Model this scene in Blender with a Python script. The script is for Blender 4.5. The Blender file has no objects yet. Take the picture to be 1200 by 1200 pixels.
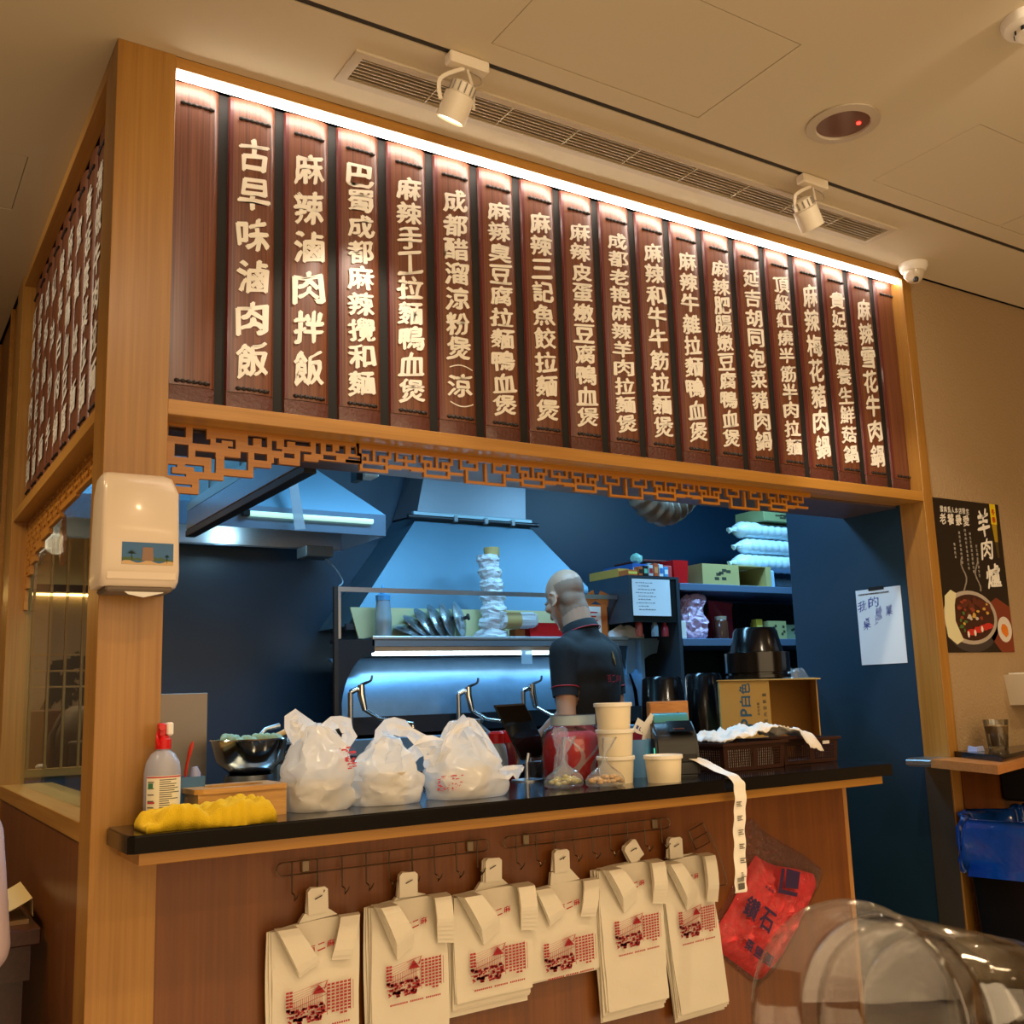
import bpy, bmesh, math, random
from mathutils import Vector, Matrix, noise
PI = math.pi
S = bpy.context.scene
COL = S.collection
random.seed(4)

# ------------------------------------------------------------------ camera, world, exposure
cam_d = bpy.data.cameras.new('camera'); cam = bpy.data.objects.new('camera', cam_d); COL.objects.link(cam)
S.camera = cam
cam_d.sensor_width = 36.0; cam_d.sensor_fit = 'HORIZONTAL'
cam_d.lens = 36.0*1203.83/1200.0
cam_d.shift_y = 11.99/1200.0
cam_d.clip_start = 0.02
_Rz = Matrix.Rotation(-0.5677, 3, 'Z'); _Rx = Matrix.Rotation(0.168, 3, 'X'); _Ry = Matrix.Rotation(0.0328, 3, 'Y')
_R = _Rz @ _Rx @ _Ry                                   # columns: right, forward, up
cam.matrix_world = Matrix.Translation((-0.4221, -2.3, 1.287)) @ (_R @ Matrix.Rotation(PI/2, 3, 'X')).to_4x4()

S.view_settings.view_transform = 'Standard'
S.view_settings.look = 'None'
S.view_settings.gamma = 1.0
S.view_settings.use_curve_mapping = False
S.view_settings.exposure = -0.14

W = bpy.data.worlds.new('world'); S.world = W; W.use_nodes = True
W.node_tree.nodes['Background'].inputs[0].default_value = (0.9, 0.62, 0.36, 1)
W.node_tree.nodes['Background'].inputs[1].default_value = 0.05

def lin(h):
    h = h.lstrip('#'); v = [int(h[i:i+2], 16)/255 for i in (0, 2, 4)]
    return tuple((c/12.92 if c <= .04045 else ((c+.055)/1.055)**2.4) for c in v) + (1,)

def light(name, kind, loc, rot, energy, color, size=0.3, size_y=None, spot=None, blend=.6):
    d = bpy.data.lights.new(name, kind); d.energy = energy; d.color = color
    if kind == 'AREA':
        d.size = size
        if size_y: d.shape = 'RECTANGLE'; d.size_y = size_y
    elif kind == 'SPOT':
        d.spot_size = spot; d.spot_blend = blend; d.shadow_soft_size = size
    else: d.shadow_soft_size = size
    o = bpy.data.objects.new(name, d); COL.objects.link(o); o.location = loc; o.rotation_euler = rot
    return o
WARM = (1.0, 0.73, 0.42); COOL = (0.27, 0.64, 1.0)
# dining room: recessed downlights and the glow of the room behind the camera
for i, (x, y, e) in enumerate([(-1.3, -1.35, 55), (0.35, -1.45, 48), (1.9, -1.45, 50), (3.4, -1.35, 50), (-1.3, -3.3, 50), (0.8, -3.3, 50), (2.6, -3.3, 50), (-.95, .95, 70), (.35, 3.35, 95), (-.9, -.15, 40), (-1.2, 3.2, 50)]):
    light('downlight', 'SPOT', (x, y, 2.80), (0, 0, 0), e, WARM, size=.04, spot=math.radians(125), blend=.7)
light('linear_lamp', 'AREA', (1.0, -2.75, 2.78), (0, 0, 0), 26, WARM, size=2.6, size_y=.05)
light('room_glow', 'AREA', (0.9, -4.2, 1.9), (math.radians(80), 0, 0), 64, WARM, size=5.0, size_y=1.6)
light('floor_bounce', 'AREA', (0.6, -2.2, 0.03), (PI, 0, 0), 68, (1.0, .73, .42), size=6, size_y=3.4)
def aimed(name, loc, at_, e, ang, col=(1, .86, .66), size=.04):
    o = light(name, 'SPOT', loc, (0, 0, 0), e, col, size=size, spot=math.radians(ang), blend=.9)
    o.rotation_euler = (Vector(at_)-Vector(loc)).to_track_quat('-Z', 'Y').to_euler()
aimed('track_spot', (1.75, -1.7, 2.78), (2.15, 0, 2.3), 46, 62); aimed('track_spot', (.2, -1.7, 2.78), (.75, 0, 2.35), 30, 62)
aimed('track_spot', (-1.5, .4, 2.78), (0, .9, 2.3), 60, 70)
light('muntin_fill', 'POINT', (.16, 1.78, 1.90), (0, 0, 0), 2.6, (1, .78, .5), size=.04)  # added fill that brightens the lattice muntins; no lamp hangs here
# kitchen: cold tubes on the kitchen ceiling
light('kitchen_tube', 'AREA', (1.75, .95, 2.66), (0, 0, 0), 38, COOL, size=1.3, size_y=.25)
light('kitchen_tube', 'AREA', (.34, 1.0, 2.66), (0, 0, 0), 12, COOL, size=.15, size_y=1.0)
light('kitchen_tube', 'AREA', (3.4, 1.15, 2.66), (0, 0, 0), 42, COOL, size=1.0, size_y=.25)

# ------------------------------------------------------------------ materials
MATS = {}
def newmat(name):
    m = bpy.data.materials.new(name); m.use_nodes = True
    nt = m.node_tree; b = nt.nodes['Principled BSDF']
    return m, nt, b
def P(name, col, rough=.5, metal=0, noise_amt=0, noise_scale=20, bump=0, bump_scale=60, spec=.5, emit=None, estr=0, coat=0, trans=0, alpha=1, stretch=(1, 1, 1), ior=None, sss=0):
    if name in MATS: return MATS[name]
    m, nt, b = newmat(name)
    c = lin(col) if isinstance(col, str) else col
    b.inputs['Base Color'].default_value = c
    b.inputs['Roughness'].default_value = rough; b.inputs['Metallic'].default_value = metal
    b.inputs['Specular IOR Level'].default_value = spec
    if coat: b.inputs['Coat Weight'].default_value = coat; b.inputs['Coat Roughness'].default_value = .1
    if trans: b.inputs['Transmission Weight'].default_value = trans
    if ior: b.inputs['IOR'].default_value = ior
    if alpha < 1: b.inputs['Alpha'].default_value = alpha
    if emit: b.inputs['Emission Color'].default_value = lin(emit) if isinstance(emit, str) else emit; b.inputs['Emission Strength'].default_value = estr
    if sss: b.inputs['Subsurface Weight'].default_value = sss; b.inputs['Subsurface Radius'].default_value = (.02, .012, .008)
    if noise_amt or bump:
        tc = nt.nodes.new('ShaderNodeTexCoord'); mp = nt.nodes.new('ShaderNodeMapping'); mp.inputs['Scale'].default_value = stretch
        nt.links.new(tc.outputs['Object'], mp.inputs['Vector'])
    if noise_amt:
        n = nt.nodes.new('ShaderNodeTexNoise'); n.inputs['Scale'].default_value = noise_scale; n.inputs['Detail'].default_value = 6
        nt.links.new(mp.outputs[0], n.inputs['Vector'])
        r = nt.nodes.new('ShaderNodeMix'); r.data_type = 'RGBA'
        r.inputs[6].default_value = tuple(max(0, x*(1-noise_amt)) for x in c[:3]) + (1,)
        r.inputs[7].default_value = tuple(min(1, x*(1+noise_amt)) for x in c[:3]) + (1,)
        nt.links.new(n.outputs['Fac'], r.inputs[0]); nt.links.new(r.outputs[2], b.inputs['Base Color'])
    if bump:
        n2 = nt.nodes.new('ShaderNodeTexNoise'); n2.inputs['Scale'].default_value = bump_scale; n2.inputs['Detail'].default_value = 4
        nt.links.new(mp.outputs[0], n2.inputs['Vector'])
        bp = nt.nodes.new('ShaderNodeBump'); bp.inputs['Strength'].default_value = bump; bp.inputs['Distance'].default_value = .004
        nt.links.new(n2.outputs['Fac'], bp.inputs['Height']); nt.links.new(bp.outputs[0], b.inputs['Normal'])
    MATS[name] = m; return m

def wood(name, dark, light_, grain='Z', rough=.38, scale=1.0, coat=.25):
    """veneer: long fine fibres along the grain plus slow colour drift"""
    if name in MATS: return MATS[name]
    m, nt, b = newmat(name); N = nt.nodes; L = nt.links
    tc = N.new('ShaderNodeTexCoord'); mp = N.new('ShaderNodeMapping'); mp2 = N.new('ShaderNodeMapping')
    s = {'Z': (60, 60, 1.2), 'X': (1.2, 60, 60), 'Y': (60, 1.2, 60)}[grain]
    s2 = {'Z': (9, 9, .5), 'X': (.5, 9, 9), 'Y': (9, .5, 9)}[grain]
    mp.inputs['Scale'].default_value = tuple(k*scale for k in s); mp2.inputs['Scale'].default_value = tuple(k*scale for k in s2)
    L.new(tc.outputs['Object'], mp.inputs['Vector']); L.new(tc.outputs['Object'], mp2.inputs['Vector'])
    n1 = N.new('ShaderNodeTexNoise'); n1.inputs['Scale'].default_value = 2; n1.inputs['Detail'].default_value = 5; n1.inputs['Distortion'].default_value = .25
    n2 = N.new('ShaderNodeTexNoise'); n2.inputs['Scale'].default_value = 2; n2.inputs['Detail'].default_value = 3
    L.new(mp.outputs[0], n1.inputs['Vector']); L.new(mp2.outputs[0], n2.inputs['Vector'])
    mx = N.new('ShaderNodeMath'); mx.operation = 'MULTIPLY_ADD'; mx.inputs[1].default_value = .5
    L.new(n1.outputs['Fac'], mx.inputs[0])
    h = N.new('ShaderNodeMath'); h.operation = 'MULTIPLY'; h.inputs[1].default_value = .5
    L.new(n2.outputs['Fac'], h.inputs[0]); L.new(h.outputs[0], mx.inputs[2])
    r = N.new('ShaderNodeValToRGB'); r.color_ramp.elements[0].position = .32; r.color_ramp.elements[1].position = .68
    r.color_ramp.elements[0].color = lin(dark); r.color_ramp.elements[1].color = lin(light_)
    L.new(mx.outputs[0], r.inputs[0]); L.new(r.outputs[0], b.inputs['Base Color'])
    b.inputs['Roughness'].default_value = rough
    b.inputs['Coat Weight'].default_value = coat; b.inputs['Coat Roughness'].default_value = .25
    MATS[name] = m; return m

M_OAK = wood('oak_upright', '#8f6020', '#ae7e38', 'Z')
M_OAKX = wood('oak_along_x', '#9c6a26', '#ba863c', 'X')
M_OAKY = wood('oak_along_y', '#9c6a26', '#ba863c', 'Y')
M_PANEL = wood('panel_veneer', '#64350c', '#7e4712', 'Z', rough=.42)
M_DKWOOD = wood('dark_table', '#3a1c12', '#54291a', 'Y', rough=.3)
M_CEIL = P('ceiling_paint', '#c8b89a', .9, bump=.05, bump_scale=300)
M_WALLB = P('beige_wallpaper', '#a58b68', .5, bump=.8, bump_scale=110, noise_amt=.05, noise_scale=120)
M_NAVY = P('navy_paint', '#16344a', .42, noise_amt=.12, noise_scale=5, bump=.1, bump_scale=200)
M_STEEL = P('brushed_steel', '#b9bec2', .33, metal=1, noise_amt=.1, noise_scale=30, stretch=(1, 1, 8))
M_STEELD = P('dark_steel', '#585c60', .4, metal=1)
M_CHROME = P('chrome', '#d6dadd', .12, metal=1)
M_STEELP = P('painted_steel_sheet', '#6f8ba2', .38, metal=.55, noise_amt=.12, noise_scale=4)
M_BLACK = P('black_plastic', '#0b0b0c', .35)
M_BLACKM = P('black_matt', '#101011', .8)
M_STONE = P('black_stone', '#0c0d0f', .14, noise_amt=.3, noise_scale=300)
M_WHITE = P('white_plastic', '#e6ded0', .35)
M_WHITEW = P('white_matt', '#e8e6e0', .7)
M_BROWN = P('brown_basket', '#3a2018', .4)
M_RED = P('red_plastic', '#c81418', .3)
M_FLOOR = P('floor_tile', '#6b5440', .35, noise_amt=.12, noise_scale=6)

# ------------------------------------------------------------------ geometry helpers
def bm_(): return bmesh.new()
def box(bm, x0, x1, y0, y1, z0, z1, bev=0, seg=1):
    r = bmesh.ops.create_cube(bm, size=1)
    vs = r['verts']
    for v in vs:
        v.co = Vector((x0+(v.co.x+.5)*(x1-x0), y0+(v.co.y+.5)*(y1-y0), z0+(v.co.z+.5)*(z1-z0)))
    if bev:
        es = list({e for v in vs for e in v.link_edges})
        bmesh.ops.bevel(bm, geom=es, offset=bev, segments=seg, affect='EDGES', profile=.5)
    return bm
def hexa(bm, b4, t4):
    """a solid from four bottom and four top points"""
    vs = [bm.verts.new(p) for p in list(b4)+list(t4)]
    for f in [(3, 2, 1, 0), (4, 5, 6, 7), (0, 1, 5, 4), (1, 2, 6, 5), (2, 3, 7, 6), (3, 0, 4, 7)]:
        bm.faces.new([vs[i] for i in f])
    return bm
def prism(bm, poly, d0, d1, plane='XZ'):
    """extrude a 2D outline: plane XZ -> along Y, YZ -> along X, XY -> along Z"""
    def mp(u, v, d): return {'XZ': (u, d, v), 'YZ': (d, u, v), 'XY': (u, v, d)}[plane]
    a = [bm.verts.new(mp(u, v, d0)) for u, v in poly]; b = [bm.verts.new(mp(u, v, d1)) for u, v in poly]
    n = len(poly)
    try:
        bm.faces.new(a[::-1]); bm.faces.new(b)
        for i in range(n): bm.faces.new((a[i], a[(i+1) % n], b[(i+1) % n], b[i]))
    except ValueError: pass
    return bm
def frames(path):
    out = []; n = len(path); up = Vector((0, 0, 1))
    for i in range(n):
        t = (path[min(i+1, n-1)] - path[max(i-1, 0)]).normalized()
        if i == 0:
            ref = up if abs(t.z) < .95 else Vector((1, 0, 0))
            s = t.cross(ref).normalized()
        else:
            s = (s - t*s.dot(t))
            s = s.normalized() if s.length > 1e-6 else t.cross(Vector((1, 0, .1))).normalized()
        out.append((t, s, t.cross(s)))
    return out
def tube(bm, path, r, n=8, cap=True, flat=1.0):
    path = [Vector(p) for p in path]
    rs = r if isinstance(r, (list, tuple)) else [r]*len(path)
    rings = []
    for p, (t, s, u), rr in zip(path, frames(path), rs):
        rings.append([bm.verts.new(p + s*rr*math.cos(2*PI*k/n) + u*rr*flat*math.sin(2*PI*k/n)) for k in range(n)])
    for a, b in zip(rings, rings[1:]):
        for k in range(n): bm.faces.new((a[k], a[(k+1) % n], b[(k+1) % n], b[k]))
    if cap: bm.faces.new(rings[0][::-1]); bm.faces.new(rings[-1])
    return bm
def lathe(bm, prof, c=(0, 0, 0), n=28, axis='Z', close=False, M=None):
    """revolve (radius, height) pairs about an axis through c"""
    rings = []
    for r, h in prof:
        ring = []
        for k in range(n):
            a = 2*PI*k/n
            p = Vector((r*math.cos(a), r*math.sin(a), h))
            if axis == 'X': p = Vector((p.z, p.x, p.y))
            if axis == 'Y': p = Vector((p.x, p.z, -p.y))
            if M: p = M @ p
            ring.append(bm.verts.new(Vector(c)+p))
        rings.append(ring)
    for a, b in zip(rings, rings[1:]):
        for k in range(n): bm.faces.new((a[k], a[(k+1) % n], b[(k+1) % n], b[k]))
    if close == 'ends' or close is False:
        if prof[0][0] > 1e-5: bm.faces.new(rings[0][::-1])
        if prof[-1][0] > 1e-5: bm.faces.new(rings[-1])
    elif close == 'loop':
        a, b = rings[-1], rings[0]
        for k in range(n): bm.faces.new((a[k], a[(k+1) % n], b[(k+1) % n], b[k]))
    return bm
def loft(bm, rings, cap=True, cyc=True):
    R = [[bm.verts.new(p) for p in ring] for ring in rings]
    n = len(R[0])
    for a, b in zip(R, R[1:]):
        for k in range(n if cyc else n-1): bm.faces.new((a[k], a[(k+1) % n], b[(k+1) % n], b[k]))
    if cap and cyc: bm.faces.new(R[0][::-1]); bm.faces.new(R[-1])
    return bm
def plate(bm, us, vs, filled, w0, w1, mp):
    """a fretted plate: the cells of the grid us x vs for which filled(u, v) holds, w0..w1 thick, mapped by mp(u, v, w)"""
    us = sorted(set(round(u, 4) for u in us)); vs = sorted(set(round(v, 4) for v in vs))
    nu, nv = len(us)-1, len(vs)-1
    F = [[filled((us[i]+us[i+1])/2, (vs[j]+vs[j+1])/2) for j in range(nv)] for i in range(nu)]
    V = {}
    def g(i, j, w):
        k = (i, j, w)
        if k not in V: V[k] = bm.verts.new(mp(us[i], vs[j], w0 if w == 0 else w1))
        return V[k]
    for i in range(nu):
        for j in range(nv):
            if not F[i][j]: continue
            bm.faces.new((g(i, j, 0), g(i+1, j, 0), g(i+1, j+1, 0), g(i, j+1, 0)))
            bm.faces.new((g(i, j, 1), g(i, j+1, 1), g(i+1, j+1, 1), g(i+1, j, 1)))
            if i == 0 or not F[i-1][j]: bm.faces.new((g(i, j, 0), g(i, j+1, 0), g(i, j+1, 1), g(i, j, 1)))
            if i == nu-1 or not F[i+1][j]: bm.faces.new((g(i+1, j, 0), g(i+1, j, 1), g(i+1, j+1, 1), g(i+1, j+1, 0)))
            if j == 0 or not F[i][j-1]: bm.faces.new((g(i, j, 0), g(i, j, 1), g(i+1, j, 1), g(i+1, j, 0)))
            if j == nv-1 or not F[i][j+1]: bm.faces.new((g(i, j+1, 0), g(i+1, j+1, 0), g(i+1, j+1, 1), g(i, j+1, 1)))
    return bm
def spline(pts, n=8):
    pts = [Vector(p) for p in pts]; out = []
    for i in range(len(pts)-1):
        p0 = pts[max(i-1, 0)]; p1 = pts[i]; p2 = pts[i+1]; p3 = pts[min(i+2, len(pts)-1)]
        for k in range(n):
            t = k/n
            out.append(.5*((2*p1)+(p2-p0)*t+(2*p0-5*p1+4*p2-p3)*t*t+(3*p1-p0-3*p2+p3)*t**3))
    out.append(pts[-1]); return out

WL = {}
def wloc(o): return WL.get(o.name, Vector((0, 0, 0)))
def obj(name, bm, mat, parent=None, smooth=False, recalc=True):
    """link a bmesh given in world coordinates as one object"""
    me = bpy.data.meshes.new(name)
    if isinstance(bm, bpy.types.Mesh): me = bm
    else:
        if recalc: bmesh.ops.recalc_face_normals(bm, faces=bm.faces)
        bm.to_mesh(me); bm.free()
    if mat: me.materials.clear(); me.materials.append(mat)
    if smooth:
        me.polygons.foreach_set('use_smooth', [True]*len(me.polygons))
        if smooth != 'full': me.set_sharp_from_angle(angle=math.radians(40))
    o = bpy.data.objects.new(name, me); COL.objects.link(o)
    if parent:
        o.parent = parent; L = wloc(parent)
        if L.length: me.transform(Matrix.Translation(-L))
        WL[o.name] = L
    return o
def tag(o, label, cat, group=None, kind=None):
    if label: o['label'] = label
    if cat: o['category'] = cat
    if group: o['group'] = group
    if kind: o['kind'] = kind
    return o
def thing(name, label, cat, loc=(0, 0, 0), group=None):
    o = bpy.data.objects.new(name, None); COL.objects.link(o); o.location = loc; o.empty_display_size = .05
    WL[o.name] = Vector(loc)
    return tag(o, label, cat, group)
def struct(name, bm, mat, **k):
    o = obj(name, bm, mat, **k); o['kind'] = 'structure'; return o
def quick(name, bm, mat, label, cat, group=None, **k):
    return tag(obj(name, bm, mat, **k), label, cat, group)

# lettering: brush-like glyph meshes, one mesh per character, cached
GL = {}
def glyph(ch, bold=.03):
    key = ch
    if key in GL: return GL[key]
    cu = bpy.data.curves.new('glyph', 'FONT'); cu.body = ch; cu.size = 1; cu.offset = 0; cu.resolution_u = 3
    cu.align_x = 'LEFT'; cu.fill_mode = 'FRONT' if hasattr(cu, 'fill_mode') else cu.fill_mode
    o = bpy.data.objects.new('glyph', cu); COL.objects.link(o)
    dg = bpy.context.evaluated_depsgraph_get()
    me = bpy.data.meshes.new_from_object(o.evaluated_get(dg))
    vs = [v.co.copy() for v in me.vertices]; fs = [tuple(p.vertices) for p in me.polygons]
    bpy.data.objects.remove(o); bpy.data.curves.remove(cu); bpy.data.meshes.remove(me)
    if vs:
        x0 = min(v.x for v in vs); x1 = max(v.x for v in vs); y0 = min(v.y for v in vs); y1 = max(v.y for v in vs)
    else: x0 = x1 = y0 = y1 = 0
    GL[key] = (vs, fs, x0, x1, y0, y1); return GL[key]
def put_char(bm, ch, mp, w, h, bold=.03, brush=0.0, seed=0, fit=True):
    """the glyph fitted into a w x h box centred on 0; mp(u, v) gives the world point"""
    vs, fs, x0, x1, y0, y1 = glyph(ch, bold)
    if not fs: return
    cx, cy = (x0+x1)/2, (y0+y1)/2
    sx = w/max(x1-x0, .5 if fit else 1e-3); sy = h/max(y1-y0, .5 if fit else 1e-3)
    rnd = random.Random(seed*7919+ord(ch)); a = rnd.uniform(-.05, .05)*(brush > 0)
    shifts = [(0, 0)] if not bold else [(bold, .3*bold), (-bold, -.3*bold), (.2*bold, bold*.8), (-.2*bold, -.8*bold)]
    o0 = Vector(mp(0, 0)); nn = (Vector(mp(1, 0))-o0).cross(Vector(mp(0, 1))-o0).normalized()
    for ks, (su, st) in enumerate(shifts):
      nv = []
      for v in vs:
        u, t = v.x-cx, v.y-cy
        if brush:
            t2 = t + .13*u*brush
            q = Vector((u*3.1, t*3.1, seed*.77+ord(ch) % 17))
            d = noise.noise_vector(q)*.055*brush; d2 = noise.noise_vector(q*3.3)*.022*brush
            u, t = u+d.x+d2.x, t2+d.y+d2.y
            u, t = u*math.cos(a)-t*math.sin(a), u*math.sin(a)+t*math.cos(a)
        nv.append(bm.verts.new(Vector(mp((u+su)*sx, (t+st)*sy))+nn*(.00018*ks)))
      for f in fs:
        try: bm.faces.new([nv[i] for i in f])
        except ValueError: pass
def text_line(bm, s, mp, size, bold=.02, adv=1.0, brush=0, vertical=False, seed=0):
    """a row (or a column) of characters starting at (0, 0)"""
    p = 0
    for i, ch in enumerate(s):
        if ch == ' ': p += size*.4*adv; continue
        latin = ord(ch) < 256
        wd = size*(.56 if latin else .92)
        if vertical: put_char(bm, ch, lambda u, v, p=p: mp(u, v-p-size/2), wd, size*.88, bold, brush, seed+i)
        else: put_char(bm, ch, lambda u, v, p=p: mp(u+p+wd/2, v), wd, size*.88 if not latin else size*.72, bold, brush, seed+i)
        p += (size*adv if (vertical or not latin) else size*.64*adv)
    return p

# ================================================================== THE SETTING
CZ = 2.827
# floor
bm = bm_(); box(bm, -4, 6, -5, 6, -.05, 0); struct('floor', bm, M_FLOOR)
# dining ceiling with holes for hatches, vent, track
HATCH = [(0.766, 1.426, -.782, -.413), (2.145, 2.806, -.782, -.415), (-.60, -.104, .664, 1.028), (2.815, 3.4, -.782, -.415)]
VENT = (0.508, 2.490, -.225, -.110)
us = [-4, 6]; vs = [-5, 0.0, 6]
for a, b, c, d in HATCH+[VENT]: us += [a, b]; vs += [c, d]
us += [0, -.0]; vs += [2.55]
def ceil_fill(u, v):
    for a, b, c, d in HATCH+[VENT]:
        if a < u < b and c < v < d: return False
    return not (u > 0 and 0 < v < 2.55)
us.append(0.0); vs += [-.345, -.325]
def cf(u, v): return ceil_fill(u, v) and not (-.345 < v < -.325)
bm = bm_(); plate(bm, us, vs, cf, CZ, CZ+.02, lambda u, v, w: (u, v, w)); ceil = struct('ceiling', bm, M_CEIL)
bm = bm_(); box(bm, -4, 6, -.36, -.31, CZ+.02, CZ+.024); box(bm, -4, 6, -5, 6, CZ+.1, CZ+.12); obj('ceiling_void', bm, M_BLACKM, ceil)
for a, b, c, d in HATCH:
    bm = bm_(); g = .0022; box(bm, a+g, b-g, c+g, d-g, CZ+.0006, CZ+.012); obj('access_hatch', bm, M_CEIL, ceil)
# kitchen ceiling
bm = bm_(); box(bm, 0.1, 6, .37, 2.5, 2.70, 2.72); o = struct('ceiling_kitchen', bm, P('kitchen_ceiling', '#39506a', .6)); o.name = 'ceiling'
# walls of the dining room (mostly outside the frame)
bm = bm_(); box(bm, -4, 6, -5.1, -5, 0, CZ); struct('wall_front', bm, M_WALLB)
bm = bm_(); box(bm, -4.1, -4, -5, 6, 0, CZ); struct('wall_left', bm, M_WALLB)
bm = bm_(); box(bm, 5.0, 5.1, -5, 0, 0, CZ); struct('wall_east', bm, M_WALLB)
bm = bm_(); box(bm, 2.886, 5.0, .012, .10, 0, CZ); struct('wall_right', bm, M_WALLB)
# kitchen walls
bm = bm_(); box(bm, .56, 6, 2.3, 2.36, 0, 2.7); struct('wall_back', bm, M_NAVY)
bm = bm_(); box(bm, 2.832, 2.95, .106, .665, 0, 2.6); struct('wall_side', bm, M_NAVY)
bm = bm_(); box(bm, 5.4, 5.45, .1, 2.3, 0, 2.7); struct('wall_kitchen_east', bm, M_NAVY)
# dining room seen through the far window
bm = bm_(); box(bm, -4, 3, 4.5, 4.6, 0, 2.0); struct('wall_north', bm, P('taupe_wall', '#8d7a68', .7))
bm = bm_(); box(bm, -4, 3, 4.44, 4.6, 2.045, CZ); struct('wall_north_upper', bm, P('cream_wall', '#cfc9a4', .7))
bm = bm_(); box(bm, -4, 3, 4.40, 4.6, 1.999, 2.045); struct('trim_5', bm, P('dark_trim', '#453637', .6))
bm = bm_(); box(bm, -2, 2.5, 4.47, 4.495, 1.985, 1.998); quick('led_strip', bm, P('warm_led', '#ffffff', .5, emit='#ffd27a', estr=9), 'warm light strip glowing along the far dining wall', 'light')
bm = bm_()
for i, ch in enumerate('麻辣'): put_char(bm, ch, lambda u, v, i=i: (.70+u, 4.497, 1.47+v-.0-i*.36), .30, .32, .06, 1, 3+i)
quick('wall_lettering', bm, P('wall_ink', '#23272b', .6), 'large dark brushed characters on the taupe wall beyond the lattice window', 'lettering')
bm = bm_(); box(bm, .1, 2.4, 4.2, 4.38, .3, 1.30, .01)
quick('bench', bm, P('brown_bench', '#5a3a2c', .6), 'brown padded bench along the far dining wall', 'bench')

# the timber frame of the front
PW = .1337
bm = bm_(); box(bm, 0, PW, -.004, .12, 0, CZ, .001); struct('trim_1', bm, M_OAK)
bm = bm_(); box(bm, PW, 2.885, .002, .045, 2.797, CZ); struct('trim_2', bm, M_OAKX)
bm = bm_(); box(bm, PW, 2.8285, 0, .06, 1.9405, 1.976, .0015); box(bm, PW, 2.8285, .04, .372, 1.944, 1.962); struct('trim_3', bm, M_OAKX)
bm = bm_(); box(bm, 2.8285, 2.8702, 0, .106, 0, 2.797, .0012); box(bm, 2.8702, 2.886, .006, .1, 0, CZ); struct('trim_4', bm, M_OAK)
# bulkhead above the opening: back of the header and its dark underside
bm = bm_(); box(bm, PW, 2.95, .10, .37, 1.962, 2.80); struct('wall_header', bm, P('bulkhead', '#3f3a40', .5))
bm = bm_(); box(bm, PW, 2.95, .125, .372, 1.936, 1.9437); obj('soffit', bm, P('soffit_laminate', '#54474a', .35), bpy.data.objects['wall_header'])
# left side of the stall
bm = bm_(); box(bm, 0, .035, .12, 1.62, CZ-.035, CZ); struct('trim_6', bm, M_OAKY)
bm = bm_(); box(bm, 0, .12, .12, 1.56, 1.9335, 1.968, .0015); struct('trim_7', bm, M_OAKY)
bm = bm_(); box(bm, 0, .16, .12, 1.56, 1.010, 1.052, .0015); struct('trim_8', bm, M_OAKY)
bm = bm_(); box(bm, -.004, .072, 1.555, 1.70, 0, CZ, .001); struct('trim_9', bm, M_OAK)
bm = bm_(); box(bm, .01, .05, 1.70, 4.5, 0, CZ); o = struct('wall_west', bm, M_OAK)
for yy in (1.9, 2.35, 2.9, 3.5):
    bm = bm_(); box(bm, -.004, .012, yy, yy+.012, 0, CZ-.001); obj('seam_strip', bm, M_OAKY, o)
bm = bm_(); box(bm, .004, .05, .12, 1.56, 0, 1.010); struct('wall_lower_left', bm, M_PANEL)

# ------------------------------------------------------------------ menu boards
def plank_mat(name, base_d, base_l, edge):
    m, nt, b = newmat(name); N = nt.nodes; L = nt.links
    tc = N.new('ShaderNodeTexCoord'); mp = N.new('ShaderNodeMapping'); mp.inputs['Scale'].default_value = (140, 140, 1.5)
    L.new(tc.outputs['Object'], mp.inputs['Vector'])
    n1 = N.new('ShaderNodeTexNoise'); n1.inputs['Scale'].default_value = 1.5; n1.inputs['Detail'].default_value = 4
    L.new(mp.outputs[0], n1.inputs['Vector'])
    r = N.new('ShaderNodeValToRGB'); r.color_ramp.elements[0].position = .3; r.color_ramp.elements[1].position = .7
    r.color_ramp.elements[0].color = lin(base_d); r.color_ramp.elements[1].color = lin(base_l)
    L.new(n1.outputs['Fac'], r.inputs[0]); L.new(r.outputs[0], b.inputs['Base Color'])
    b.inputs['Roughness'].default_value = .42; b.inputs['Coat Weight'].default_value = .35; b.inputs['Coat Roughness'].default_value = .3
    return m
M_PLANK = plank_mat('menu_plank', '#52281a', '#7e4a2e', None)
M_PLANKR = P('plank_red_edge', '#5a1a18', .45, coat=.3)
M_PLANKC = P('plank_carving', '#5a2c20', .5, bump=1.0, bump_scale=90, coat=.2)
M_JOINT = P('plank_joint', '#100c0a', .75)
M_INK = P('menu_lettering', '#efe8da', .5)
M_ORN = P('plank_ornament', '#1c1210', .5); M_ORN2 = P('ornament_bead', '#5b4436', .5)
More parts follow.
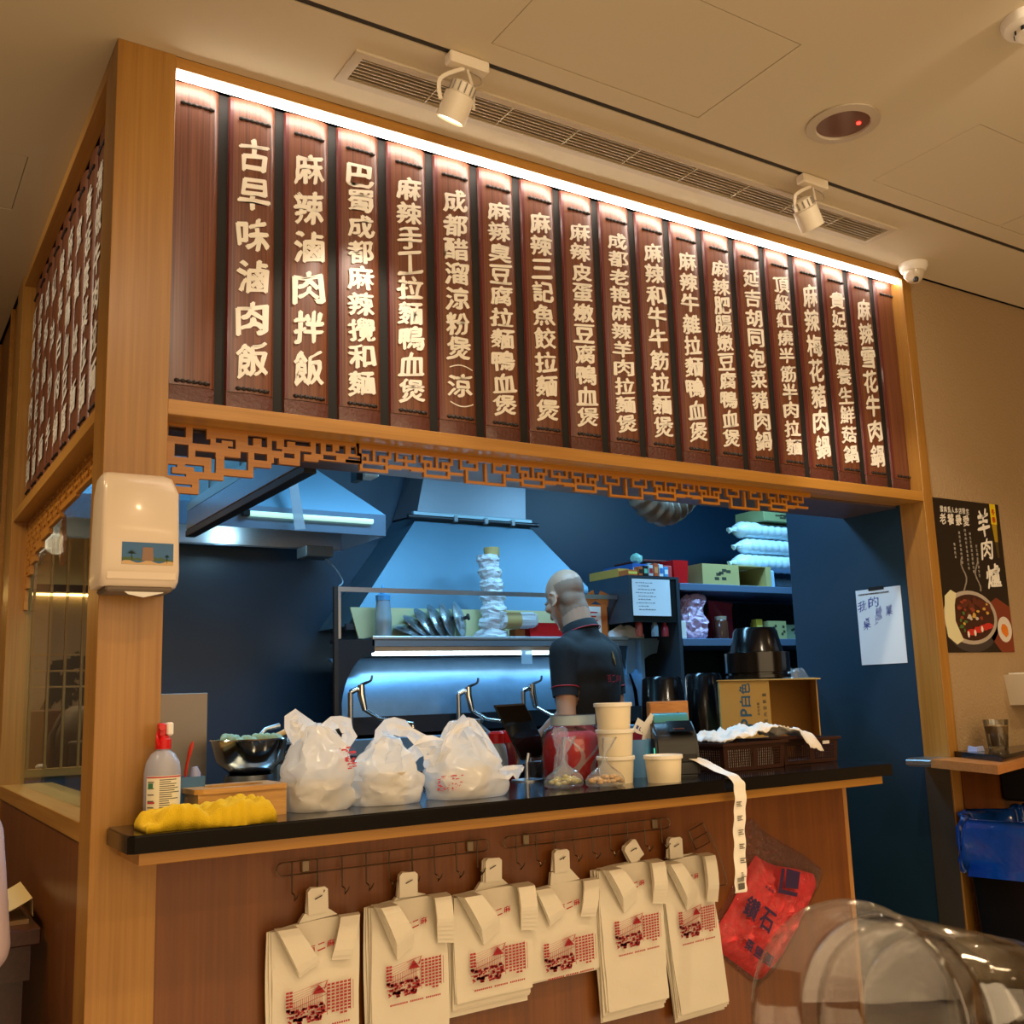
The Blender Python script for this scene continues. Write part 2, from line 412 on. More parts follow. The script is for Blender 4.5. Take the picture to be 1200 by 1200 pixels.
def make_plank_meshes(mpf):
    """four meshes in plank-local coordinates: u across, v up, w proud of the board"""
    H0, H1 = 0.0, .806; hw = .0722
    bm = bm_(); prof = [(-hw+.003, 0), (-hw+.006, .006), (-.03, .0105), (.01, .011), (.038, .008), (.050, .002), (.0505, 0)]
    rings = [[mpf(u, v, w) for u, w in prof] for v in (H0+.038, H1)]
    loft(bm, rings, cap=True)
    a = bm
    bm = bm_(); prof2 = [(u, w*.9) for u, w in prof]; loft(bm, [[mpf(u, v, w) for u, w in prof2] for v in (H0, H0+.037)], cap=True); b = bm
    bm = bm_(); loft(bm, [[mpf(u, v, w) for u, w in [(-hw+.0032, .0022), (-hw+.0062, .0072), (-hw+.014, .0083), (-hw+.014, .0070)]] for v in (H0+.04, H1-.005)]); c = bm
    bm = bm_(); d = bm_()
    path = [mpf(-.045+.082*k/40, 0, .0105) for k in range(41)]
    tube(bm, path, [.0026+.0030*abs(math.sin(k*PI/6.5)) for k in range(41)], 7)
    out = []
    for nm, x, mt in (('plank', a, M_PLANK), ('carved_foot', b, M_PLANKC), ('red_edge', c, M_PLANKR), ('twisted_bar', bm, M_ORN)):
        me = bpy.data.meshes.new(nm); bmesh.ops.recalc_face_normals(x, faces=x.faces); x.to_mesh(me); x.free(); me.materials.append(mt)
        me.polygons.foreach_set('use_smooth', [True]*len(me.polygons)); me.set_sharp_from_angle(angle=math.radians(50)); out.append((nm, me))
    return out
def menu_board(label, origin, texts, mpf, wmap, Ntot, pitch, x0, seed):
    t = thing('menu_board', label, 'menu board', origin)
    meshes = make_plank_meshes(mpf)
    for i in range(Ntot):
        root = None; off = wmap(x0+pitch*(i+.5))
        for k, (nm, me) in enumerate(meshes+[meshes[-1]]):
            o = bpy.data.objects.new(nm, me); COL.objects.link(o)
            o.parent = t if k == 0 else root
            o.location = (Vector(off)-Vector(origin)) if k == 0 else (0, 0, 0)
            if k == 0: root = o
            if k >= 3: o.location = mpf(0, .048 if k == 3 else .752, 0)
        s = texts[i]
        if s:
            n = len(s); sp = .645/n; bm = bm_()
            if '(' in s: n = 9
            zc = .645
            hts = []
            for ch in s: hts.append(.45 if ch in '()' else 1.0)
            tot = sum(hts); y = .714
            for j, ch in enumerate(s):
                h = .645*hts[j]/tot; cy = y-h/2; y -= h
                if ch in '()':
                    pts = [(-.036+.072*q/8, (1 if ch == '(' else -1)*(.010*math.sin(PI*q/8)-.004)) for q in range(9)]
                    for (u0, v0), (u1, v1) in zip(pts, pts[1:]):
                        bm.faces.new([bm.verts.new(mpf(u, v, .0128)) for u, v in ((u0, cy+v0-.0016), (u1, cy+v1-.0016), (u1, cy+v1+.0016), (u0, cy+v0+.0016))])
                    continue
                w = .072 if n > 6 else .076
                put_char(bm, ch, lambda u, v, cy=cy: mpf(u-.006, v+cy, .0128), w, min(h*.86, .084), .036, 1.3, seed+i*13+j)
            me = bpy.data.meshes.new('lettering'); bm.normal_update(); bm.to_mesh(me); bm.free(); me.materials.append(M_INK)
            o = bpy.data.objects.new('lettering', me); COL.objects.link(o); o.parent = root
    return t
MENU = ['', '古早味滷肉飯', '麻辣滷肉拌飯', '巴蜀成都麻辣攪和麵', '麻辣手工拉麵鴨血煲', '成都醋溜涼粉煲(涼)', '麻辣臭豆腐拉麵鴨血煲', '麻辣三記魚餃拉麵煲',
        '麻辣皮蛋嫩豆腐鴨血煲', '成都老艳麻辣羊肉拉麵煲', '麻辣和牛牛筋拉麵煲', '麻辣牛雜拉麵鴨血煲', '麻辣肥腸嫩豆腐鴨血煲', '延吉胡同泡菜豬肉鍋', '頂級紅燒半筋半肉拉麵',
        '麻辣梅花豬肉鍋', '貴妃藥膳養生鮮菇鍋', '麻辣雪花牛肉鍋', '']
b0 = menu_board('wide board of nineteen dark planks with white brushed dishes above the serving hatch', (1.5, .06, 1.99), MENU,
                lambda u, v, w: (u, -w, v), lambda x: (x, .06, 1.99), 19, .1444, .1316, 1)
bm = bm_(); box(bm, PW, 2.878, .061, .075, 1.962, 2.797); obj('backing', bm, M_JOINT, b0)
SIDE = ['紅燒牛肉拉麵', '麻辣牛肉乾拌麵', '成都擔擔麵', '紅油抄手', '酸菜白肉鍋', '麻辣鴨血豆腐', '宜賓燃麵', '香菇素菜拉麵', '清燉牛肉拉麵', '皮蛋豆腐']
b1 = menu_board('narrow side menu board of ten dark planks left of the corner post', (.045, .8, 1.985), SIDE,
                lambda u, v, w: (-w, -u, v), lambda y: (.045, 1.70-y, 1.985), 10, .144, .13, 50)
bm = bm_(); box(bm, .046, .06, .12, 1.56, 1.96, CZ-.03); obj('backing', bm, M_JOINT, b1)
for o in list(b1.children):
    if o.name.startswith('plank'): o.scale = (1, 1, 1.0)

# LED line under the header
bm = bm_(); box(bm, PW+.004, 2.826, .012, .030, 2.786, 2.7965)
quick('led_strip', bm, P('led_white', '#ffffff', .5, emit=(1, .93, .82, 1), estr=26), 'bright white light strip under the header along the top of the menu board', 'light')

# ------------------------------------------------------------------ fretwork valance, front
def cells_from(solids, holes):
    us, vs = [], []
    for a, b, c, d in solids+holes: us += [a, c]; vs += [b, d]
    def f(u, v):
        for a, b, c, d in holes:
            if a < u < c and b < v < d: return False
        for a, b, c, d in solids:
            if a < u < c and b < v < d: return True
        return False
    return us, vs, f
HOLES = [(0.157, 1.912, 0.197, 1.937), (0.213, 1.9, 0.246, 1.938), (0.245, 1.9, 0.255, 1.914), (0.268, 1.907, 0.282, 1.919), (0.282, 1.914, 0.309, 1.919), (0.309, 1.896, 0.316, 1.919), (0.297, 1.896, 0.310, 1.901),
         (0.172, 1.864, 0.204, 1.895), (0.22, 1.868, 0.268, 1.883), (0.258, 1.833, 0.269, 1.870), (0.289, 1.846, 0.347, 1.875), (0.328, 1.875, 0.347, 1.891), (0.346, 1.909, 0.359, 1.934),
         (0.359, 1.928, 0.38, 1.934), (0.380, 1.908, 0.394, 1.934), (0.362, 1.874, 0.394, 1.891), (0.406, 1.902, 0.418, 1.927), (0.418, 1.902, 0.432, 1.908), (0.437, 1.914, 0.445, 1.934), (0.445, 1.929, 0.466, 1.934), (0.466, 1.921, 0.506, 1.934),
         (0.158, 1.839, 0.179, 1.845), (0.158, 1.818, 0.167, 1.845), (0.158, 1.818, 0.200, 1.824), (0.197, 1.842, 0.24, 1.848), (0.218, 1.832, 0.241, 1.848), (0.176, 1.794, 0.214, 1.800),
         (0.411, 1.866, 0.424, 1.884), (0.437, 1.887, 0.464, 1.899), (0.479, 1.882, 0.489, 1.908), (0.489, 1.901, 0.508, 1.908),
         (.52, 1.905, .533, 1.934), (.540, 1.893, .575, 1.905), (.547, 1.914, .565, 1.934), (.573, 1.912, .60, 1.918), (.583, 1.918, .600, 1.934), (.608, 1.90, .64, 1.906), (.615, 1.914, .632, 1.934)]
SOL = [(.15, 1.758, .185, 1.944), (.185, 1.778, .230, 1.944), (.230, 1.816, .288, 1.944), (.288, 1.829, .36, 1.944), (.36, 1.857, .405, 1.944), (.405, 1.870, .478, 1.944), (.478, 1.884, .527, 1.944), (.527, 1.890, .645, 1.944),
       (.138, 1.735, .16, 1.944)]
us, vs, f = cells_from(SOL, HOLES)
val = thing('fretwork_valance', 'long orange wooden fretwork hanging under the front rail of the serving hatch', 'fretwork', (1.2, .09, 1.94))
bm = bm_(); plate(bm, us, vs, f, .084, .096, lambda u, v, w: (u, w, v)); obj('corner_bracket', bm, wood('fret_wood', '#9c6018', '#b87a26', 'X', scale=1.5), val)
M_FRET = MATS['fret_wood']
def chain_solids(x, z, unit, s=1.0):
    b = .0075*s; R = []
    def hb(x0, x1, zz): R.append((x+x0*s, z+zz*s-b/2, x+x1*s, z+zz*s+b/2))
    def vb(xx, z0, z1): R.append((x+xx*s-b/2, z+z0*s-b/2, x+xx*s+b/2, z+z1*s+b/2))
    if unit == 'box':
        hb(-.037, .037, 0); hb(-.037, .037, -.020); vb(-.036, -.020, .018); vb(.036, -.020, .018)
        hb(-.046, -.018, .018); vb(-.018, .004, .018); hb(.018, .046, .018); vb(.018, .004, .018); vb(0, 0, .032)
        vb(-.046, .018, .044); vb(.046, .018, .044)
    if unit == 'tee':
        hb(-.05, .05, -.004); vb(0, -.004, .024); hb(-.026, .026, .014); vb(-.026, .014, .044); vb(.026, .014, .044)
    if unit == 'u':
        hb(-.062, .062, -.026); vb(-.061, -.026, .010); vb(.061, -.026, .010); vb(0, -.026, .026)
        hb(-.078, -.028, .010); hb(.028, .078, .010); vb(-.028, .010, .030); vb(.028, .010, .030); hb(-.05, -.028, .030); hb(.028, .05, .030)
        vb(-.078, .010, .044); vb(.078, .010, .044); vb(-.05, .03, .044); vb(.05, .03, .044)
    return R
Z0 = 1.8965; sol = []
X = .68
while X < 2.34:
    for dx, un in ((0, 'box'), (.0925, 'tee'), (.185, 'box'), (.338, 'u')):
        if X+dx < 2.28: sol += chain_solids(X+dx, Z0, un)
    for a, b in ((.045, .075), (.115, .145), (.225, .262), (.412, .452)):
        if X+b < 2.26: sol.append((X+a-.008, Z0-.0115, X+b+.004, Z0-.004))
    X += .495
sol.append((.60, Z0-.006, .65, Z0+.002))
us, vs, f = cells_from(sol, [])
bm = bm_(); plate(bm, us, vs, f, .084, .096, lambda u, v, w: (u, w, v)); obj('meander_chain', bm, M_FRET, val)
bm = bm_(); box(bm, .64, 2.32, .082, .098, 1.930, 1.944); obj('top_rail', bm, M_FRET, val)
# side valance on the left window
val2 = thing('fretwork_valance', 'small wooden fretwork under the side rail of the left window', 'fretwork', (.05, .8, 1.93))
sol = []; y = .17
hol = []
prof = [(.12, .36, 1.86), (.36, .6, 1.862), (.6, .85, 1.855), (.85, 1.05, 1.84), (1.05, 1.2, 1.822), (1.2, 1.32, 1.80), (1.32, 1.42, 1.772), (1.42, 1.49, 1.74), (1.49, 1.53, 1.70), (1.53, 1.558, 1.63)]
for a, b, z in prof: sol.append((a, z, b, 1.935))
rnd = random.Random(5)
for i in range(52):
    for j in range(14):
        a = .135+i*.0275; z = 1.915-.0215*j
        if a+.02 > 1.55: continue
        zb = [q[2] for q in prof if q[0] <= a+.01 <= q[1]]
        if zb and z > zb[0]+.008:
            w = .017 if (i+j) % 3 else .0275; h = .0125 if (i*3+j) % 4 else .0215
            hol.append((a, z, a+w, z+h-.001))
us, vs, f = cells_from(sol, hol)
bm = bm_(); plate(bm, us, vs, f, .044, .056, lambda u, v, w: (w, u, v)); obj('side_bracket', bm, M_FRET, val2)
bm = bm_(); tube(bm, [(.078, 1.0, 1.965), (.078, 1.0, 1.872)], .0008, 5)
orn = thing('diamond_ornament', 'slim wooden diamond hanging behind the left window glass', 'ornament', (.068, 1.0, 1.872))
obj('cord', bm, M_BLACKM, orn)
bm = bm_(); prism(bm, [(1.0, 1.872), (1.03, 1.79), (1.0, 1.717), (.97, 1.79)], .072, .084, 'YZ'); o = obj('diamond', bm, wood('diamond_wood', '#8a4a1c', '#a8622a', 'Z'), orn)
bm = bm_()
for s in (.75, .5, .25): 
    q = [(1.0, 1.794+.078*s), (1.0-.03*s, 1.79), (1.0, 1.794-.077*s), (1.0+.03*s, 1.79)]
    for (a, b), (c, d) in zip(q, q[1:]+q[:1]): tube(bm, [(.071, a, b), (.071, c, d)], .0012, 4)
obj('carved_line', bm, P('diamond_line', '#d8a060', .5), o)

# left window pane and the lattice window at the back of the kitchen
M_PANE = None
m, nt, b = newmat('window_glass'); nt.nodes.remove(b)
mix = nt.nodes.new('ShaderNodeMixShader'); tr = nt.nodes.new('ShaderNodeBsdfTransparent'); gl = nt.nodes.new('ShaderNodeBsdfGlossy'); gl.inputs['Roughness'].default_value = .02
lwf = nt.nodes.new('ShaderNodeLayerWeight'); lwf.inputs[0].default_value = .5; fr = nt.nodes.new('ShaderNodeMath'); fr.operation = 'POWER'; fr.inputs[1].default_value = 5.0
nt.links.new(lwf.outputs['Facing'], fr.inputs[0]); fr2 = nt.nodes.new('ShaderNodeMath'); fr2.operation = 'MULTIPLY_ADD'; fr2.inputs[1].default_value = .45; fr2.inputs[2].default_value = .03; nt.links.new(fr.outputs[0], fr2.inputs[0]); fr = fr2
nt.links.new(fr.outputs[0], mix.inputs[0]); nt.links.new(tr.outputs[0], mix.inputs[1]); nt.links.new(gl.outputs[0], mix.inputs[2]); nt.links.new(mix.outputs[0], nt.nodes['Material Output'].inputs[0])
tr.inputs[0].default_value = (.93, .97, .96, 1)
M_PANE = m
bm = bm_(); box(bm, .060, .066, .12, 1.555, 1.052, 1.9335); w1 = struct('window_1', bm, M_PANE)
bm = bm_(); box(bm, -.2, .56, 2.3, 2.36, 0, 1.03); struct('wall_under_window', bm, M_NAVY)
bm = bm_(); box(bm, .02, .56, 2.29, 2.37, 1.03, 1.06); w2 = struct('window_2', bm, M_OAKX)
for xx in (.113, .178, .243, .305, .37, .435, .50):
    bm = bm_(); box(bm, xx-.005, xx+.005, 2.318, 2.334, 1.06, 2.7); obj('muntin', bm, M_OAK, w2)
for zz in (1.518, 1.452, 1.387):
    bm = bm_(); box(bm, .03, .56, 2.320, 2.332, zz-.004, zz+.004); obj('muntin', bm, M_OAKX, w2)

# ------------------------------------------------------------------ ceiling fittings
M_GRILLE = P('grille_paint', '#b8a88c', .5)
v = thing('ceiling_vent', 'long slotted air vent set into the ceiling above the menu board', 'vent', (1.5, -.167, CZ))
a, b_, c, d = VENT
bm = bm_(); plate(bm, [a-.012, a+.014, b_-.014, b_+.012], [c-.012, c+.010, d-.010, d+.012], lambda u, w: not (a+.014 < u < b_-.014 and c+.010 < w < d-.010), CZ-.006, CZ+.004, lambda u, w, h: (u, w, h)); obj('frame', bm, M_GRILLE, v)
for k in range(7):
    yy = c+.018+.0132*k
    bm = bm_(); hexa(bm, [(a+.014, yy, CZ-.003), (b_-.014, yy, CZ-.003), (b_-.014, yy+.003, CZ-.003), (a+.014, yy+.003, CZ-.003)], [(a+.014, yy+.003, CZ+.008), (b_-.014, yy+.003, CZ+.008), (b_-.014, yy+.006, CZ+.008), (a+.014, yy+.006, CZ+.008)])
    obj('slat', bm, M_GRILLE, v)
for k in range(1, 9):
    xx = a+.014+(b_-a-.028)*k/9; bm = bm_(); box(bm, xx-.0015, xx+.0015, c+.01, d-.01, CZ-.0045, CZ+.004); obj('divider', bm, M_GRILLE, v)
bm = bm_(); box(bm, a, b_, c, d, CZ+.03, CZ+.032); obj('dark_box', bm, M_BLACKM, v)

tr_ = thing('lighting_track', 'dark slot track running along the ceiling in front of the vent', 'track', (1.0, -.335, CZ))
bm = bm_(); box(bm, -3.9, 4.9, -.344, -.326, CZ+.003, CZ+.018); obj('rail', bm, P('track_dark', '#2a2622', .5), tr_)
def spotlight(x, lit, label, aim):
    t = thing('spotlight', label, 'spotlight', (x, -.335, CZ), 'spotlights on the ceiling track')
    M_SP = P('spot_housing', '#d9cbb2', .45)
    bm = bm_(); box(bm, x-.075, x+.035, -.352, -.318, CZ-.030, CZ-.0005, .004); obj('adapter', bm, M_SP, t)
    c = Vector((x-.045, -.325, CZ-.12)); ax = Vector(aim).normalized()
    R = ax.to_track_quat('-Z', 'Y').to_matrix()
    bm = bm_(); tube(bm, spline([(x-.02, -.335, CZ-.03), c+Vector((.045, 0, .05)), c+Vector((.046, 0, -.005))], 5), .0028, 6, flat=2)
    tube(bm, spline([(x-.03, -.335, CZ-.03), c+Vector((-.045, 0, .05)), c+Vector((-.046, 0, -.005))], 5), .0028, 6, flat=2); obj('yoke', bm, M_SP, t, smooth=True)
    bm = bm_(); tube(bm, spline([(x-.02, -.33, CZ-.03), (x+.01, -.345, CZ-.05), (x+.0, -.35, CZ-.075), c+Vector((0, 0, .045))], 6), .0018, 6); obj('cable', bm, P('cable_grey', '#8b7d68', .5), t, smooth=True)
    bm = bm_(); lathe(bm, [(.002, .05), (.018, .05), (.030, .045), (.030, .020), (.037, .017), (.037, -.045), (.033, -.045), (.033, -.040)], c, 24, M=R.to_4x4(), close='open'); obj('lamp_head', bm, M_SP, t, smooth=True)
    bm = bm_()
    for k in range(12):
        an = 2*PI*k/12; p = Vector((.031*math.cos(an), .031*math.sin(an), 0)); q = Vector((.0345*math.cos(an), .0345*math.sin(an), 0))
        box_pts = [R@(p+Vector((0, 0, z)))+c for z in (.022, .044)]+[R@(q+Vector((0, 0, z)))+c for z in (.044, .022)]
        tube(bm, [box_pts[0], box_pts[1]], .0022, 4)
    obj('cooling_fins', bm, P('fin_dark', '#6e6353', .5), t)
    bm = bm_(); lathe(bm, [(.0005, -.041), (.032, -.041), (.032, -.0395)], c, 24, M=R.to_4x4())
    obj('lens', bm, P('spot_lens_lit', '#ffffff', .3, emit='#fff4e0', estr=18) if lit else P('spot_lens', '#e0d0b0', .3, emit='#ffe8c0', estr=4), t)
    if True:
        L = light('spot_lamp', 'SPOT', c+ax*.05, (0, 0, 0), 34 if lit else 15, (1, .87, .70), size=.025, spot=math.radians(62), blend=.5)
        L.rotation_euler = ax.to_track_quat('-Z', 'Y').to_euler()
spotlight(.765, False, 'white track spotlight in front of the left part of the vent, turned away', (-.35, .9, -1.6))
spotlight(1.985, True, 'white track spotlight near the right end of the vent, its lens glowing', (.9, .15, -1.25))

bm = bm_(); c = (1.798, -.594, CZ)
t = thing('emergency_light', 'round recessed ceiling light with a red indicator dot', 'ceiling light', c)
lathe(bm, [(.072, -.0005), (.098, -.0005), (.100, -.006), (.074, -.009), (.072, -.005)], c, 36, close='loop'); obj('bezel', bm, P('bezel_paint', '#b5a58d', .4), t, smooth=True)
bm = bm_(); lathe(bm, [(.0005, -.002), (.073, -.002), (.073, -.0008)], c, 36); obj('lens', bm, P('emerg_lens', '#6e4f45', .12), t)
bm = bm_(); lathe(bm, [(.0005, -.0055), (.006, -.0055), (.006, -.002)], (c[0]+.035, c[1]-.025, c[2]), 14); obj('indicator', bm, P('red_dot', '#ff2010', .4, emit=(1, .03, .02, 1), estr=6), t)

c = (1.83, -1.12, CZ)
t = thing('smoke_detector', 'white round smoke detector on the ceiling at the top right', 'smoke detector', c)
bm = bm_(); lathe(bm, [(.0005, -.044), (.03, -.044), (.036, -.038), (.036, -.028), (.058, -.022), (.064, -.012), (.064, 0)], c, 32); obj('body', bm, M_WHITE, t, smooth=True)
bm = bm_(); 
for k in range(10):
    an = 2*PI*k/10; box(bm, c[0]+.033*math.cos(an)-.004, c[0]+.033*math.cos(an)+.004, c[1]+.033*math.sin(an)-.004, c[1]+.033*math.sin(an)+.004, c[2]-.038, c[2]-.028)
obj('sensor_slot', bm, M_BLACKM, t)
c = (2.815, -.063, CZ)
t = thing('dome_camera', 'white dome security camera on the ceiling at the right end of the board', 'camera', c)
bm = bm_(); lathe(bm, [(.052, 0), (.052, -.012), (.046, -.024), (.040, -.030)], c, 28); obj('housing', bm, M_WHITE, t, smooth=True)
bm = bm_(); lathe(bm, [(.038, -.028), (.036, -.045), (.027, -.062), (.014, -.073), (.0005, -.076)], c, 28); obj('dome', bm, P('dome_smoked', '#c8b9a2', .12, coat=.6), t, smooth=True)
bm = bm_(); lathe(bm, [(.0005, -.080), (.008, -.080), (.011, -.070), (.011, -.064)], (c[0]-.012, c[1]-.014, c[2]+.006), 14); obj('lens', bm, M_BLACK, t, smooth=True)

# ================================================================== SERVICE COUNTER
sc = thing('service_counter', 'long wooden service counter with a black stone top below the menu board', 'counter', (1.2, .1, 0))
bm = bm_(); box(bm, PW, 2.262, .002, .028, 0, 1.0); obj('front_panel', bm, M_PANEL, sc)
bm = bm_(); box(bm, 2.262, 2.280, 0, .265, 0, .99, .001); obj('end_panel', bm, wood('oak_end', '#9a6a34', '#b88448', 'Z'), sc)
bm = bm_(); box(bm, .055, 2.225, -.188, 0, .991, 1.016, .001); box(bm, PW, 2.262, -.002, .25, .991, 1.016); obj('support_board', bm, M_OAKX, sc)
bm = bm_()
prism(bm, [(.042, -.2105), (2.2455, -.2105), (2.30, -.16), (2.30, .27), (PW, .27), (PW, -.004), (.036, -.004), (.0305, -.012), (.0305, -.20)], 1.016, 1.05, 'XY')
bmesh.ops.bevel(bm, geom=[e for e in bm.edges if abs(e.verts[0].co.z-e.verts[1].co.z) < 1e-4 and min(e.verts[0].co.z, e.verts[1].co.z) > 1.04], offset=.003, segments=2, affect='EDGES')
obj('counter_top', bm, M_STONE, sc)

# ------------------------------------------------------------------ hook racks under the counter top
M_WIRE = P('hook_wire', '#6f5f4d', .3, metal=1)
def rack(x0, x1, label, n=9):
    t = thing('hook_rack', label, 'hook rack', ((x0+x1)/2, -.01, .92), 'wire hook racks on the counter front')
    z = .925; h = .014
    pts = []
    for k in range(9): a = PI/2+PI*k/8; pts.append((x0+h+h*math.cos(a), -.010, z+h*math.sin(a)))
    for k in range(9): a = -PI/2+PI*k/8; pts.append((x1-h+h*math.cos(a), -.010, z+h*math.sin(a)))
    pts.append(pts[0])
    bm = bm_(); tube(bm, pts, .0017, 6); obj('wire_loop', bm, M_WIRE, t, smooth=True)
    for k in range(n):
        x = x0+.035+(x1-x0-.07)*k/(n-1)
        bm = bm_(); tube(bm, [(x, -.012, z+h), (x, -.013, z-.03), (x, -.014, z-.052)]+[(x, -.022-.009*math.sin(a)*1.0, z-.052-.0085*(1-math.cos(a))) for a in (.8, 1.6, 2.4)]+[(x+.004, -.037, z-.058), (x+.006, -.041, z-.050)], .0016, 6)
        obj('hook', bm, M_WIRE, t, smooth=True)
    for x in (x0+.07, x1-.05):
        bm = bm_(); box(bm, x-.009, x+.009, -.007, .0018, z-.013, z+.013, .002); obj('mount_plate', bm, P('mount_plate', '#8a7a62', .4, metal=.6), t)
rack(.39, .938, 'wire hook rack under the counter, left one, holding three bag bundles')
rack(.983, 1.530, 'wire hook rack under the counter, right one, reaching nearer to the label strip')

# ------------------------------------------------------------------ bundles of carrier bags
M_BAG = P('carrier_bag', '#ddd5c2', .42, sss=.15, bump=.25, bump_scale=35)
M_BAGR = P('bag_print', '#a5121f', .5)
rp = random.Random(11)
def print_art(x, z, w, h, y, sk=0):
    """red print: a street house with curved eaves, window bars, tables and upright signs"""
    bm = bm_()
    def q(u0, v0, u1, v1, th=.0008):
        a = Vector((u0, v0)); b = Vector((u1, v1)); d = (b-a); n = Vector((-d.y, d.x)).normalized()*th/w*1.0 if d.length else Vector((0, 0))
        ps = [a+n, a-n, b-n, b+n]; bm.faces.new([bm.verts.new((x+p.x*w+p.y*sk*h, y, z+p.y*h+p.x*.06*h)) for p in ps])
    def r(u0, v0, u1, v1):
        bm.faces.new([bm.verts.new((x+u*w+v*sk*h, y, z+v*h+u*.06*h)) for u, v in ((u0, v0), (u1, v0), (u1, v1), (u0, v1))])
    rr = random.Random(3)
    for k in range(5): q(.0, .55+.07*k, .52, .80+.05*k, .0006)
    q(0, .5, .12, .62); q(.02, .42, .6, .66, .001); q(.35, .92, .62, 1.02, .001); q(.45, .8, .60, .86, .0012); q(.6, 1.0, .56, .8, .0012)
    bm.faces.new([bm.verts.new((x+u*w, y, z+v*h)) for u, v in ((.38, .74), (.58, .74), (.47, .98))])
    for k in range(16): q(.1+.028*k, .38, .1+.028*k, .62+.01*k, .0005)
    for k in range(95):
        u = rr.uniform(0, .56); v = rr.uniform(0, .40); r(u, v, u+rr.uniform(.015, .07), v+rr.uniform(.02, .09))
    for u, n in ((.0, 6), (.05, 5), (.60, 8), (.665, 9), (.73, 9), (.79, 10), (.85, 10), (.91, 9)):
        for k in range(n):
            v = .86-.09*k
            if v > 0: r(u, v, u+.045, v+.055)
    q(.95, .1, .95, .95, .0006); q(.60, .1, .60, .8, .0006); q(.99, .12, .99, .9, .0006)
    for k in range(26):
        if k not in (9, 17): r(.06+.034*k, -.20, .06+.034*k+.024, -.15)
    return bm
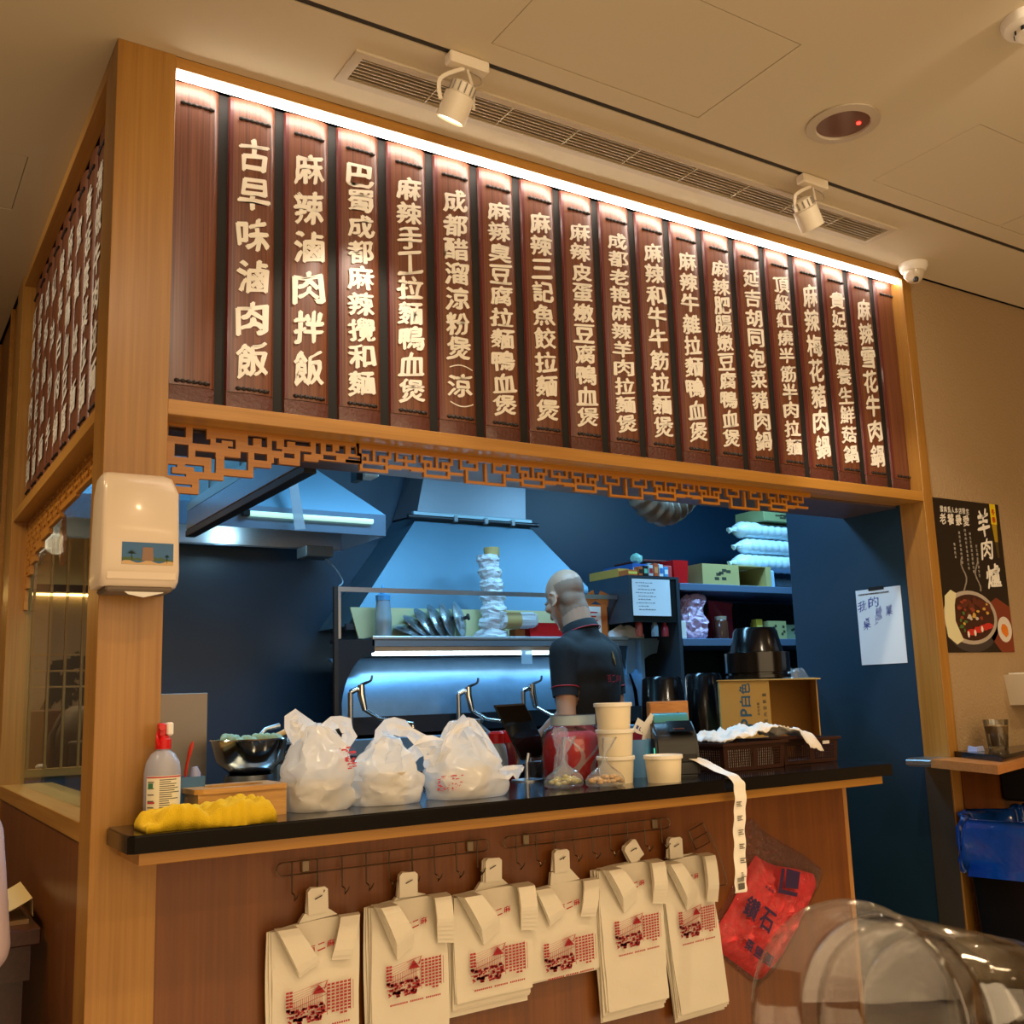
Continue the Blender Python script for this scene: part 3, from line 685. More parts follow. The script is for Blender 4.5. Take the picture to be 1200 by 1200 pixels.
def bundle(label, hx, hz, xl, xr, zs, zb, tilt=0.0, shear=0.0, layers=6, slack=.014, yb=-.016, pz=None, flop=None, Ls=(.095, .095), sc_=1.0, name=True, rot_tab=0, off=0):
    """tied bundle hanging from hx, hz: sheets, tab on the hook, two folded strap stacks, red print"""
    t = thing('carrier_bag_bundle', label, 'carrier bags', (hx, yb, hz), 'bundles of white carrier bags hanging on the hooks')
    rnd = random.Random(int(hx*1000)); w = xr-xl; tk = .0035
    for k in range(layers):
        j = layers-1-k
        y1 = yb-.004-tk*k; dx = -slack*.55*j/layers*1.6; dz = -.006*j+rnd.uniform(-.004, .004)+.006*(j > 0)
        x0, x1 = xl+dx+rnd.uniform(-.003, .003), xr+dx*.35+rnd.uniform(-.002, .002)
        bm = bm_(); nu, nv = 12, 18
        top = lambda u: zs+tilt*(u-.5)*w+.006*math.sin(u*PI)
        G = []
        for side in (0, 1):
            g = []
            for b in range(nv+1):
                row = []
                for a in range(nu+1):
                    u = a/nu; v = b/nv
                    z = top(u)*(1-v)+(zb+tilt*.35*(u-.5)*w+dz)*v
                    x = x0+(x1-x0)*u+shear*v+.004*math.sin(v*5+k)*(u-.5)
                    bulge = .010*math.sin(PI*min(1, u*1.02))*math.sin(PI*min(1, v*1.1))*(.3+.7*k/layers)
                    n = noise.noise((x*14, z*14, k*3.1+hx))*.0035+noise.noise((x*45, z*30, k+hx))*.0012
                    y = y1-bulge+n*(1 if k == layers-1 else .4)-(tk*.8 if side else 0)
                    row.append(bm.verts.new((x, y, z)))
                g.append(row)
            G.append(g)
        for s_, g in enumerate(G):
            for b in range(nv):
                for a in range(nu): bm.faces.new((g[b][a], g[b][a+1], g[b+1][a+1], g[b+1][a]))
        for b in range(nv):
            bm.faces.new((G[0][b][0], G[0][b+1][0], G[1][b+1][0], G[1][b][0])); bm.faces.new((G[0][b][nu], G[0][b+1][nu], G[1][b+1][nu], G[1][b][nu]))
        for a in range(nu):
            bm.faces.new((G[0][0][a], G[0][0][a+1], G[1][0][a+1], G[1][0][a])); bm.faces.new((G[0][nv][a], G[0][nv][a+1], G[1][nv][a+1], G[1][nv][a]))
        obj('bag_sheet', bm, M_BAG, t, smooth=True)
    yf = yb-.004-tk*layers-.010
    # neck and tab
    tw = .047
    bm = bm_(); nl = 3
    for k in range(1):
        prism(bm, [(xl+w*.30, zs+.004), (xr-w*.26, zs+.006+tilt*.1), (hx+tw*.62, hz-.050), (hx-tw*.62, hz-.054)], yb-.016, yb-.005, 'XZ')
    obj('neck', bm, M_BAG, t)
    for k in range(3):
        bm = bm_(); a = rot_tab+rnd.uniform(-.06, .06)+(.0 if k == 2 else -.05*(2-k)); c, s = math.cos(a), math.sin(a)
        pl = [(-tw/2, -.055), (tw/2, -.055), (tw/2, -.006), (tw/2-.007, 0), (-tw/2+.007, 0), (-tw/2, -.007)]
        pts = [(hx+off*k+(u)*c-(v+.02)*s, hz-.02+u*s+(v+.02)*c) for u, v in pl]
        prism(bm, pts, yb-.014-.005*k, yb-.012-.005*k+.0024, 'XZ')
        tb = obj('hanging_tab', bm, M_BAG, t)
    bm = bm_(); tube(bm, [(hx-.008, yb-.0255, hz-.024), (hx+.008, yb-.028, hz-.017)], .0012, 5); obj('slit', bm, P('slit_dark', '#2b241c', .6), tb)
    # folded strap stacks
    for si, (sx, dirn, L) in enumerate(((xl, 1, Ls[0]), (xr, -1, Ls[1]))):
        n = 5 if layers > 4 else 2
        fl = (flop or (.045, -.006))[si]
        for k in range(n):
            bm = bm_(); sw = w*.235; y0 = yf-.0042*k-.004
            zt = top(0.12 if si == 0 else .88)+.004
            l2 = L*(1-.06*(n-1-k))+.014*(n-1-k)
            a0 = sx+(.006 if si == 0 else -sw-.004)-.003*(n-1-k)*dirn*.6
            rings = []
            prof = [(0, yb-.018), (.003, y0+.002), (.02, y0-.002), (.05, y0-.004), (l2*.85, y0-.003), (l2, y0)]
            for d, yy in prof:
                f = d/L; xx = a0+fl*f*1.0
                dz = (.010 if si == 0 else -.004)*f
                r_ = [(xx, yy, zt-d-dz*0), (xx+sw*.96, yy-.0008, zt-d+(.022*f if si == 0 else -.004*f)*1.0), (xx+sw*.96, yy-.0032, zt-d+(.022*f if si == 0 else -.004*f)), (xx, yy-.0028, zt-d)]
                rings.append(r_)
            loft(bm, rings); obj('folded_strap', bm, M_BAG, t, smooth=False)
    pzz = pz if pz else zs-.125
    bm = print_art(xl+w*.14+shear*.4, pzz-.078, w*.76, .078, yf-.0035, 0); pr = obj('red_print', bm, M_BAGR, t, recalc=False); pr['kind'] = 'stuff'
    bm = bm_(); 
    for i, ch in enumerate('百二麻'): put_char(bm, ch, lambda u, v, i=i: (xl+w*(.42+.11*i)+u, yf-.0035, zs-.052+.004*i+v), w*.085, .014, .03, 1, i)
    obj('red_lettering', bm, M_BAGR, t, recalc=False)
    return t
bundle('flat carrier bag bundle at the far left of the hooks, just two folded straps', .476, .882, .372, .579, .806, .50, tilt=.06, layers=3, Ls=(.098, .082), flop=(.050, -.022))
bundle('long thick carrier bag bundle second from the left on the hooks', .700, .889, .606, .800, .824, .47, tilt=.03, layers=6, Ls=(.090, .066), flop=(.040, .004), rot_tab=-.02)
bundle('short thick carrier bag bundle on the hooks below the middle knotted bag', .929, .896, .820, 1.034, .820, .578, tilt=.03, layers=7, Ls=(.085, .066), flop=(.048, .004), off=.002)
bundle('shortest carrier bag bundle with one right strap, between two thicker bundles', 1.138, .895, 1.040, 1.252, .806, .590, tilt=.03, layers=3, Ls=(.085, .080), flop=(.040, -.015))
bundle('long carrier bag bundle with its hanging tab twisted to the side', 1.369, .892, 1.250, 1.454, .832, .482, tilt=.02, layers=7, Ls=(.080, .070), flop=(.045, .002), rot_tab=.6, shear=.012)
bundle('rightmost carrier bag bundle, hanging askew with its straps crumpled', 1.522, .888, 1.462, 1.640, .826, .432, tilt=.06, layers=6, Ls=(.100, .092), flop=(.055, .004), shear=.045)

# wire clip and receipt-side bits
t = thing('wire_clip', 'bent wire clip hanging on the counter front beside the last bag bundle', 'clip', (1.63, -.01, .89))
bm = bm_()
tube(bm, [(1.600, -.008, .895), (1.655, -.008, .912), (1.678, -.008, .858), (1.622, -.008, .842), (1.600, -.008, .895)], .0018, 6)
obj('wire_frame', bm, M_WIRE, t)
bm = bm_(); tube(bm, [(1.611, -.010, .869), (1.666, -.010, .886)], .0016, 6); obj('cross_wire', bm, M_WIRE, t)
bm = bm_(); tube(bm, spline([(1.675, -.009, .885), (1.70, -.012, .83), (1.727, -.014, .745), (1.70, -.014, .735), (1.675, -.014, .722), (1.655, -.014, .718)], 6), .0015, 6); obj('tail_wire', bm, M_WIRE, t, smooth=True)

# ------------------------------------------------------------------ receipt label strip hanging over the counter edge
path = spline([(1.575, -.075, 1.101), (1.580, -.11, 1.090), (1.586, -.16, 1.070), (1.588, -.215, 1.055), (1.590, -.232, 1.030), (1.588, -.232, .985), (1.580, -.231, .93), (1.577, -.2305, .87), (1.572, -.232, .80), (1.570, -.231, .762)], 7)
bm = bm_(); hw = .0185; L1, L2 = [], []
rings = []
for i, p in enumerate(path):
    wob = .002*math.sin(i*.9)
    sd = Vector((1, -.15, 0)).normalized() if i > 24 else Vector((.80, .0, .0)) - Vector((0, .45, 0))*(1-i/24)
    sd = sd.normalized()*hw
    rings.append([p-sd+Vector((0, wob, 0)), p+sd+Vector((0, wob, 0)), p+sd+Vector((0, wob+.0009, .0009)), p-sd+Vector((0, wob+.0009, .0009))])
loft(bm, rings)
t = tag(obj('label_strip', bm, P('label_paper', '#efe9dc', .6), smooth=True), 'long white strip of printed labels hanging over the counter edge', 'label strip')
bm = bm_()
for k in range(6):
    z = 1.0-.036*k-.01
    for j in range(3):
        box(bm, 1.573, 1.573+.018-.004*(j % 2), -.2345, -.2338, z-.005*j, z-.005*j+.0022)
box(bm, 1.560, 1.582, -.2345, -.2338, .770, .786)
for k in range(7): box(bm, 1.5585+.0035*k, 1.560+.0035*k, -.2346, -.2338, .790, .800)
o = obj('label_print', bm, P('label_ink', '#5b554c', .6), t); o['kind'] = 'stuff'

# ------------------------------------------------------------------ pack of red drinking cloths/strings hanging on the counter
t = thing('red_pack', 'clear plastic pack of red filling with purple print hanging askew on the counter front', 'packet', (1.87, -.03, .9))
out = [(1.850, .910), (1.905, .862), (2.06, .782), (2.140, .728), (2.115, .690), (2.062, .640), (1.99, .560), (1.90, .475), (1.832, .438), (1.745, .505), (1.640, .585), (1.650, .620), (1.72, .68), (1.775, .75), (1.80, .84), (1.815, .885)]
def pillow(bm, outline, cx, cz, depth, y0, seed, rings=9, amp=.006, scale=(1, 1)):
    R = []
    n = 64
    pts = []
    m_ = len(outline)
    per = [0]
    for i in range(m_): per.append(per[-1]+math.hypot(outline[(i+1) % m_][0]-outline[i][0], outline[(i+1) % m_][1]-outline[i][1]))
    for k in range(n):
        d = per[-1]*k/n; i = max(j for j in range(m_) if per[j] <= d); f = (d-per[i])/(per[i+1]-per[i])
        a, b = outline[i], outline[(i+1) % m_]; pts.append((a[0]+(b[0]-a[0])*f, a[1]+(b[1]-a[1])*f))
    for sgn in (1, -1):
        rs = range(rings+1) if sgn > 0 else range(rings-1, -1, -1)
        for r in rs:
            f = r/rings if sgn > 0 else r/rings
            q = []
            for (px, pz) in pts:
                x = cx+(px-cx)*max(f, .02); z = cz+(pz-cz)*max(f, .02)
                hgt = depth*math.sqrt(max(0, 1-f**2.2))
                nn = noise.noise((x*38+seed, z*38, seed))*amp*(1-f**4)*2+noise.noise((x*110, z*110, seed))*amp*.7*(1-f**4)
                y = y0-(hgt+nn if sgn > 0 else 0)
                q.append((x, y, z))
            R.append(q)
    loft(bm, R)
ins = [(1.858, .802), (1.875, .79), (1.93, .765), (2.02, .745), (2.095, .722), (2.10, .69), (2.05, .635), (1.985, .56), (1.90, .49), (1.835, .455), (1.75, .515), (1.66, .58), (1.665, .605), (1.74, .67), (1.79, .725), (1.82, .77)]
bm = bm_(); pillow(bm, ins, 1.88, .63, .042, -.004, 3, rings=16, amp=.011); obj('red_filling', bm, P('red_filling', '#e03a40', .5, noise_amt=.35, noise_scale=60, sss=.1), t, smooth=True)
M_FILM, nt, b = newmat('clear_film'); nt.nodes.remove(b)
mix = nt.nodes.new('ShaderNodeMixShader'); tr = nt.nodes.new('ShaderNodeBsdfTransparent'); gl = nt.nodes.new('ShaderNodeBsdfGlossy'); gl.inputs['Roughness'].default_value = .06
lw = nt.nodes.new('ShaderNodeLayerWeight'); lw.inputs[0].default_value = .25
tcn = nt.nodes.new('ShaderNodeTexCoord'); nz = nt.nodes.new('ShaderNodeTexNoise'); nz.inputs['Scale'].default_value = 70; nz.inputs['Detail'].default_value = 5; bpn = nt.nodes.new('ShaderNodeBump'); bpn.inputs['Strength'].default_value = 1.0; bpn.inputs['Distance'].default_value = .02
nt.links.new(tcn.outputs['Object'], nz.inputs['Vector']); nt.links.new(nz.outputs['Fac'], bpn.inputs['Height']); nt.links.new(bpn.outputs[0], gl.inputs['Normal']); nt.links.new(bpn.outputs[0], lw.inputs['Normal'])
mm = nt.nodes.new('ShaderNodeMath'); mm.operation = 'MULTIPLY_ADD'; mm.inputs[1].default_value = .55; mm.inputs[2].default_value = .03
nt.links.new(lw.outputs['Fresnel'], mm.inputs[0]); nt.links.new(mm.outputs[0], mix.inputs[0]); nt.links.new(tr.outputs[0], mix.inputs[1]); nt.links.new(gl.outputs[0], mix.inputs[2]); nt.links.new(mix.outputs[0], nt.nodes['Material Output'].inputs[0])
tr.inputs[0].default_value = (.95, .93, .92, 1)
bm = bm_(); pillow(bm, out, 1.88, .66, .050, -.003, 8, rings=14, amp=.006); obj('film', bm, M_FILM, t, smooth=True)
M_PUR = P('purple_print', '#2c1140', .5)
dirx = Vector((math.cos(-.62), 0, math.sin(-.62))); diry = Vector((math.sin(.62), 0, math.cos(.62)))
def pk(u, v, cx, cz, y=-.062):
    p = Vector((cx, y, cz))+dirx*u+diry*v; return tuple(p)
bm = bm_()
for i, ch in enumerate('鑽石'): put_char(bm, ch, lambda u, v, i=i: pk(u+i*.068, v, 1.772, .672), .054, .058, .03, 0, 0)
for i, ch in enumerate('棗鹽圓'): put_char(bm, ch, lambda u, v, i=i: pk(u+i*.042, v, 1.752, .575), .032, .030, .035, 0, 0)
for i, ch in enumerate('家庭用'): put_char(bm, ch, lambda u, v, i=i: pk(u+i*.013, v, 1.835, .722), .010, .009, .03, 0, 0)
obj('purple_lettering', bm, M_PUR, t, recalc=False)
bm = bm_(); f = lambda u, v: pk(u, v, 1.925, .70)
bm.faces.new([bm.verts.new(f(*p)) for p in ((-.040, .05), (.015, .068), (.030, .022), (-.020, .0))])
obj('purple_emblem', bm, M_PUR, t, recalc=False)
bm = bm_(); bm.faces.new([bm.verts.new(f(*p)) for p in ((-.058, .040), (-.046, .046), (-.028, -.010), (.034, .012), (.036, .001), (-.038, -.026))]); obj('purple_emblem', bm, M_PUR, t, recalc=False)

# ================================================================== THINGS ON THE COUNTER
ZC = 1.05
def crinkle(bm, seed, amp=.006, cuts=1, keep_z=None):
    """plastic-film crumple: triangulate, jog the vertices, split and jog again"""
    rnd = random.Random(seed)
    bmesh.ops.triangulate(bm, faces=bm.faces[:])
    for c in range(cuts+1):
        A = amp/(3.2**c)
        for v in bm.verts:
            k = 1 if keep_z is None or v.co.z > keep_z else .15
            v.co += Vector((rnd.uniform(-A, A), rnd.uniform(-A, A), rnd.uniform(-A, A)*(.7 if k == 1 else 0)))*k
        if c < cuts:
            bmesh.ops.subdivide_edges(bm, edges=bm.edges[:], cuts=1, use_grid_fill=True, smooth=.35)
            bmesh.ops.triangulate(bm, faces=bm.faces[:])
    if keep_z is not None:
        for v in bm.verts: v.co.z = max(v.co.z, keep_z-.0072)
def jagged(bm, cx, cy, z0, prof, wx, wy, seed, n=15, m=8, cre=.012, ax=0, power=2.6):
    """crumpled sack: superellipse rings following prof [(t, scale, dx)], gathered towards the top, then crinkled"""
    rings = []
    H = prof[-1][0]
    for j in range(m+1):
        h = H*j/m
        i = max(k for k in range(len(prof)) if prof[k][0] <= h+1e-9); i = min(i, len(prof)-2)
        f = (h-prof[i][0])/(prof[i+1][0]-prof[i][0])
        sc = prof[i][1]+(prof[i+1][1]-prof[i][1])*f; dx = prof[i][2]+(prof[i+1][2]-prof[i][2])*f
        q = []
        for k in range(n):
            a = 2*PI*(k+.5*(j % 2))/n; c, s = math.cos(a), math.sin(a)
            r = (abs(c)**power+abs(s)**power)**(-1/power)
            r *= 1+(.16 if k % 2 else -.16)*max(0, 1.05-sc)+.10*noise.noise((c*1.5+seed, s*1.5, h*14))
            x, y = wx*sc*r*c, wy*sc*r*s
            q.append(Vector((cx+dx+x*math.cos(ax)-y*math.sin(ax), cy+x*math.sin(ax)+y*math.cos(ax), z0+h)))
        rings.append(q)
    loft(bm, rings)
    crinkle(bm, seed, cre*.62, 2, z0+.008)
def thinbag(name, trans_col, fac, rough=.25, bump=.0):
    m, nt, b = newmat(name); N = nt.nodes; L = nt.links; nt.nodes.remove(b)
    tr = N.new('ShaderNodeBsdfTransparent'); tl = N.new('ShaderNodeBsdfTranslucent'); df = N.new('ShaderNodeBsdfDiffuse'); gl = N.new('ShaderNodeBsdfGlossy'); gl.inputs['Roughness'].default_value = rough
    for x in (tl, df): x.inputs[0].default_value = lin(trans_col)
    a = N.new('ShaderNodeMixShader'); a.inputs[0].default_value = .42; L.new(df.outputs[0], a.inputs[1]); L.new(tl.outputs[0], a.inputs[2])
    b2 = N.new('ShaderNodeMixShader'); b2.inputs[0].default_value = fac; L.new(tr.outputs[0], b2.inputs[1]); L.new(a.outputs[0], b2.inputs[2])
    c = N.new('ShaderNodeMixShader'); lw0 = N.new('ShaderNodeLayerWeight'); lw0.inputs[0].default_value = .5; lw1 = N.new('ShaderNodeMath'); lw1.operation = 'POWER'; lw1.inputs[1].default_value = 3.0; L.new(lw0.outputs['Facing'], lw1.inputs[0]); lw = N.new('ShaderNodeMath'); lw.operation = 'MULTIPLY_ADD'; lw.inputs[1].default_value = .6; lw.inputs[2].default_value = .04; L.new(lw1.outputs[0], lw.inputs[0]); L.new(lw.outputs[0], c.inputs[0]); L.new(b2.outputs[0], c.inputs[1]); L.new(gl.outputs[0], c.inputs[2])
    L.new(c.outputs[0], N['Material Output'].inputs[0]); return m
M_SACK = thinbag('thin_white_film', '#ffffff', .78, .2)
M_CLEARB = thinbag('cloudy_film', '#eef2f4', .16, .15)
def handle_strip(bm, pts, w, seed, thick=.0012):
    path = spline(pts, 2); rings = []; rnd = random.Random(seed)
    for i, p in enumerate(path):
        t = (path[min(i+1, len(path)-1)]-path[max(i-1, 0)]).normalized()
        s = t.cross(Vector((0, 1, .2))).normalized()
        ww = w*(1+.3*rnd.uniform(-1, 1)*(0 < i < len(path)-1))
        j = [Vector((rnd.uniform(-.003, .003), rnd.uniform(-.006, .006), rnd.uniform(-.003, .003))) for _ in range(4)]
        r = [p+s*ww*(k/3-.5)+j[k] for k in range(4)]+[p+s*ww*(k/3-.5)+j[k]+Vector((0, thick, 0)) for k in (3, 2, 1, 0)]
        rings.append(r)
    loft(bm, rings)
    bmesh.ops.triangulate(bm, faces=bm.faces[:])
def sack(label, cx, cy, prof, wx, wy, seed, handles, knot=None, cre=.012, printed=None, ax=0):
    t = thing('takeaway_bag', label, 'plastic bag', (cx, cy, ZC), 'filled plastic bags on the counter')
    bm = bm_(); jagged(bm, cx, cy, ZC, prof, wx, wy, seed, cre=cre, ax=ax); o = obj('bag_body', bm, M_SACK, t, smooth=True); o.data.set_sharp_from_angle(angle=math.radians(32))
    bm = bm_(); lathe(bm, [(.0005, .004), (.05, .004), (.062, .07), (.064, .072), (.0005, .072)], (cx, cy, ZC), 24); obj('food_tub', bm, P('tub_inside', '#d8cbb2', .5), t, smooth=True)
    for k, (pts, w) in enumerate(handles):
        bm = bm_(); handle_strip(bm, pts, w, seed+k); obj('bag_handle', bm, M_SACK, t)
    if printed:
        x, z, w_, h_, y = printed; bm = bm_()
        rr = random.Random(seed)
        for k in range(60):
            u, v = rr.random()*w_, rr.random()*h_; a, b = rr.uniform(.002, .012), rr.uniform(.001, .004)
            bm.faces.new([bm.verts.new(p) for p in ((x+u, y-.5*u, z+v), (x+u+a, y-.5*u, z+v+.001), (x+u+a, y-.5*u, z+v+b), (x+u, y-.5*u, z+v+b))])
        o = obj('red_print', bm, P('bag_print_soft', '#c8465a', .5), t, recalc=False); o['kind'] = 'stuff'
    return t
sack('crumpled white bag beside the wooden box, leftmost filled bag on the counter', .474, -.035, [(0, .86, 0), (.012, .97, 0), (.06, 1.0, .0), (.10, .93, .0), (.135, .78, .004), (.165, .55, .002), (.185, .38, -.004)], .078, .078, 2,
     [([(.425, -.05, ZC+.155), (.405, -.06, ZC+.185), (.415, -.06, ZC+.208), (.44, -.05, ZC+.19), (.455, -.04, ZC+.17)], .034), ([(.47, -.05, ZC+.165), (.50, -.06, ZC+.19), (.535, -.06, ZC+.185), (.548, -.06, ZC+.16), (.53, -.05, ZC+.13)], .032)], printed=(.50, ZC+.085, .03, .05, -.10))
sack('low slumped white bag with its handles flopped right, middle of three filled bags', .645, -.03, [(0, .9, 0), (.012, 1.0, 0), (.05, .98, 0), (.08, .85, .0), (.105, .66, .002), (.13, .50, .006), (.15, .34, .010)], .088, .078, 5,
     [([(.64, -.03, ZC+.13), (.63, -.05, ZC+.165), (.66, -.06, ZC+.178), (.70, -.06, ZC+.16), (.735, -.06, ZC+.135), (.755, -.06, ZC+.120)], .036), ([(.70, -.05, ZC+.10), (.74, -.06, ZC+.13), (.775, -.07, ZC+.13), (.765, -.07, ZC+.10), (.735, -.06, ZC+.09)], .036)])
sack('peaked white bag with red print, rightmost of the three filled bags', .850, -.055, [(0, .88, 0), (.010, 1.0, 0), (.04, 1.0, 0), (.075, .86, -.004), (.11, .66, -.010), (.14, .46, -.014), (.165, .27, -.018), (.178, .14, -.020)], .106, .082, 9,
     [([(.775, -.075, ZC+.09), (.775, -.095, ZC+.125), (.795, -.10, ZC+.158), (.825, -.09, ZC+.183), (.845, -.08, ZC+.170)], .026), ([(.80, -.10, ZC+.15), (.83, -.11, ZC+.182), (.865, -.10, ZC+.165), (.895, -.10, ZC+.12), (.93, -.09, ZC+.075)], .018), ([(.91, -.12, ZC+.05), (.945, -.125, ZC+.058), (.972, -.12, ZC+.052)], .034)], printed=(.745, ZC+.022, .055, .035, -.105))

# wooden tissue box with an oval opening
t = thing('tissue_box', 'low wooden box with an oval opening in its lid, behind the yellow cloth', 'box', (.33, .0, ZC))
R = Matrix.Translation((.290, -.012, 0)) @ Matrix.Rotation(.06, 4, 'Z')
def rb(bm, M): bm.transform(M); return bm
WB = wood('box_wood', '#b57f3a', '#d8a75c', 'X', scale=2)
bm = bm_(); box(bm, -.098, .098, -.062, -.054, ZC, ZC+.055); obj('front_side', rb(bm, R), WB, t)
bm = bm_(); box(bm, -.098, .098, .054, .062, ZC, ZC+.055); obj('back_side', rb(bm, R), WB, t)
for s in (-1, 1): bm = bm_(); box(bm, s*.098-.004-.004*(s > 0)+.004*(s < 0), s*.098+.004-.004*(s > 0)+.004*(s < 0), -.054, .054, ZC, ZC+.055); obj('end_side', rb(bm, R), WB, t)
bm = bm_(); box(bm, -.094, .094, -.054, .054, ZC+.0005, ZC+.006); obj('base_board', rb(bm, R), M_BLACKM, t)
bm = bm_(); n = 40; top = []; 
def sq(a, w, h):
    c, s = math.cos(a), math.sin(a); r = 1/max(abs(c)/w, abs(s)/h); return (r*c, r*s)
rings = []
for z in (ZC+.0555, ZC+.066):
    rings.append(([(*sq(2*PI*k/n+.02, .104, .067), z) for k in range(n)], [(.068*math.cos(2*PI*k/n+.02), .038*math.sin(2*PI*k/n+.02), z) for k in range(n)]))
V = [[bm.verts.new(p) for p in ring] for pair in rings for ring in pair]   # out0 in0 out1 in1
for k in range(n):
    j = (k+1) % n
    bm.faces.new((V[0][k], V[0][j], V[2][j], V[2][k])); bm.faces.new((V[1][k], V[3][k], V[3][j], V[1][j]))
    bm.faces.new((V[2][k], V[2][j], V[3][j], V[3][k])); bm.faces.new((V[0][k], V[1][k], V[1][j], V[0][j]))
obj('lid', rb(bm, R), WB, t)

# yellow cloth
bm = bm_(); G = []; nx, ny = 70, 22
def yc(u, v, up):
    x = .066+.262*u; y = -.196+.105*v+.012*math.sin(u*7)
    e = min(1, 9*min(u, 1-u, v*1.2+.02, 1.0-v+.02)); e = max(0, e)**.5
    h = .010+.030*e*(.75+.45*noise.noise((u*4.2, v*2.0, 1.7)))+.014*e*abs(noise.noise((u*11, v*5, 4)))+.016*e*u*(1-(u > .9)*(u-.9)*6)
    h -= .020*e*max(0, math.sin(u*16+v*3))*(1-v)
    h = max(.004, h)
    edge = .007*noise.noise((u*16, 0, 3))*(v < .1)
    return Vector((x, y+edge, ZC+.0006+(h if up else 0)))
for up in (1, 0):
    G.append([[bm.verts.new(yc(a/nx, b/ny, up)) for a in range(nx+1)] for b in range(ny+1)])
for g in G:
    for b in range(ny):
        for a in range(nx): bm.faces.new((g[b][a], g[b][a+1], g[b+1][a+1], g[b+1][a]))
for b in range(ny):
    for a in (0, nx): bm.faces.new((G[0][b][a], G[0][b+1][a], G[1][b+1][a], G[1][b][a]))
for a in range(nx):
    for b in (0, ny): bm.faces.new((G[0][b][a], G[0][b][a+1], G[1][b][a+1], G[1][b][a]))
quick('cleaning_cloth', bm, P('yellow_cloth', '#d8b414', .95, bump=.6, bump_scale=500), 'folded yellow cleaning cloth at the left end of the counter', 'cloth', smooth='full')

# spray bottle
c = (.128, -.055, ZC)
t = thing('spray_bottle', 'translucent spray bottle with a red nozzle and paper label, left end of the counter', 'bottle', c)
M_PLB = P('bottle_translucent', '#c9cbdc', .2, trans=.45, ior=1.3)
bm = bm_(); lathe(bm, [(.0005, 0), (.033, 0), (.037, .006), (.037, .105), (.034, .125), (.024, .143), (.014, .150), (.0135, .158)], c, 32); obj('bottle_body', bm, M_PLB, t, smooth=True)
bm = bm_(); lathe(bm, [(.0005, .002), (.033, .004), (.0345, .05), (.0005, .05)], c, 24); obj('liquid', bm, P('bottle_liquid', '#a9adc0', .1, trans=.3), t, smooth=True)
bm = bm_(); lathe(bm, [(.016, .153), (.0165, .172), (.012, .176), (.012, .180)], c, 20); obj('screw_collar', bm, M_RED, t, smooth=True)
bm = bm_(); box(bm, c[0]-.012, c[0]+.004, c[1]-.010, c[1]+.010, ZC+.178, ZC+.206, .003); tube(bm, [(c[0]-.004, c[1]-.005, ZC+.196), (c[0]-.008, c[1]-.026, ZC+.197)], [.0075, .0065], 10); tube(bm, spline([(c[0]-.010, c[1], ZC+.19), (c[0]-.016, c[1]-.012, ZC+.178), (c[0]-.012, c[1]-.015, ZC+.160)], 4), .003, 6); obj('trigger_head', bm, M_RED, t, smooth=True)
bm = bm_(); box(bm, c[0]+.005, c[0]+.019, c[1]-.009, c[1]+.010, ZC+.180, ZC+.207, .003); obj('nozzle_back', bm, M_WHITEW, t)
bm = bm_(); 
def arc_panel(bm, c, r, a0, a1, z0, z1, n=14):
    rr = [[(c[0]+r*math.cos(a0+(a1-a0)*k/n), c[1]+r*math.sin(a0+(a1-a0)*k/n), z) for k in range(n+1)] for z in (z0, z1)]
    V = [[bm.verts.new(p) for p in q] for q in rr]
    for k in range(n): bm.faces.new((V[0][k], V[0][k+1], V[1][k+1], V[1][k]))
arc_panel(bm, c, .0376, -2.75, -.55, ZC+.012, ZC+.100); lb = obj('paper_label', bm, P('label_cream', '#e8e2cc', .5), t, smooth=True, recalc=False)
bm = bm_()
arc_panel(bm, c, .0379, -2.75, -.55, ZC+.096, ZC+.099); arc_panel(bm, c, .0379, -2.65, -2.2, ZC+.045, ZC+.049); arc_panel(bm, c, .0379, -2.7, -.6, ZC+.013, ZC+.015)
o = obj('label_stripe', bm, P('label_red', '#b8404a', .5), lb, recalc=False); o['kind'] = 'stuff'
bm = bm_(); rr = random.Random(3)
for k in range(17):
    z = ZC+.024+.0042*k; arc_panel(bm, c, .0379, -1.95, -1.95+rr.uniform(.5, 1.2), z, z+.0018, 5)
    if k % 3 == 0: arc_panel(bm, c, .0379, -2.65, -2.25, z, z+.0022, 3)
o = obj('label_text', bm, P('label_ink', '#5b554c', .6), lb, recalc=False); o['kind'] = 'stuff'
bm = bm_(); arc_panel(bm, c, .0379, -2.62, -2.3, ZC+.075, ZC+.086, 4); o = obj('green_mark', bm, P('label_green', '#3a7a5a', .5), lb, recalc=False)
# blue cup with red-handled tool
c = (.203, .03, ZC)
t = thing('blue_holder', 'small blue square holder beside the spray bottle', 'holder', c)
bm = bm_(); 
def open_box(bm, cx, cy, z0, w, d, h, t_=.003, taper=.0):
    o_ = lambda s, z, k: [(cx-w/2*k+s, cy-d/2*k+s, z), (cx+w/2*k-s, cy-d/2*k+s, z), (cx+w/2*k-s, cy+d/2*k-s, z), (cx-w/2*k+s, cy+d/2*k-s, z)]
    loft(bm, [o_(0, z0, 1-taper), o_(0, z0+h, 1), o_(t_, z0+h, 1), o_(t_, z0+t_, 1-taper)])
open_box(bm, c[0]+.002, c[1], ZC, .058, .05, .088, .003, .1)
obj('holder_body', bm, P('blue_plastic', '#3f6f98', .4), t)
bm = bm_(); tube(bm, spline([(.196, .03, ZC+.05), (.198, .028, ZC+.10), (.203, .022, ZC+.135), (.209, .018, ZC+.162)], 5), [.004]*5+[.005]*5+[.007]*4+[.004]*2, 10, flat=.6)
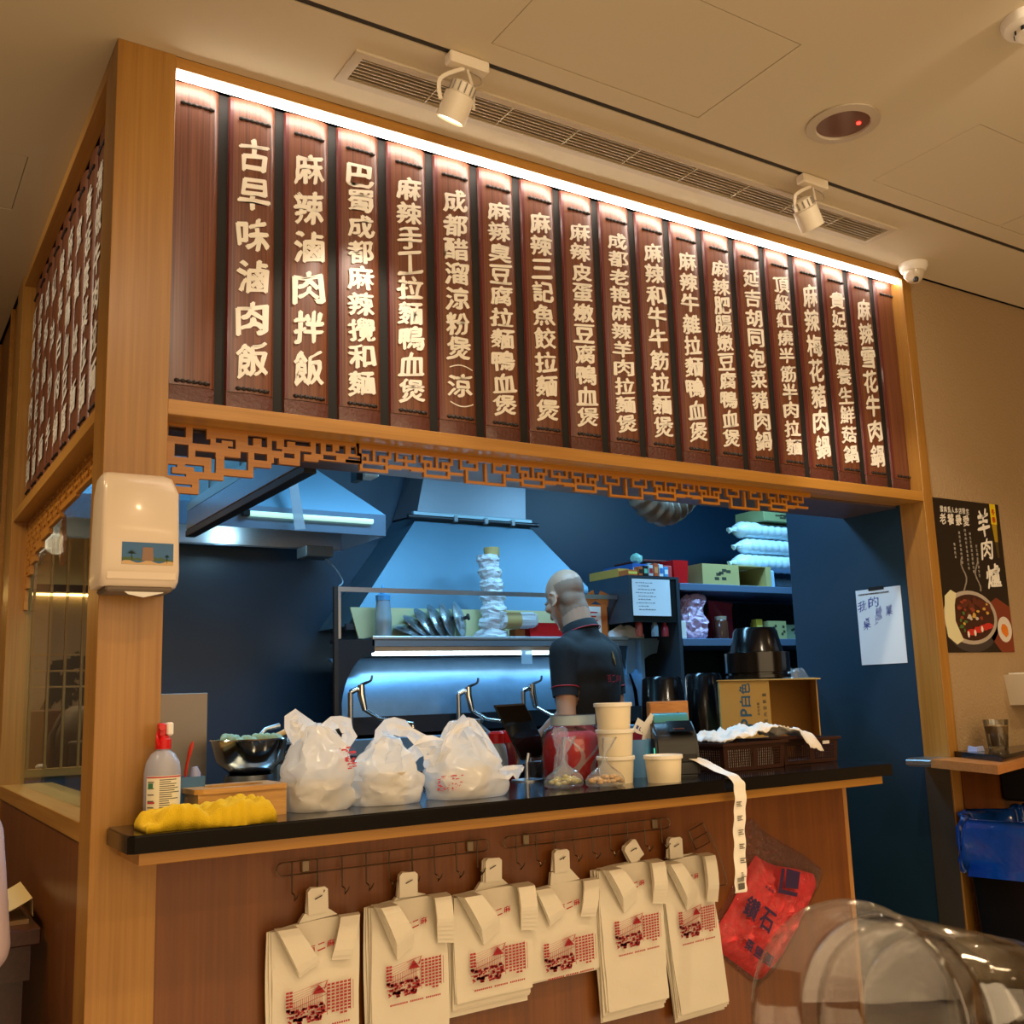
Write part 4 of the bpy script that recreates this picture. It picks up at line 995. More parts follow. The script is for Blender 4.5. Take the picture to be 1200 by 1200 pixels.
quick('red_brush', bm, P('red_handle', '#d63a1e', .4), 'red handled brush standing in the blue holder', 'brush', smooth=True)
bm = bm_(); tube(bm, [(.212, .02, ZC+.01), (.216, .02, ZC+.095), (.214, .02, ZC+.108)], [.010, .012, .006], 14); quick('small_tube', bm, P('lilac_tube', '#9aa2c8', .3), 'pale tube with a rounded tip in the blue holder', 'tube', smooth=True)
# steel splash guard behind the counter
t = thing('splash_guard', 'upright brushed steel guard panel behind the left end of the counter', 'guard panel', (.345, .60, .92))
bm = bm_(); box(bm, .12, .407, .60, .606, .92, 1.325, .002); obj('steel_sheet', bm, P('warm_steel', '#8d8175', .45, metal=.7), t)
bm = bm_(); box(bm, .12, .407, .60, .67, .918, .924); obj('foot_flange', bm, M_STEEL, t)

# tablet on a stand
t = thing('tablet', 'black tablet leaning on a stand between the bags and the red jar', 'tablet', (1.205, .215, ZC))
A_, B_, C_, D_ = Vector((1.114, .235, 1.265)), Vector((1.218, .235, 1.267)), Vector((1.289, .215, 1.117)), Vector((1.190, .215, 1.107))
nrm = (B_-A_).cross(D_-A_).normalized(); nrm = nrm if nrm.y > 0 else -nrm
bm = bm_(); hexa(bm, [A_, B_, C_, D_], [p+nrm*.009 for p in (A_, B_, C_, D_)]); bmesh.ops.bevel(bm, geom=list(bm.edges), offset=.0025, segments=2, affect='EDGES'); obj('tablet_body', bm, M_BLACK, t)
bm = bm_(); ins_ = lambda p, c_=(A_+B_+C_+D_)/4: p+(c_-p)*.07-nrm*.0006
bm.faces.new([bm.verts.new(ins_(p)) for p in (A_, B_, C_, D_)]); obj('screen', bm, P('tablet_glass', '#08090b', .08), t, recalc=False)
bm = bm_(); lathe(bm, [(.0005, 0), (.045, 0), (.045, .004), (.008, .008), (.0065, .02), (.0065, .052)], (1.205, .215, ZC), 20); tube(bm, [(1.205, .215, ZC+.045), (1.215, .218, ZC+.075)], .0065, 10); obj('stand', bm, M_STEEL, t, smooth=True)
bm = bm_(); f0 = D_+(C_-D_)*.3
for q in (.3, .72):
    p = D_+(C_-D_)*q; box(bm, p.x-.007, p.x+.007, p.y-.008, p.y+.014, p.z-.008, p.z+.004, .002)
box(bm, f0.x-.01, (D_+(C_-D_)*.7).x, .214, .224, 1.104, 1.112); obj('clamp', bm, M_STEEL, t)
bm = bm_(); tube(bm, spline([(1.262, .222, 1.108), (1.266, .232, 1.09), (1.262, .25, ZC+.02), (1.25, .255, ZC+.004)], 5), .002, 6); obj('cable', bm, M_BLACK, t, smooth=True)

# big jar of red filling
c = (1.302, .118, ZC)
t = thing('plastic_jar', 'large clear plastic jar with red contents in front of the cook', 'jar', c)
M_CLR, nt, b = newmat('clear_plastic'); nt.nodes.remove(b)
mix = nt.nodes.new('ShaderNodeMixShader'); tr = nt.nodes.new('ShaderNodeBsdfTransparent'); gl = nt.nodes.new('ShaderNodeBsdfGlossy'); gl.inputs['Roughness'].default_value = .08; tr.inputs[0].default_value = (.90, .93, .95, 1)
lw = nt.nodes.new('ShaderNodeLayerWeight'); lw.inputs[0].default_value = .3; mm = nt.nodes.new('ShaderNodeMath'); mm.operation = 'MULTIPLY_ADD'; mm.inputs[1].default_value = .75; mm.inputs[2].default_value = .05
nt.links.new(lw.outputs['Fresnel'], mm.inputs[0]); nt.links.new(mm.outputs[0], mix.inputs[0]); nt.links.new(tr.outputs[0], mix.inputs[1]); nt.links.new(gl.outputs[0], mix.inputs[2]); nt.links.new(mix.outputs[0], nt.nodes['Material Output'].inputs[0])
bm = bm_(); lathe(bm, [(.0005, 0), (.086, 0), (.092, .008), (.092, .115), (.084, .138), (.066, .150), (.063, .155), (.063, .178), (.066, .180)], c, 40); obj('jar_wall', bm, M_CLR, t, smooth=True)
bm = bm_(); lathe(bm, [(.062, .152), (.064, .152), (.064, .180), (.062, .180)], c, 36, close='loop'); obj('jar_rim', bm, P('rim_blue', '#b8ccd6', .3), t, smooth=True)
bm = bm_(); lathe(bm, [(.0005, .004), (.084, .006), (.088, .02), (.088, .09), (.080, .115), (.05, .135), (.02, .128), (.0005, .13)], c, 36); obj('red_contents', bm, P('jar_red', '#d42a2c', .6, noise_amt=.3, noise_scale=25), t, smooth=True)
bm = bm_(); 
for k, (a0, z0, z1, w) in enumerate(((-2.4, .12, .02, .02), (-1.7, .14, .03, .016), (-1.1, .12, .02, .02))):
    rings = []
    for j in range(9):
        z = z0+(z1-z0)*j/8; a = a0+.5*math.sin(j*.4+k); r = .0895
        rings.append([(c[0]+r*math.cos(a+d), c[1]+r*math.sin(a+d), ZC+z) for d in (-w*8/2*(.4+j/10), w*8/2*(.4+j/10))]+[(c[0]+(r-.002)*math.cos(a+d), c[1]+(r-.002)*math.sin(a+d), ZC+z) for d in (w*8/2*(.4+j/10), -w*8/2*(.4+j/10))])
    loft(bm, rings)
o = obj('inner_bag_fold', bm, thinbag('jar_fold', '#f4f4f4', .62), t, smooth=True); o['kind'] = 'stuff'

# tied bags of condiment
def tied(label, cx, cy, seed, kcol, rx, ry, top):
    t = thing('tied_bag', label, 'plastic bag', (cx, cy, ZC), 'small tied bags on the counter')
    rnd = random.Random(seed)
    for k in range(40):
        a = rnd.uniform(0, 2*PI); r = math.sqrt(rnd.random())*.92; px, py = cx+rx*r*math.cos(a), cy+ry*r*math.sin(a); h = .007+.022*(1-r*.7)*rnd.random()
        bm = bm_(); bmesh.ops.create_icosphere(bm, subdivisions=1, radius=.0085); bm.transform(Matrix.Translation((px, py, ZC+h+.004)) @ Matrix.Rotation(rnd.random()*3, 4, 'Z') @ Matrix.Diagonal((1.3, 1, .7, 1))); o = obj('pickle_piece', bm, kcol, t, smooth='full')
    bm = bm_(); rings = []
    for h, s in ((.0006, .85), (.006, 1.0), (.018, 1.02), (.030, .90), (.042, .52), (.058, .18), (.072, .07), (.078, .05), (.086, .09), (.098, .20), (.115, .30), (top, .36)):
        q = []
        for k in range(40):
            a = 2*PI*k/40; w = 1+.16*math.sin(k*PI/40*26+seed)*(h > .03)+.12*noise.noise((math.cos(a)*2+seed, math.sin(a)*2, h*30))
            q.append((cx+rx*1.12*s*w*math.cos(a)+(h > .08)*(h-.08)*.5*math.sin(seed), cy+ry*1.12*s*w*math.sin(a), ZC+h))
        rings.append(q)
    loft(bm, rings); obj('film', bm, M_CLEARB, t, smooth='full')
tied('small tied bag of green pickles, left one before the red jar', 1.148, -.05, 1, P('pickle_green', '#b0a458', .5), .048, .034, .128)
tied('small tied bag of pale peanuts against the stacked paper cups', 1.236, -.110, 2, P('peanut', '#d0a86c', .5), .050, .032, .124)
bm = bm_(); jagged(bm, 1.188, .018, ZC, [(0, .6, 0), (.03, .8, 0), (.07, .45, 0), (.10, .35, 0), (.13, .75, 0), (.15, .6, 0)], .028, .022, 5, n=18, m=10, cre=.008); quick('tied_bag', bm, M_CLEARB, 'cloudy tied bag standing behind the two small pickle bags', 'plastic bag', 'small tied bags on the counter')

# paper soup cups
M_CUP = P('soup_cup', '#ecdfc0', .45, sss=.1); M_LID = P('cup_lid', '#f0e8d6', .35)
def cup(cx, cy, z, label):
    t = thing('soup_cup', label, 'cup', (cx, cy, z), 'lidded soup cups on the counter')
    bm = bm_(); lathe(bm, [(.0005, .002), (.042, .002), (.0425, 0), (.044, 0), (.049, .066)], (cx, cy, z), 36); obj('cup_body', bm, M_CUP, t, smooth=True)
    bm = bm_(); lathe(bm, [(.0515, .060), (.0525, .061), (.0525, .069), (.051, .0705), (.048, .0705), (.047, .067), (.0005, .067)], (cx, cy, z), 36); obj('lid', bm, M_LID, t, smooth=True)
    return t
cup(1.322, -.045, ZC, 'bottom cup of the stack of three lidded soup cups'); cup(1.323, -.046, ZC+.0706, 'middle cup of the stack of three lidded soup cups'); cup(1.321, -.045, ZC+.1412, 'top cup of the stack of three lidded soup cups')
cup(1.418, -.128, ZC, 'single lidded soup cup standing before the label printer')

# blue cup with pens and cards
c = (1.478, .055, ZC)
t = thing('blue_cup', 'blue plastic cup behind the single soup cup', 'cup', c)
bm = bm_(); lathe(bm, [(.0005, 0), (.034, 0), (.042, .105), (.040, .105), (.033, .004)], c, 30, close='open'); obj('cup_body', bm, P('blue_cup', '#5d8fc0', .35), t, smooth=True)
def card(bm, c, w, h, rz, tilt, roll=0): box(bm, -w/2, w/2, -.0006, .0006, 0, h); bm.transform(Matrix.Translation(c) @ Matrix.Rotation(rz, 4, 'Z') @ Matrix.Rotation(tilt, 4, 'X') @ Matrix.Rotation(roll, 4, 'Y')); return bm
t = thing('paper_packet', 'tilted white packet with blue print standing in the blue cup', 'packet', (1.482, .05, ZC+.07))
o = obj('packet_body', card(bm_(), (1.458, .06, ZC+.07), .046, .10, -.1, -.1, .6), M_WHITEW, t)
bm = bm_()
for k in range(9): 
    card2 = (k % 3, k//3); box(bm, -.016+.011*card2[0], -.009+.011*card2[0], -.0012, -.0008, .025+.022*card2[1], .036+.022*card2[1])
bm.transform(Matrix.Translation((1.458, .06, ZC+.07)) @ Matrix.Rotation(-.1, 4, 'Z') @ Matrix.Rotation(-.1, 4, 'X') @ Matrix.Rotation(.6, 4, 'Y')); o = obj('blue_print', bm, P('blue_ink', '#3a4c98', .5), t); o['kind'] = 'stuff'
quick('maroon_card', card(bm_(), (1.452, .04, ZC+.075), .05, .05, .1, .1, .25), P('maroon', '#6e1a2c', .4), 'maroon card standing in the blue cup', 'card')
quick('barcode_label', card(bm_(), (1.505, .06, ZC+.105), .046, .075, -.2, .0, .7), P('label_paper', '#efe9dc', .6), 'white barcode label sticking up from the blue cup', 'label')

# label printer
t = thing('label_printer', 'black desktop label printer feeding the label strip', 'printer', (1.60, -.02, ZC))
bm = bm_(); prism(bm, [(-.10, ZC+.0005), (.10, ZC+.0005), (.10, ZC+.115), (.075, ZC+.150), (.015, ZC+.158), (-.075, ZC+.120), (-.10, ZC+.085)], -.066, .066, 'YZ'); bmesh.ops.bevel(bm, geom=list(bm.edges), offset=.008, segments=3, affect='EDGES')
MP_ = Matrix.Translation((1.580, .018, 0)) @ Matrix.Rotation(-.55, 4, 'Z') @ Matrix.Diagonal((.92, .84, 1, 1)); obj('printer_body', rb(bm, MP_), P('printer_dark', '#1b1d20', .4), t, smooth=True)
bm = bm_(); hexa(bm, [(-.02, -.088, ZC+.122), (.055, -.088, ZC+.122), (.055, -.020, ZC+.150), (-.02, -.020, ZC+.150)], [(-.02, -.090, ZC+.125), (.055, -.090, ZC+.125), (.055, -.022, ZC+.153), (-.02, -.022, ZC+.153)]); obj('control_panel', rb(bm, MP_), P('panel_gloss', '#0a0b0c', .12), t)
bm = bm_(); box(bm, -.005, .028, -.075, -.060, ZC+.1305, ZC+.1335); obj('display', rb(bm, MP_), P('display_red', '#5a2020', .3), t)
bm = bm_(); box(bm, -.02, .058, -.1035, -.099, ZC+.040, ZC+.062, .002); obj('paper_slot', rb(bm, MP_), M_BLACK, t)
bm = bm_(); box(bm, -.0675, -.0655, -.070, -.060, ZC+.055, ZC+.080); obj('green_lamp', rb(bm, MP_), P('green_led', '#2ac08a', .4, emit=(.1, .9, .5, 1), estr=1.2), t)
bm = bm_(); lathe(bm, [(.0005, -.055), (.045, -.055), (.045, .055), (.0005, .055)], (0, .035, ZC+.130), 28, axis='X'); bm.transform(MP_); obj('paper_roll_cover', bm, P('cover_teal', '#4a9aa8', .2), t, smooth=True)
t = thing('wooden_sign', 'small orange wooden sign block behind the label printer', 'sign', (1.738, .215, ZC))
bm = bm_(); box(bm, -.072, .072, -.012, .012, ZC+.0005, ZC+.207, .003); Ms = Matrix.Translation((1.738, .215, 0)) @ Matrix.Rotation(-.12, 4, 'Z'); obj('wood_block', rb(bm, Ms), wood('sign_wood', '#a8622a', '#d09048', 'X', scale=1.5), t)
bm = bm_()
for i, ch in enumerate('七'): put_char(bm, ch, lambda u, v, i=i: tuple(Ms @ Vector((.035+u, -.0126, ZC+.150+v))), .045, .045, .03, .5)
obj('black_lettering', bm, M_BLACK, t, recalc=False)

# baskets
def basket(label, cx, cy, w, d, h, rz):
    t = thing('plastic_basket', label, 'basket', (cx, cy, ZC), 'brown perforated baskets on the counter')
    Mb = Matrix.Translation((cx, cy, ZC)) @ Matrix.Rotation(rz, 4, 'Z')
    tk = .003; w2, d2 = w*.95, d*.95
    bm = bm_(); box(bm, -w2/2+.003, w2/2-.003, -d2/2+.003, d2/2-.003, .001, .004); obj('base', rb(bm, Mb), M_BROWN, t)
    bm = bm_(); plate(bm, [-w/2-.008, -w/2, w/2, w/2+.008], [-d/2-.008, -d/2, d/2, d/2+.008], lambda u, v: not (abs(u) < w/2 and abs(v) < d/2), h-.008, h, lambda u, v, q: (u, v, q)); obj('rim', rb(bm, Mb), M_BROWN, t)
    def side(L, mpf):
        us = [-L/2, L/2]; vs = [0.001, h-.008]; nx = int((L-.03)/.0088); nz = 7
        cell = []
        for i in range(nx):
            for j in range(nz):
                if abs(i-nx*.5) < 1.2 and L > .2: continue
                u = -L/2+.016+i*(L-.032)/nx; v = .011+j*(h-.030)/nz; cell.append((u+.0012, v+.0011, u+.0072, v+.0062))
        for a, b, c_, d_ in cell: us += [a, c_]; vs += [b, d_]
        S_ = set((round(a, 4), round(b, 4)) for a, b, _, _ in cell)
        def f(u, v):
            for a, b, c_, d_ in cell:
                if a < u < c_ and b < v < d_: return False
            return True
        bm = bm_(); plate(bm, us, vs, f, 0, tk, mpf); obj('lattice_side', rb(bm, Mb), M_BROWN, t)
    side(w2, lambda u, v, q: (u*(1+.05*v/h), -d2/2*(1+.05*v/h)+q, v)); side(w2, lambda u, v, q: (u*(1+.05*v/h), d2/2*(1+.05*v/h)-q, v))
    side(d2, lambda u, v, q: (-w2/2*(1+.05*v/h)+q, u*(1+.05*v/h), v)); side(d2, lambda u, v, q: (w2/2*(1+.05*v/h)-q, u*(1+.05*v/h), v))
    return t
basket('brown perforated basket draped with a white towel, beside the printer', 1.845, .055, .265, .19, .082, .04)
bm = bm_(); box(bm, 1.745, 1.945, -.022, .13, ZC+.0045, ZC+.070, .004); quick('napkin_pack', bm, M_WHITEW, 'pack of white napkins inside the perforated basket under the towel', 'napkins')
t2 = basket('brown perforated basket at the right end of the counter', 2.135, .085, .25, .17, .078, .0)
bm = bm_(); box(bm, 2.175, 2.205, -.0125, -.0105, ZC+.0575, ZC+.0675); obj('white_tag', bm, M_WHITEW, t2)
bm = bm_(); G = []; nx, ny = 60, 26
def tw(u, v, up):
    x = 1.715+.40*u; y = -.055+.20*v
    h = ZC+.083+.030*(.5+.5*noise.noise((u*5, v*3, 2)))*min(1, 6*min(u+.02, 1-u+.02))+.024*math.exp(-((u-.52)/.14)**2)*(1-.4*v)+.014*noise.noise((u*13, v*9, 5))+.012*abs(noise.noise((u*22, v*12, 8)))
    if u > .70 and v < .5: h -= .0
    if v < .12 and u > .74: h -= (.12-v)/.12*.045*min(1, (u-.74)*8); y -= (.12-v)/.12*.012
    return Vector((x, y+.01*noise.noise((u*6, 0, 1)), max(h, ZC+.0845 if not (v < .12 and u > .74) else ZC+.04)+(.0025 if up else 0)))
for up in (1, 0): G.append([[bm.verts.new(tw(a/nx, b/ny, up)) for a in range(nx+1)] for b in range(ny+1)])
for g in G:
    for b in range(ny):
        for a in range(nx): bm.faces.new((g[b][a], g[b][a+1], g[b+1][a+1], g[b+1][a]))
for b in range(ny):
    for a in (0, nx): bm.faces.new((G[0][b][a], G[0][b+1][a], G[1][b+1][a], G[1][b][a]))
for a in range(nx):
    for b in (0, ny): bm.faces.new((G[0][b][a], G[0][b][a+1], G[1][b][a+1], G[1][b][a]))
quick('white_towel', bm, P('towel_white', '#f0ece4', .9, bump=.3, bump_scale=300), 'crumpled white towel lying over the brown baskets', 'towel', smooth='full')

# towel dispenser on the corner post
t = thing('towel_dispenser', 'cream wall paper-towel dispenser on the corner post with a blue picture sticker', 'dispenser', (.066, -.004, 1.63))
M_DSP = P('dispenser_plastic', '#dccbb6', .35, coat=.3)
def ring(z, x0, x1, y0, y1, r=.012, yc_=None):
    return [(x0, y1, z), (x0, y0+r, z), (x0+r*.3, y0+r*.3, z), (x0+r, y0, z), (x1-r, y0, z), (x1-r*.3, y0+r*.3, z), (x1, y0+r, z), (x1, y1, z)]
x0, x1 = -.020, .140
rings = [ring(1.536, x0+.002, x1-.002, -.100, -.006, .016), ring(1.548, x0, x1, -.112, -.006, .014), ring(1.570, x0, x1, -.118, -.006, .012), ring(1.735, x0+.003, x1-.004, -.116, -.006, .012), ring(1.772, x0+.008, x1-.010, -.085, -.006, .012), ring(1.782, x0+.014, x1-.016, -.060, -.006, .012)]
bm = bm_(); loft(bm, rings); obj('cover', bm, M_DSP, t, smooth=True)
bm = bm_(); box(bm, x0+.014, x1-.012, -.104, -.010, 1.5255, 1.537, .004); obj('towel_slot', bm, P('slot_shade', '#6a5c4e', .6), t)
bm = bm_(); box(bm, x0+.012, x1-.008, -.1165, -.1120, 1.5485, 1.572, .002); obj('lower_lip', bm, M_DSP, t)
bm = bm_(); prism(bm, [(x0+.04, 1.534), (x1-.030, 1.536), (x1-.030, 1.524), ((x0+x1)/2+.01, 1.514), (x0+.06, 1.520)], -.100, -.097, 'XZ'); obj('paper_towel', bm, M_WHITEW, t)
ys = -.1188; sx0, sx1, sz0, sz1 = .021, .124, 1.580, 1.626
bm = bm_(); box(bm, sx0, sx1, ys, ys+.002, sz0, sz1); stk = obj('picture_sticker', bm, P('sticker_sky', '#1f5f94', .4), t)
bm = bm_(); pts = [(sx0, sz0)]+[(sx0+(sx1-sx0)*k/14, sz0+.006+.003*math.sin(k*1.1)) for k in range(15)]+[(sx1, sz0)]; prism(bm, pts, ys-.0004, ys, 'XZ'); obj('sand_shape', bm, P('sticker_sand', '#c8a878', .5), stk)
bm = bm_(); pts = [(sx0, sz0+.008)]+[(sx0+(sx1-sx0)*k/16, sz0+.013+.004*math.sin(k*1.7)*math.cos(k)) for k in range(17)]+[(sx1, sz0+.008)]; prism(bm, pts, ys-.0007, ys-.0004, 'XZ'); obj('grass_shape', bm, P('sticker_green', '#3c5a34', .5), stk)
bm = bm_(); prism(bm, [(.060, sz0+.008), (.062, sz0+.036), (.082, sz0+.036), (.084, sz0+.008)], ys-.0010, ys-.0007, 'XZ'); obj('rock_shape', bm, P('sticker_rock', '#8a6a54', .5), stk)
for px, pz, r in ((.040, 1.603, .009), (.111, 1.598, .005)):
    bm = bm_()
    for k in range(7):
        a = .2+k*.45; tube(bm, [(px, ys-.0012, pz), (px+r*math.cos(a), ys-.0012, pz+r*.8*math.sin(a)-.002*abs(math.cos(a)))], [.0012, .0003], 4)
    tube(bm, [(px, ys-.0012, pz), (px, ys-.0012, pz-.014)], .0005, 4); o = obj('palm_shape', bm, P('sticker_palm', '#1c3020', .5), stk); 

# ================================================================== KITCHEN
# prep table behind the counter (hidden behind it, carries what stands there)
t = thing('prep_table', 'low steel prep table behind the serving counter', 'table', (1.4, .53, 0))
bm = bm_(); box(bm, PW, 2.60, .285, .775, .895, .918, .002); obj('table_top', bm, M_STEEL, t)
for x in (.18, 1.45, 2.20):
    for y in (.31, .75): bm = bm_(); box(bm, x-.02, x+.02, y-.02, y+.02, 0, .895); obj('leg', bm, M_STEEL, t)
# back range with curved shield
rg = thing('cooking_range', 'long steel wok range with a curved lit back shield and a shelf on top', 'range', (2.0, 1.9, 0))
bm = bm_(); box(bm, 1.262, 3.02, 1.66, 2.29, .10, 1.135, .004); obj('range_body', bm, M_STEELP, rg)
bm = bm_(); box(bm, 1.262, 3.02, 1.70, 1.74, 1.136, 1.222); box(bm, 1.262, 3.02, 1.70, 2.25, 1.1355, 1.15); obj('dark_gutter', bm, P('gutter_dark', '#141a22', .4), rg)
bm = bm_(); cs = []
for k in range(13):
    a = k/12*PI/2; cs.append((1.745+.02+.16*(1-math.cos(a))*1.0, 1.222+.25*math.sin(a)))
loft(bm, [[(1.30, y, z) for y, z in cs]+[(1.30, y+.006, z+.003) for y, z in cs[::-1]], [(2.86, y, z) for y, z in cs]+[(2.86, y+.006, z+.003) for y, z in cs[::-1]]])
obj('curved_shield', bm, P('shield_steel', '#7fa6c6', .38, metal=.6, noise_amt=.18, noise_scale=14, bump=.15, bump_scale=40), rg, smooth=True)
def arc_side(x0, x1, mat, nm):
    bm = bm_(); pts = [(1.74, 1.545), (1.74, 1.42)]+[(1.742+.16*(1-math.cos(k/8*PI/2)), 1.225+.22*math.sin((8-k)/8*0+k/8*PI/2)) for k in range(0, 9)]+[(2.24, 1.46), (2.24, 1.545)]
    pts = [(1.70, 1.545), (1.70, 1.21), (1.735, 1.21), (1.745, 1.30), (1.79, 1.38), (1.86, 1.44), (1.95, 1.47), (2.2, 1.47), (2.2, 1.545)]
    prism(bm, pts, x0, x1, 'YZ'); obj(nm, bm, mat, rg)
arc_side(2.862, 2.882, M_STEELP, 'end_plate')
bm = bm_(); pts = []
for k in range(15):
    a = k/14*PI/2; pts.append((1.285+.155*(1-math.cos(a))*1.0, 1.23+.26*math.sin(a)))
pts = [(1.262, 1.21), (1.285, 1.21)]+pts+[(1.44, 1.515), (1.44, 1.545), (1.262, 1.545)]
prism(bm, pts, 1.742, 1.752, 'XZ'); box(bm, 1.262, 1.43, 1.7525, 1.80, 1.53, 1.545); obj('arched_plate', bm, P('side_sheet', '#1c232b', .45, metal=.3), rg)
bm = bm_(); pts = []
for k in range(15):
    a = k/14*PI/2; pts.append((3.00-.19*(1-math.cos(a)), 1.23+.24*math.sin(a)))
prism(bm, [(2.82, 1.545), (2.80, 1.38)]+[(2.83+.17*k/10, 1.38+.10*math.sin(k/10*PI/2)) for k in range(11)]+[(3.02, 1.545)], 1.742, 1.752, 'XZ'); obj('arched_plate', bm, M_STEELP, rg)
bm = bm_(); box(bm, 1.43, 3.02, 1.755, 2.0, 1.540, 1.556); obj('shelf_board', bm, M_STEELP, rg)
bm = bm_(); box(bm, 1.43, 2.82, 1.738, 1.757, 1.545, 1.562, .004, 2); obj('shelf_lip', bm, P('lip_steel', '#c8d2d8', .3, metal=.8), rg)
bm = bm_(); box(bm, 1.43, 2.82, 1.742, 1.760, 1.518, 1.5445); obj('shelf_apron', bm, P('apron_steel', '#7f8a94', .4, metal=.6), rg)
# tubes
M_TUBE = P('cool_tube', '#ffffff', .4, emit=(.62, .86, 1, 1), estr=9)
t = thing('fluorescent_tube', 'bright white tube light glowing under the range shelf', 'light', (1.9, 1.77, 1.49))
for a, b in ((1.445, 2.205), (2.232, 2.70)):
    bm = bm_(); tube(bm, [(a, 1.775, 1.487), (b, 1.775, 1.487)], .0085, 10); obj('tube', bm, M_TUBE, t, smooth=True)
bm = bm_(); box(bm, 1.43, 2.72, 1.764, 1.788, 1.497, 1.517); obj('batten', bm, M_WHITE, t)
bm = bm_(); box(bm, 2.185, 2.245, 1.745, 1.7465, 1.435, 1.497); quick('tape_note', bm, P('clear_tape', '#bcd2e0', .3, alpha=.7), 'small clear taped note over the gap in the shelf tube light', 'note')
# faucets
def faucet(x, z, label):
    t = thing('faucet', label, 'faucet', (x, 1.66, z), 'long swing faucets on the back range')
    bm = bm_(); tube(bm, [(x-.045, 1.656, 1.137), (x-.045, 1.656, z+.0)], .011, 12); obj('riser', bm, M_STEEL, t, smooth=True)
    bm = bm_(); tube(bm, [(x-.045, 1.656, z), (x-.02, 1.652, z+.012), (x+.0, 1.648, z+.006)], .012, 10); tube(bm, [(x, 1.648, z+.030), (x, 1.648, z-.01), (x+.012, 1.64, z-.075)], [.015, .017, .012], 12); obj('valve_body', bm, M_CHROME, t, smooth=True)
    bm = bm_(); tube(bm, spline([(x, 1.648, z+.03), (x+.012, 1.635, z+.036), (x+.030, 1.62, z+.046), (x+.036, 1.62, z+.066)], 4), [.006]*6+[.005]*7, 8); obj('lever', bm, M_STEELD, t, smooth=True)
    bm = bm_(); tube(bm, [(x+.012, 1.64, z-.072), (x+.05, 1.58, z-.110), (x+.13, 1.50, z-.128), (x+.15, 1.485, z-.132), (x+.152, 1.483, z-.150)], [.009, .008, .0075, .0085, .0085], 10); obj('spout', bm, M_CHROME, t, smooth=True)
faucet(1.335, 1.325, 'leftmost swing faucet above the white bags'); faucet(1.84, 1.305, 'middle swing faucet left of the tablet'); faucet(2.175, 1.310, 'swing faucet just left of the cook')
# rack frame over the shelf
t = thing('rack_frame', 'thin steel frame standing around the range shelf', 'frame', (2.0, 1.70, 1.2))
bm = bm_(); box(bm, 1.238, 2.722, 1.688, 1.694, 1.742, 1.762); obj('top_rail', bm, M_STEEL, t)
bm = bm_(); box(bm, 1.232, 1.250, 1.684, 1.700, .10, 1.762); obj('post', bm, P('post_dark', '#39342f', .5, metal=.4), t)
bm = bm_(); box(bm, 1.2505, 1.262, 1.684, 1.700, 1.546, 1.741); obj('post_angle', bm, M_STEEL, t)
# extraction hood on the back wall
hd = thing('extractor_hood', 'tall tapering steel extractor hood on the navy back wall', 'extractor hood', (2.2, 2.1, 1.6))
M_HOOD = P('hood_steel', '#5b8094', .42, metal=.45, noise_amt=.14, noise_scale=3)
bm = bm_(); hexa(bm, [(1.405, 1.95, 1.62), (2.99, 1.95, 1.62), (2.99, 2.295, 1.62), (1.405, 2.295, 1.62)], [(1.84, 2.10, 2.165), (2.475, 2.10, 2.165), (2.50, 2.295, 2.165), (1.80, 2.295, 2.165)]); obj('tapered_body', bm, M_HOOD, hd)
bm = bm_(); hexa(bm, [(1.84, 2.11, 2.175), (2.475, 2.11, 2.175), (2.475, 2.295, 2.175), (1.80, 2.295, 2.175)], [(1.97, 2.16, 2.66), (2.52, 2.16, 2.66), (2.52, 2.295, 2.66), (1.97, 2.295, 2.66)]); obj('upper_duct', bm, P('duct_grey', '#8d9299', .4, metal=.5, noise_amt=.1, noise_scale=3), hd)
bm = bm_(); box(bm, 1.81, 2.50, 2.085, 2.11, 2.166, 2.190, .003); obj('flange', bm, P('flange_pale', '#bcd8e0', .35, metal=.4), hd)
bm = bm_(); tube(bm, [(1.775, 2.078, 2.160), (2.53, 2.078, 2.160)], .011, 10); obj('pipe', bm, M_STEELD, hd, smooth=True)
for x in (2.035, 2.21, 2.37): bm = bm_(); box(bm, x-.011, x+.011, 2.062, 2.09, 2.146, 2.178, .003); obj('clamp', bm, M_STEEL, hd)
bm = bm_(); box(bm, 1.39, 3.0, 1.93, 1.95, 1.60, 1.63, .002); obj('lower_rim', bm, P('rim_dark', '#2c3844', .4, metal=.4), hd)
bm = bm_(); box(bm, 2.30, 2.42, 2.148, 2.152, 2.335, 2.372); quick('tape_patch', bm, P('tape_pale', '#a8cfe0', .3), 'crumpled clear tape patch on the upper hood duct', 'tape')
# cream board behind the shelf
bm = bm_(); prism(bm, [(1.445, 1.562), (2.84, 1.562), (2.84, 1.70), (1.405, 1.70)], 1.918, 1.926, 'XZ'); o = quick('splash_board', bm, P('cream_board', '#cdcc9a', .6), 'cream coloured board standing along the back of the range shelf', 'board')
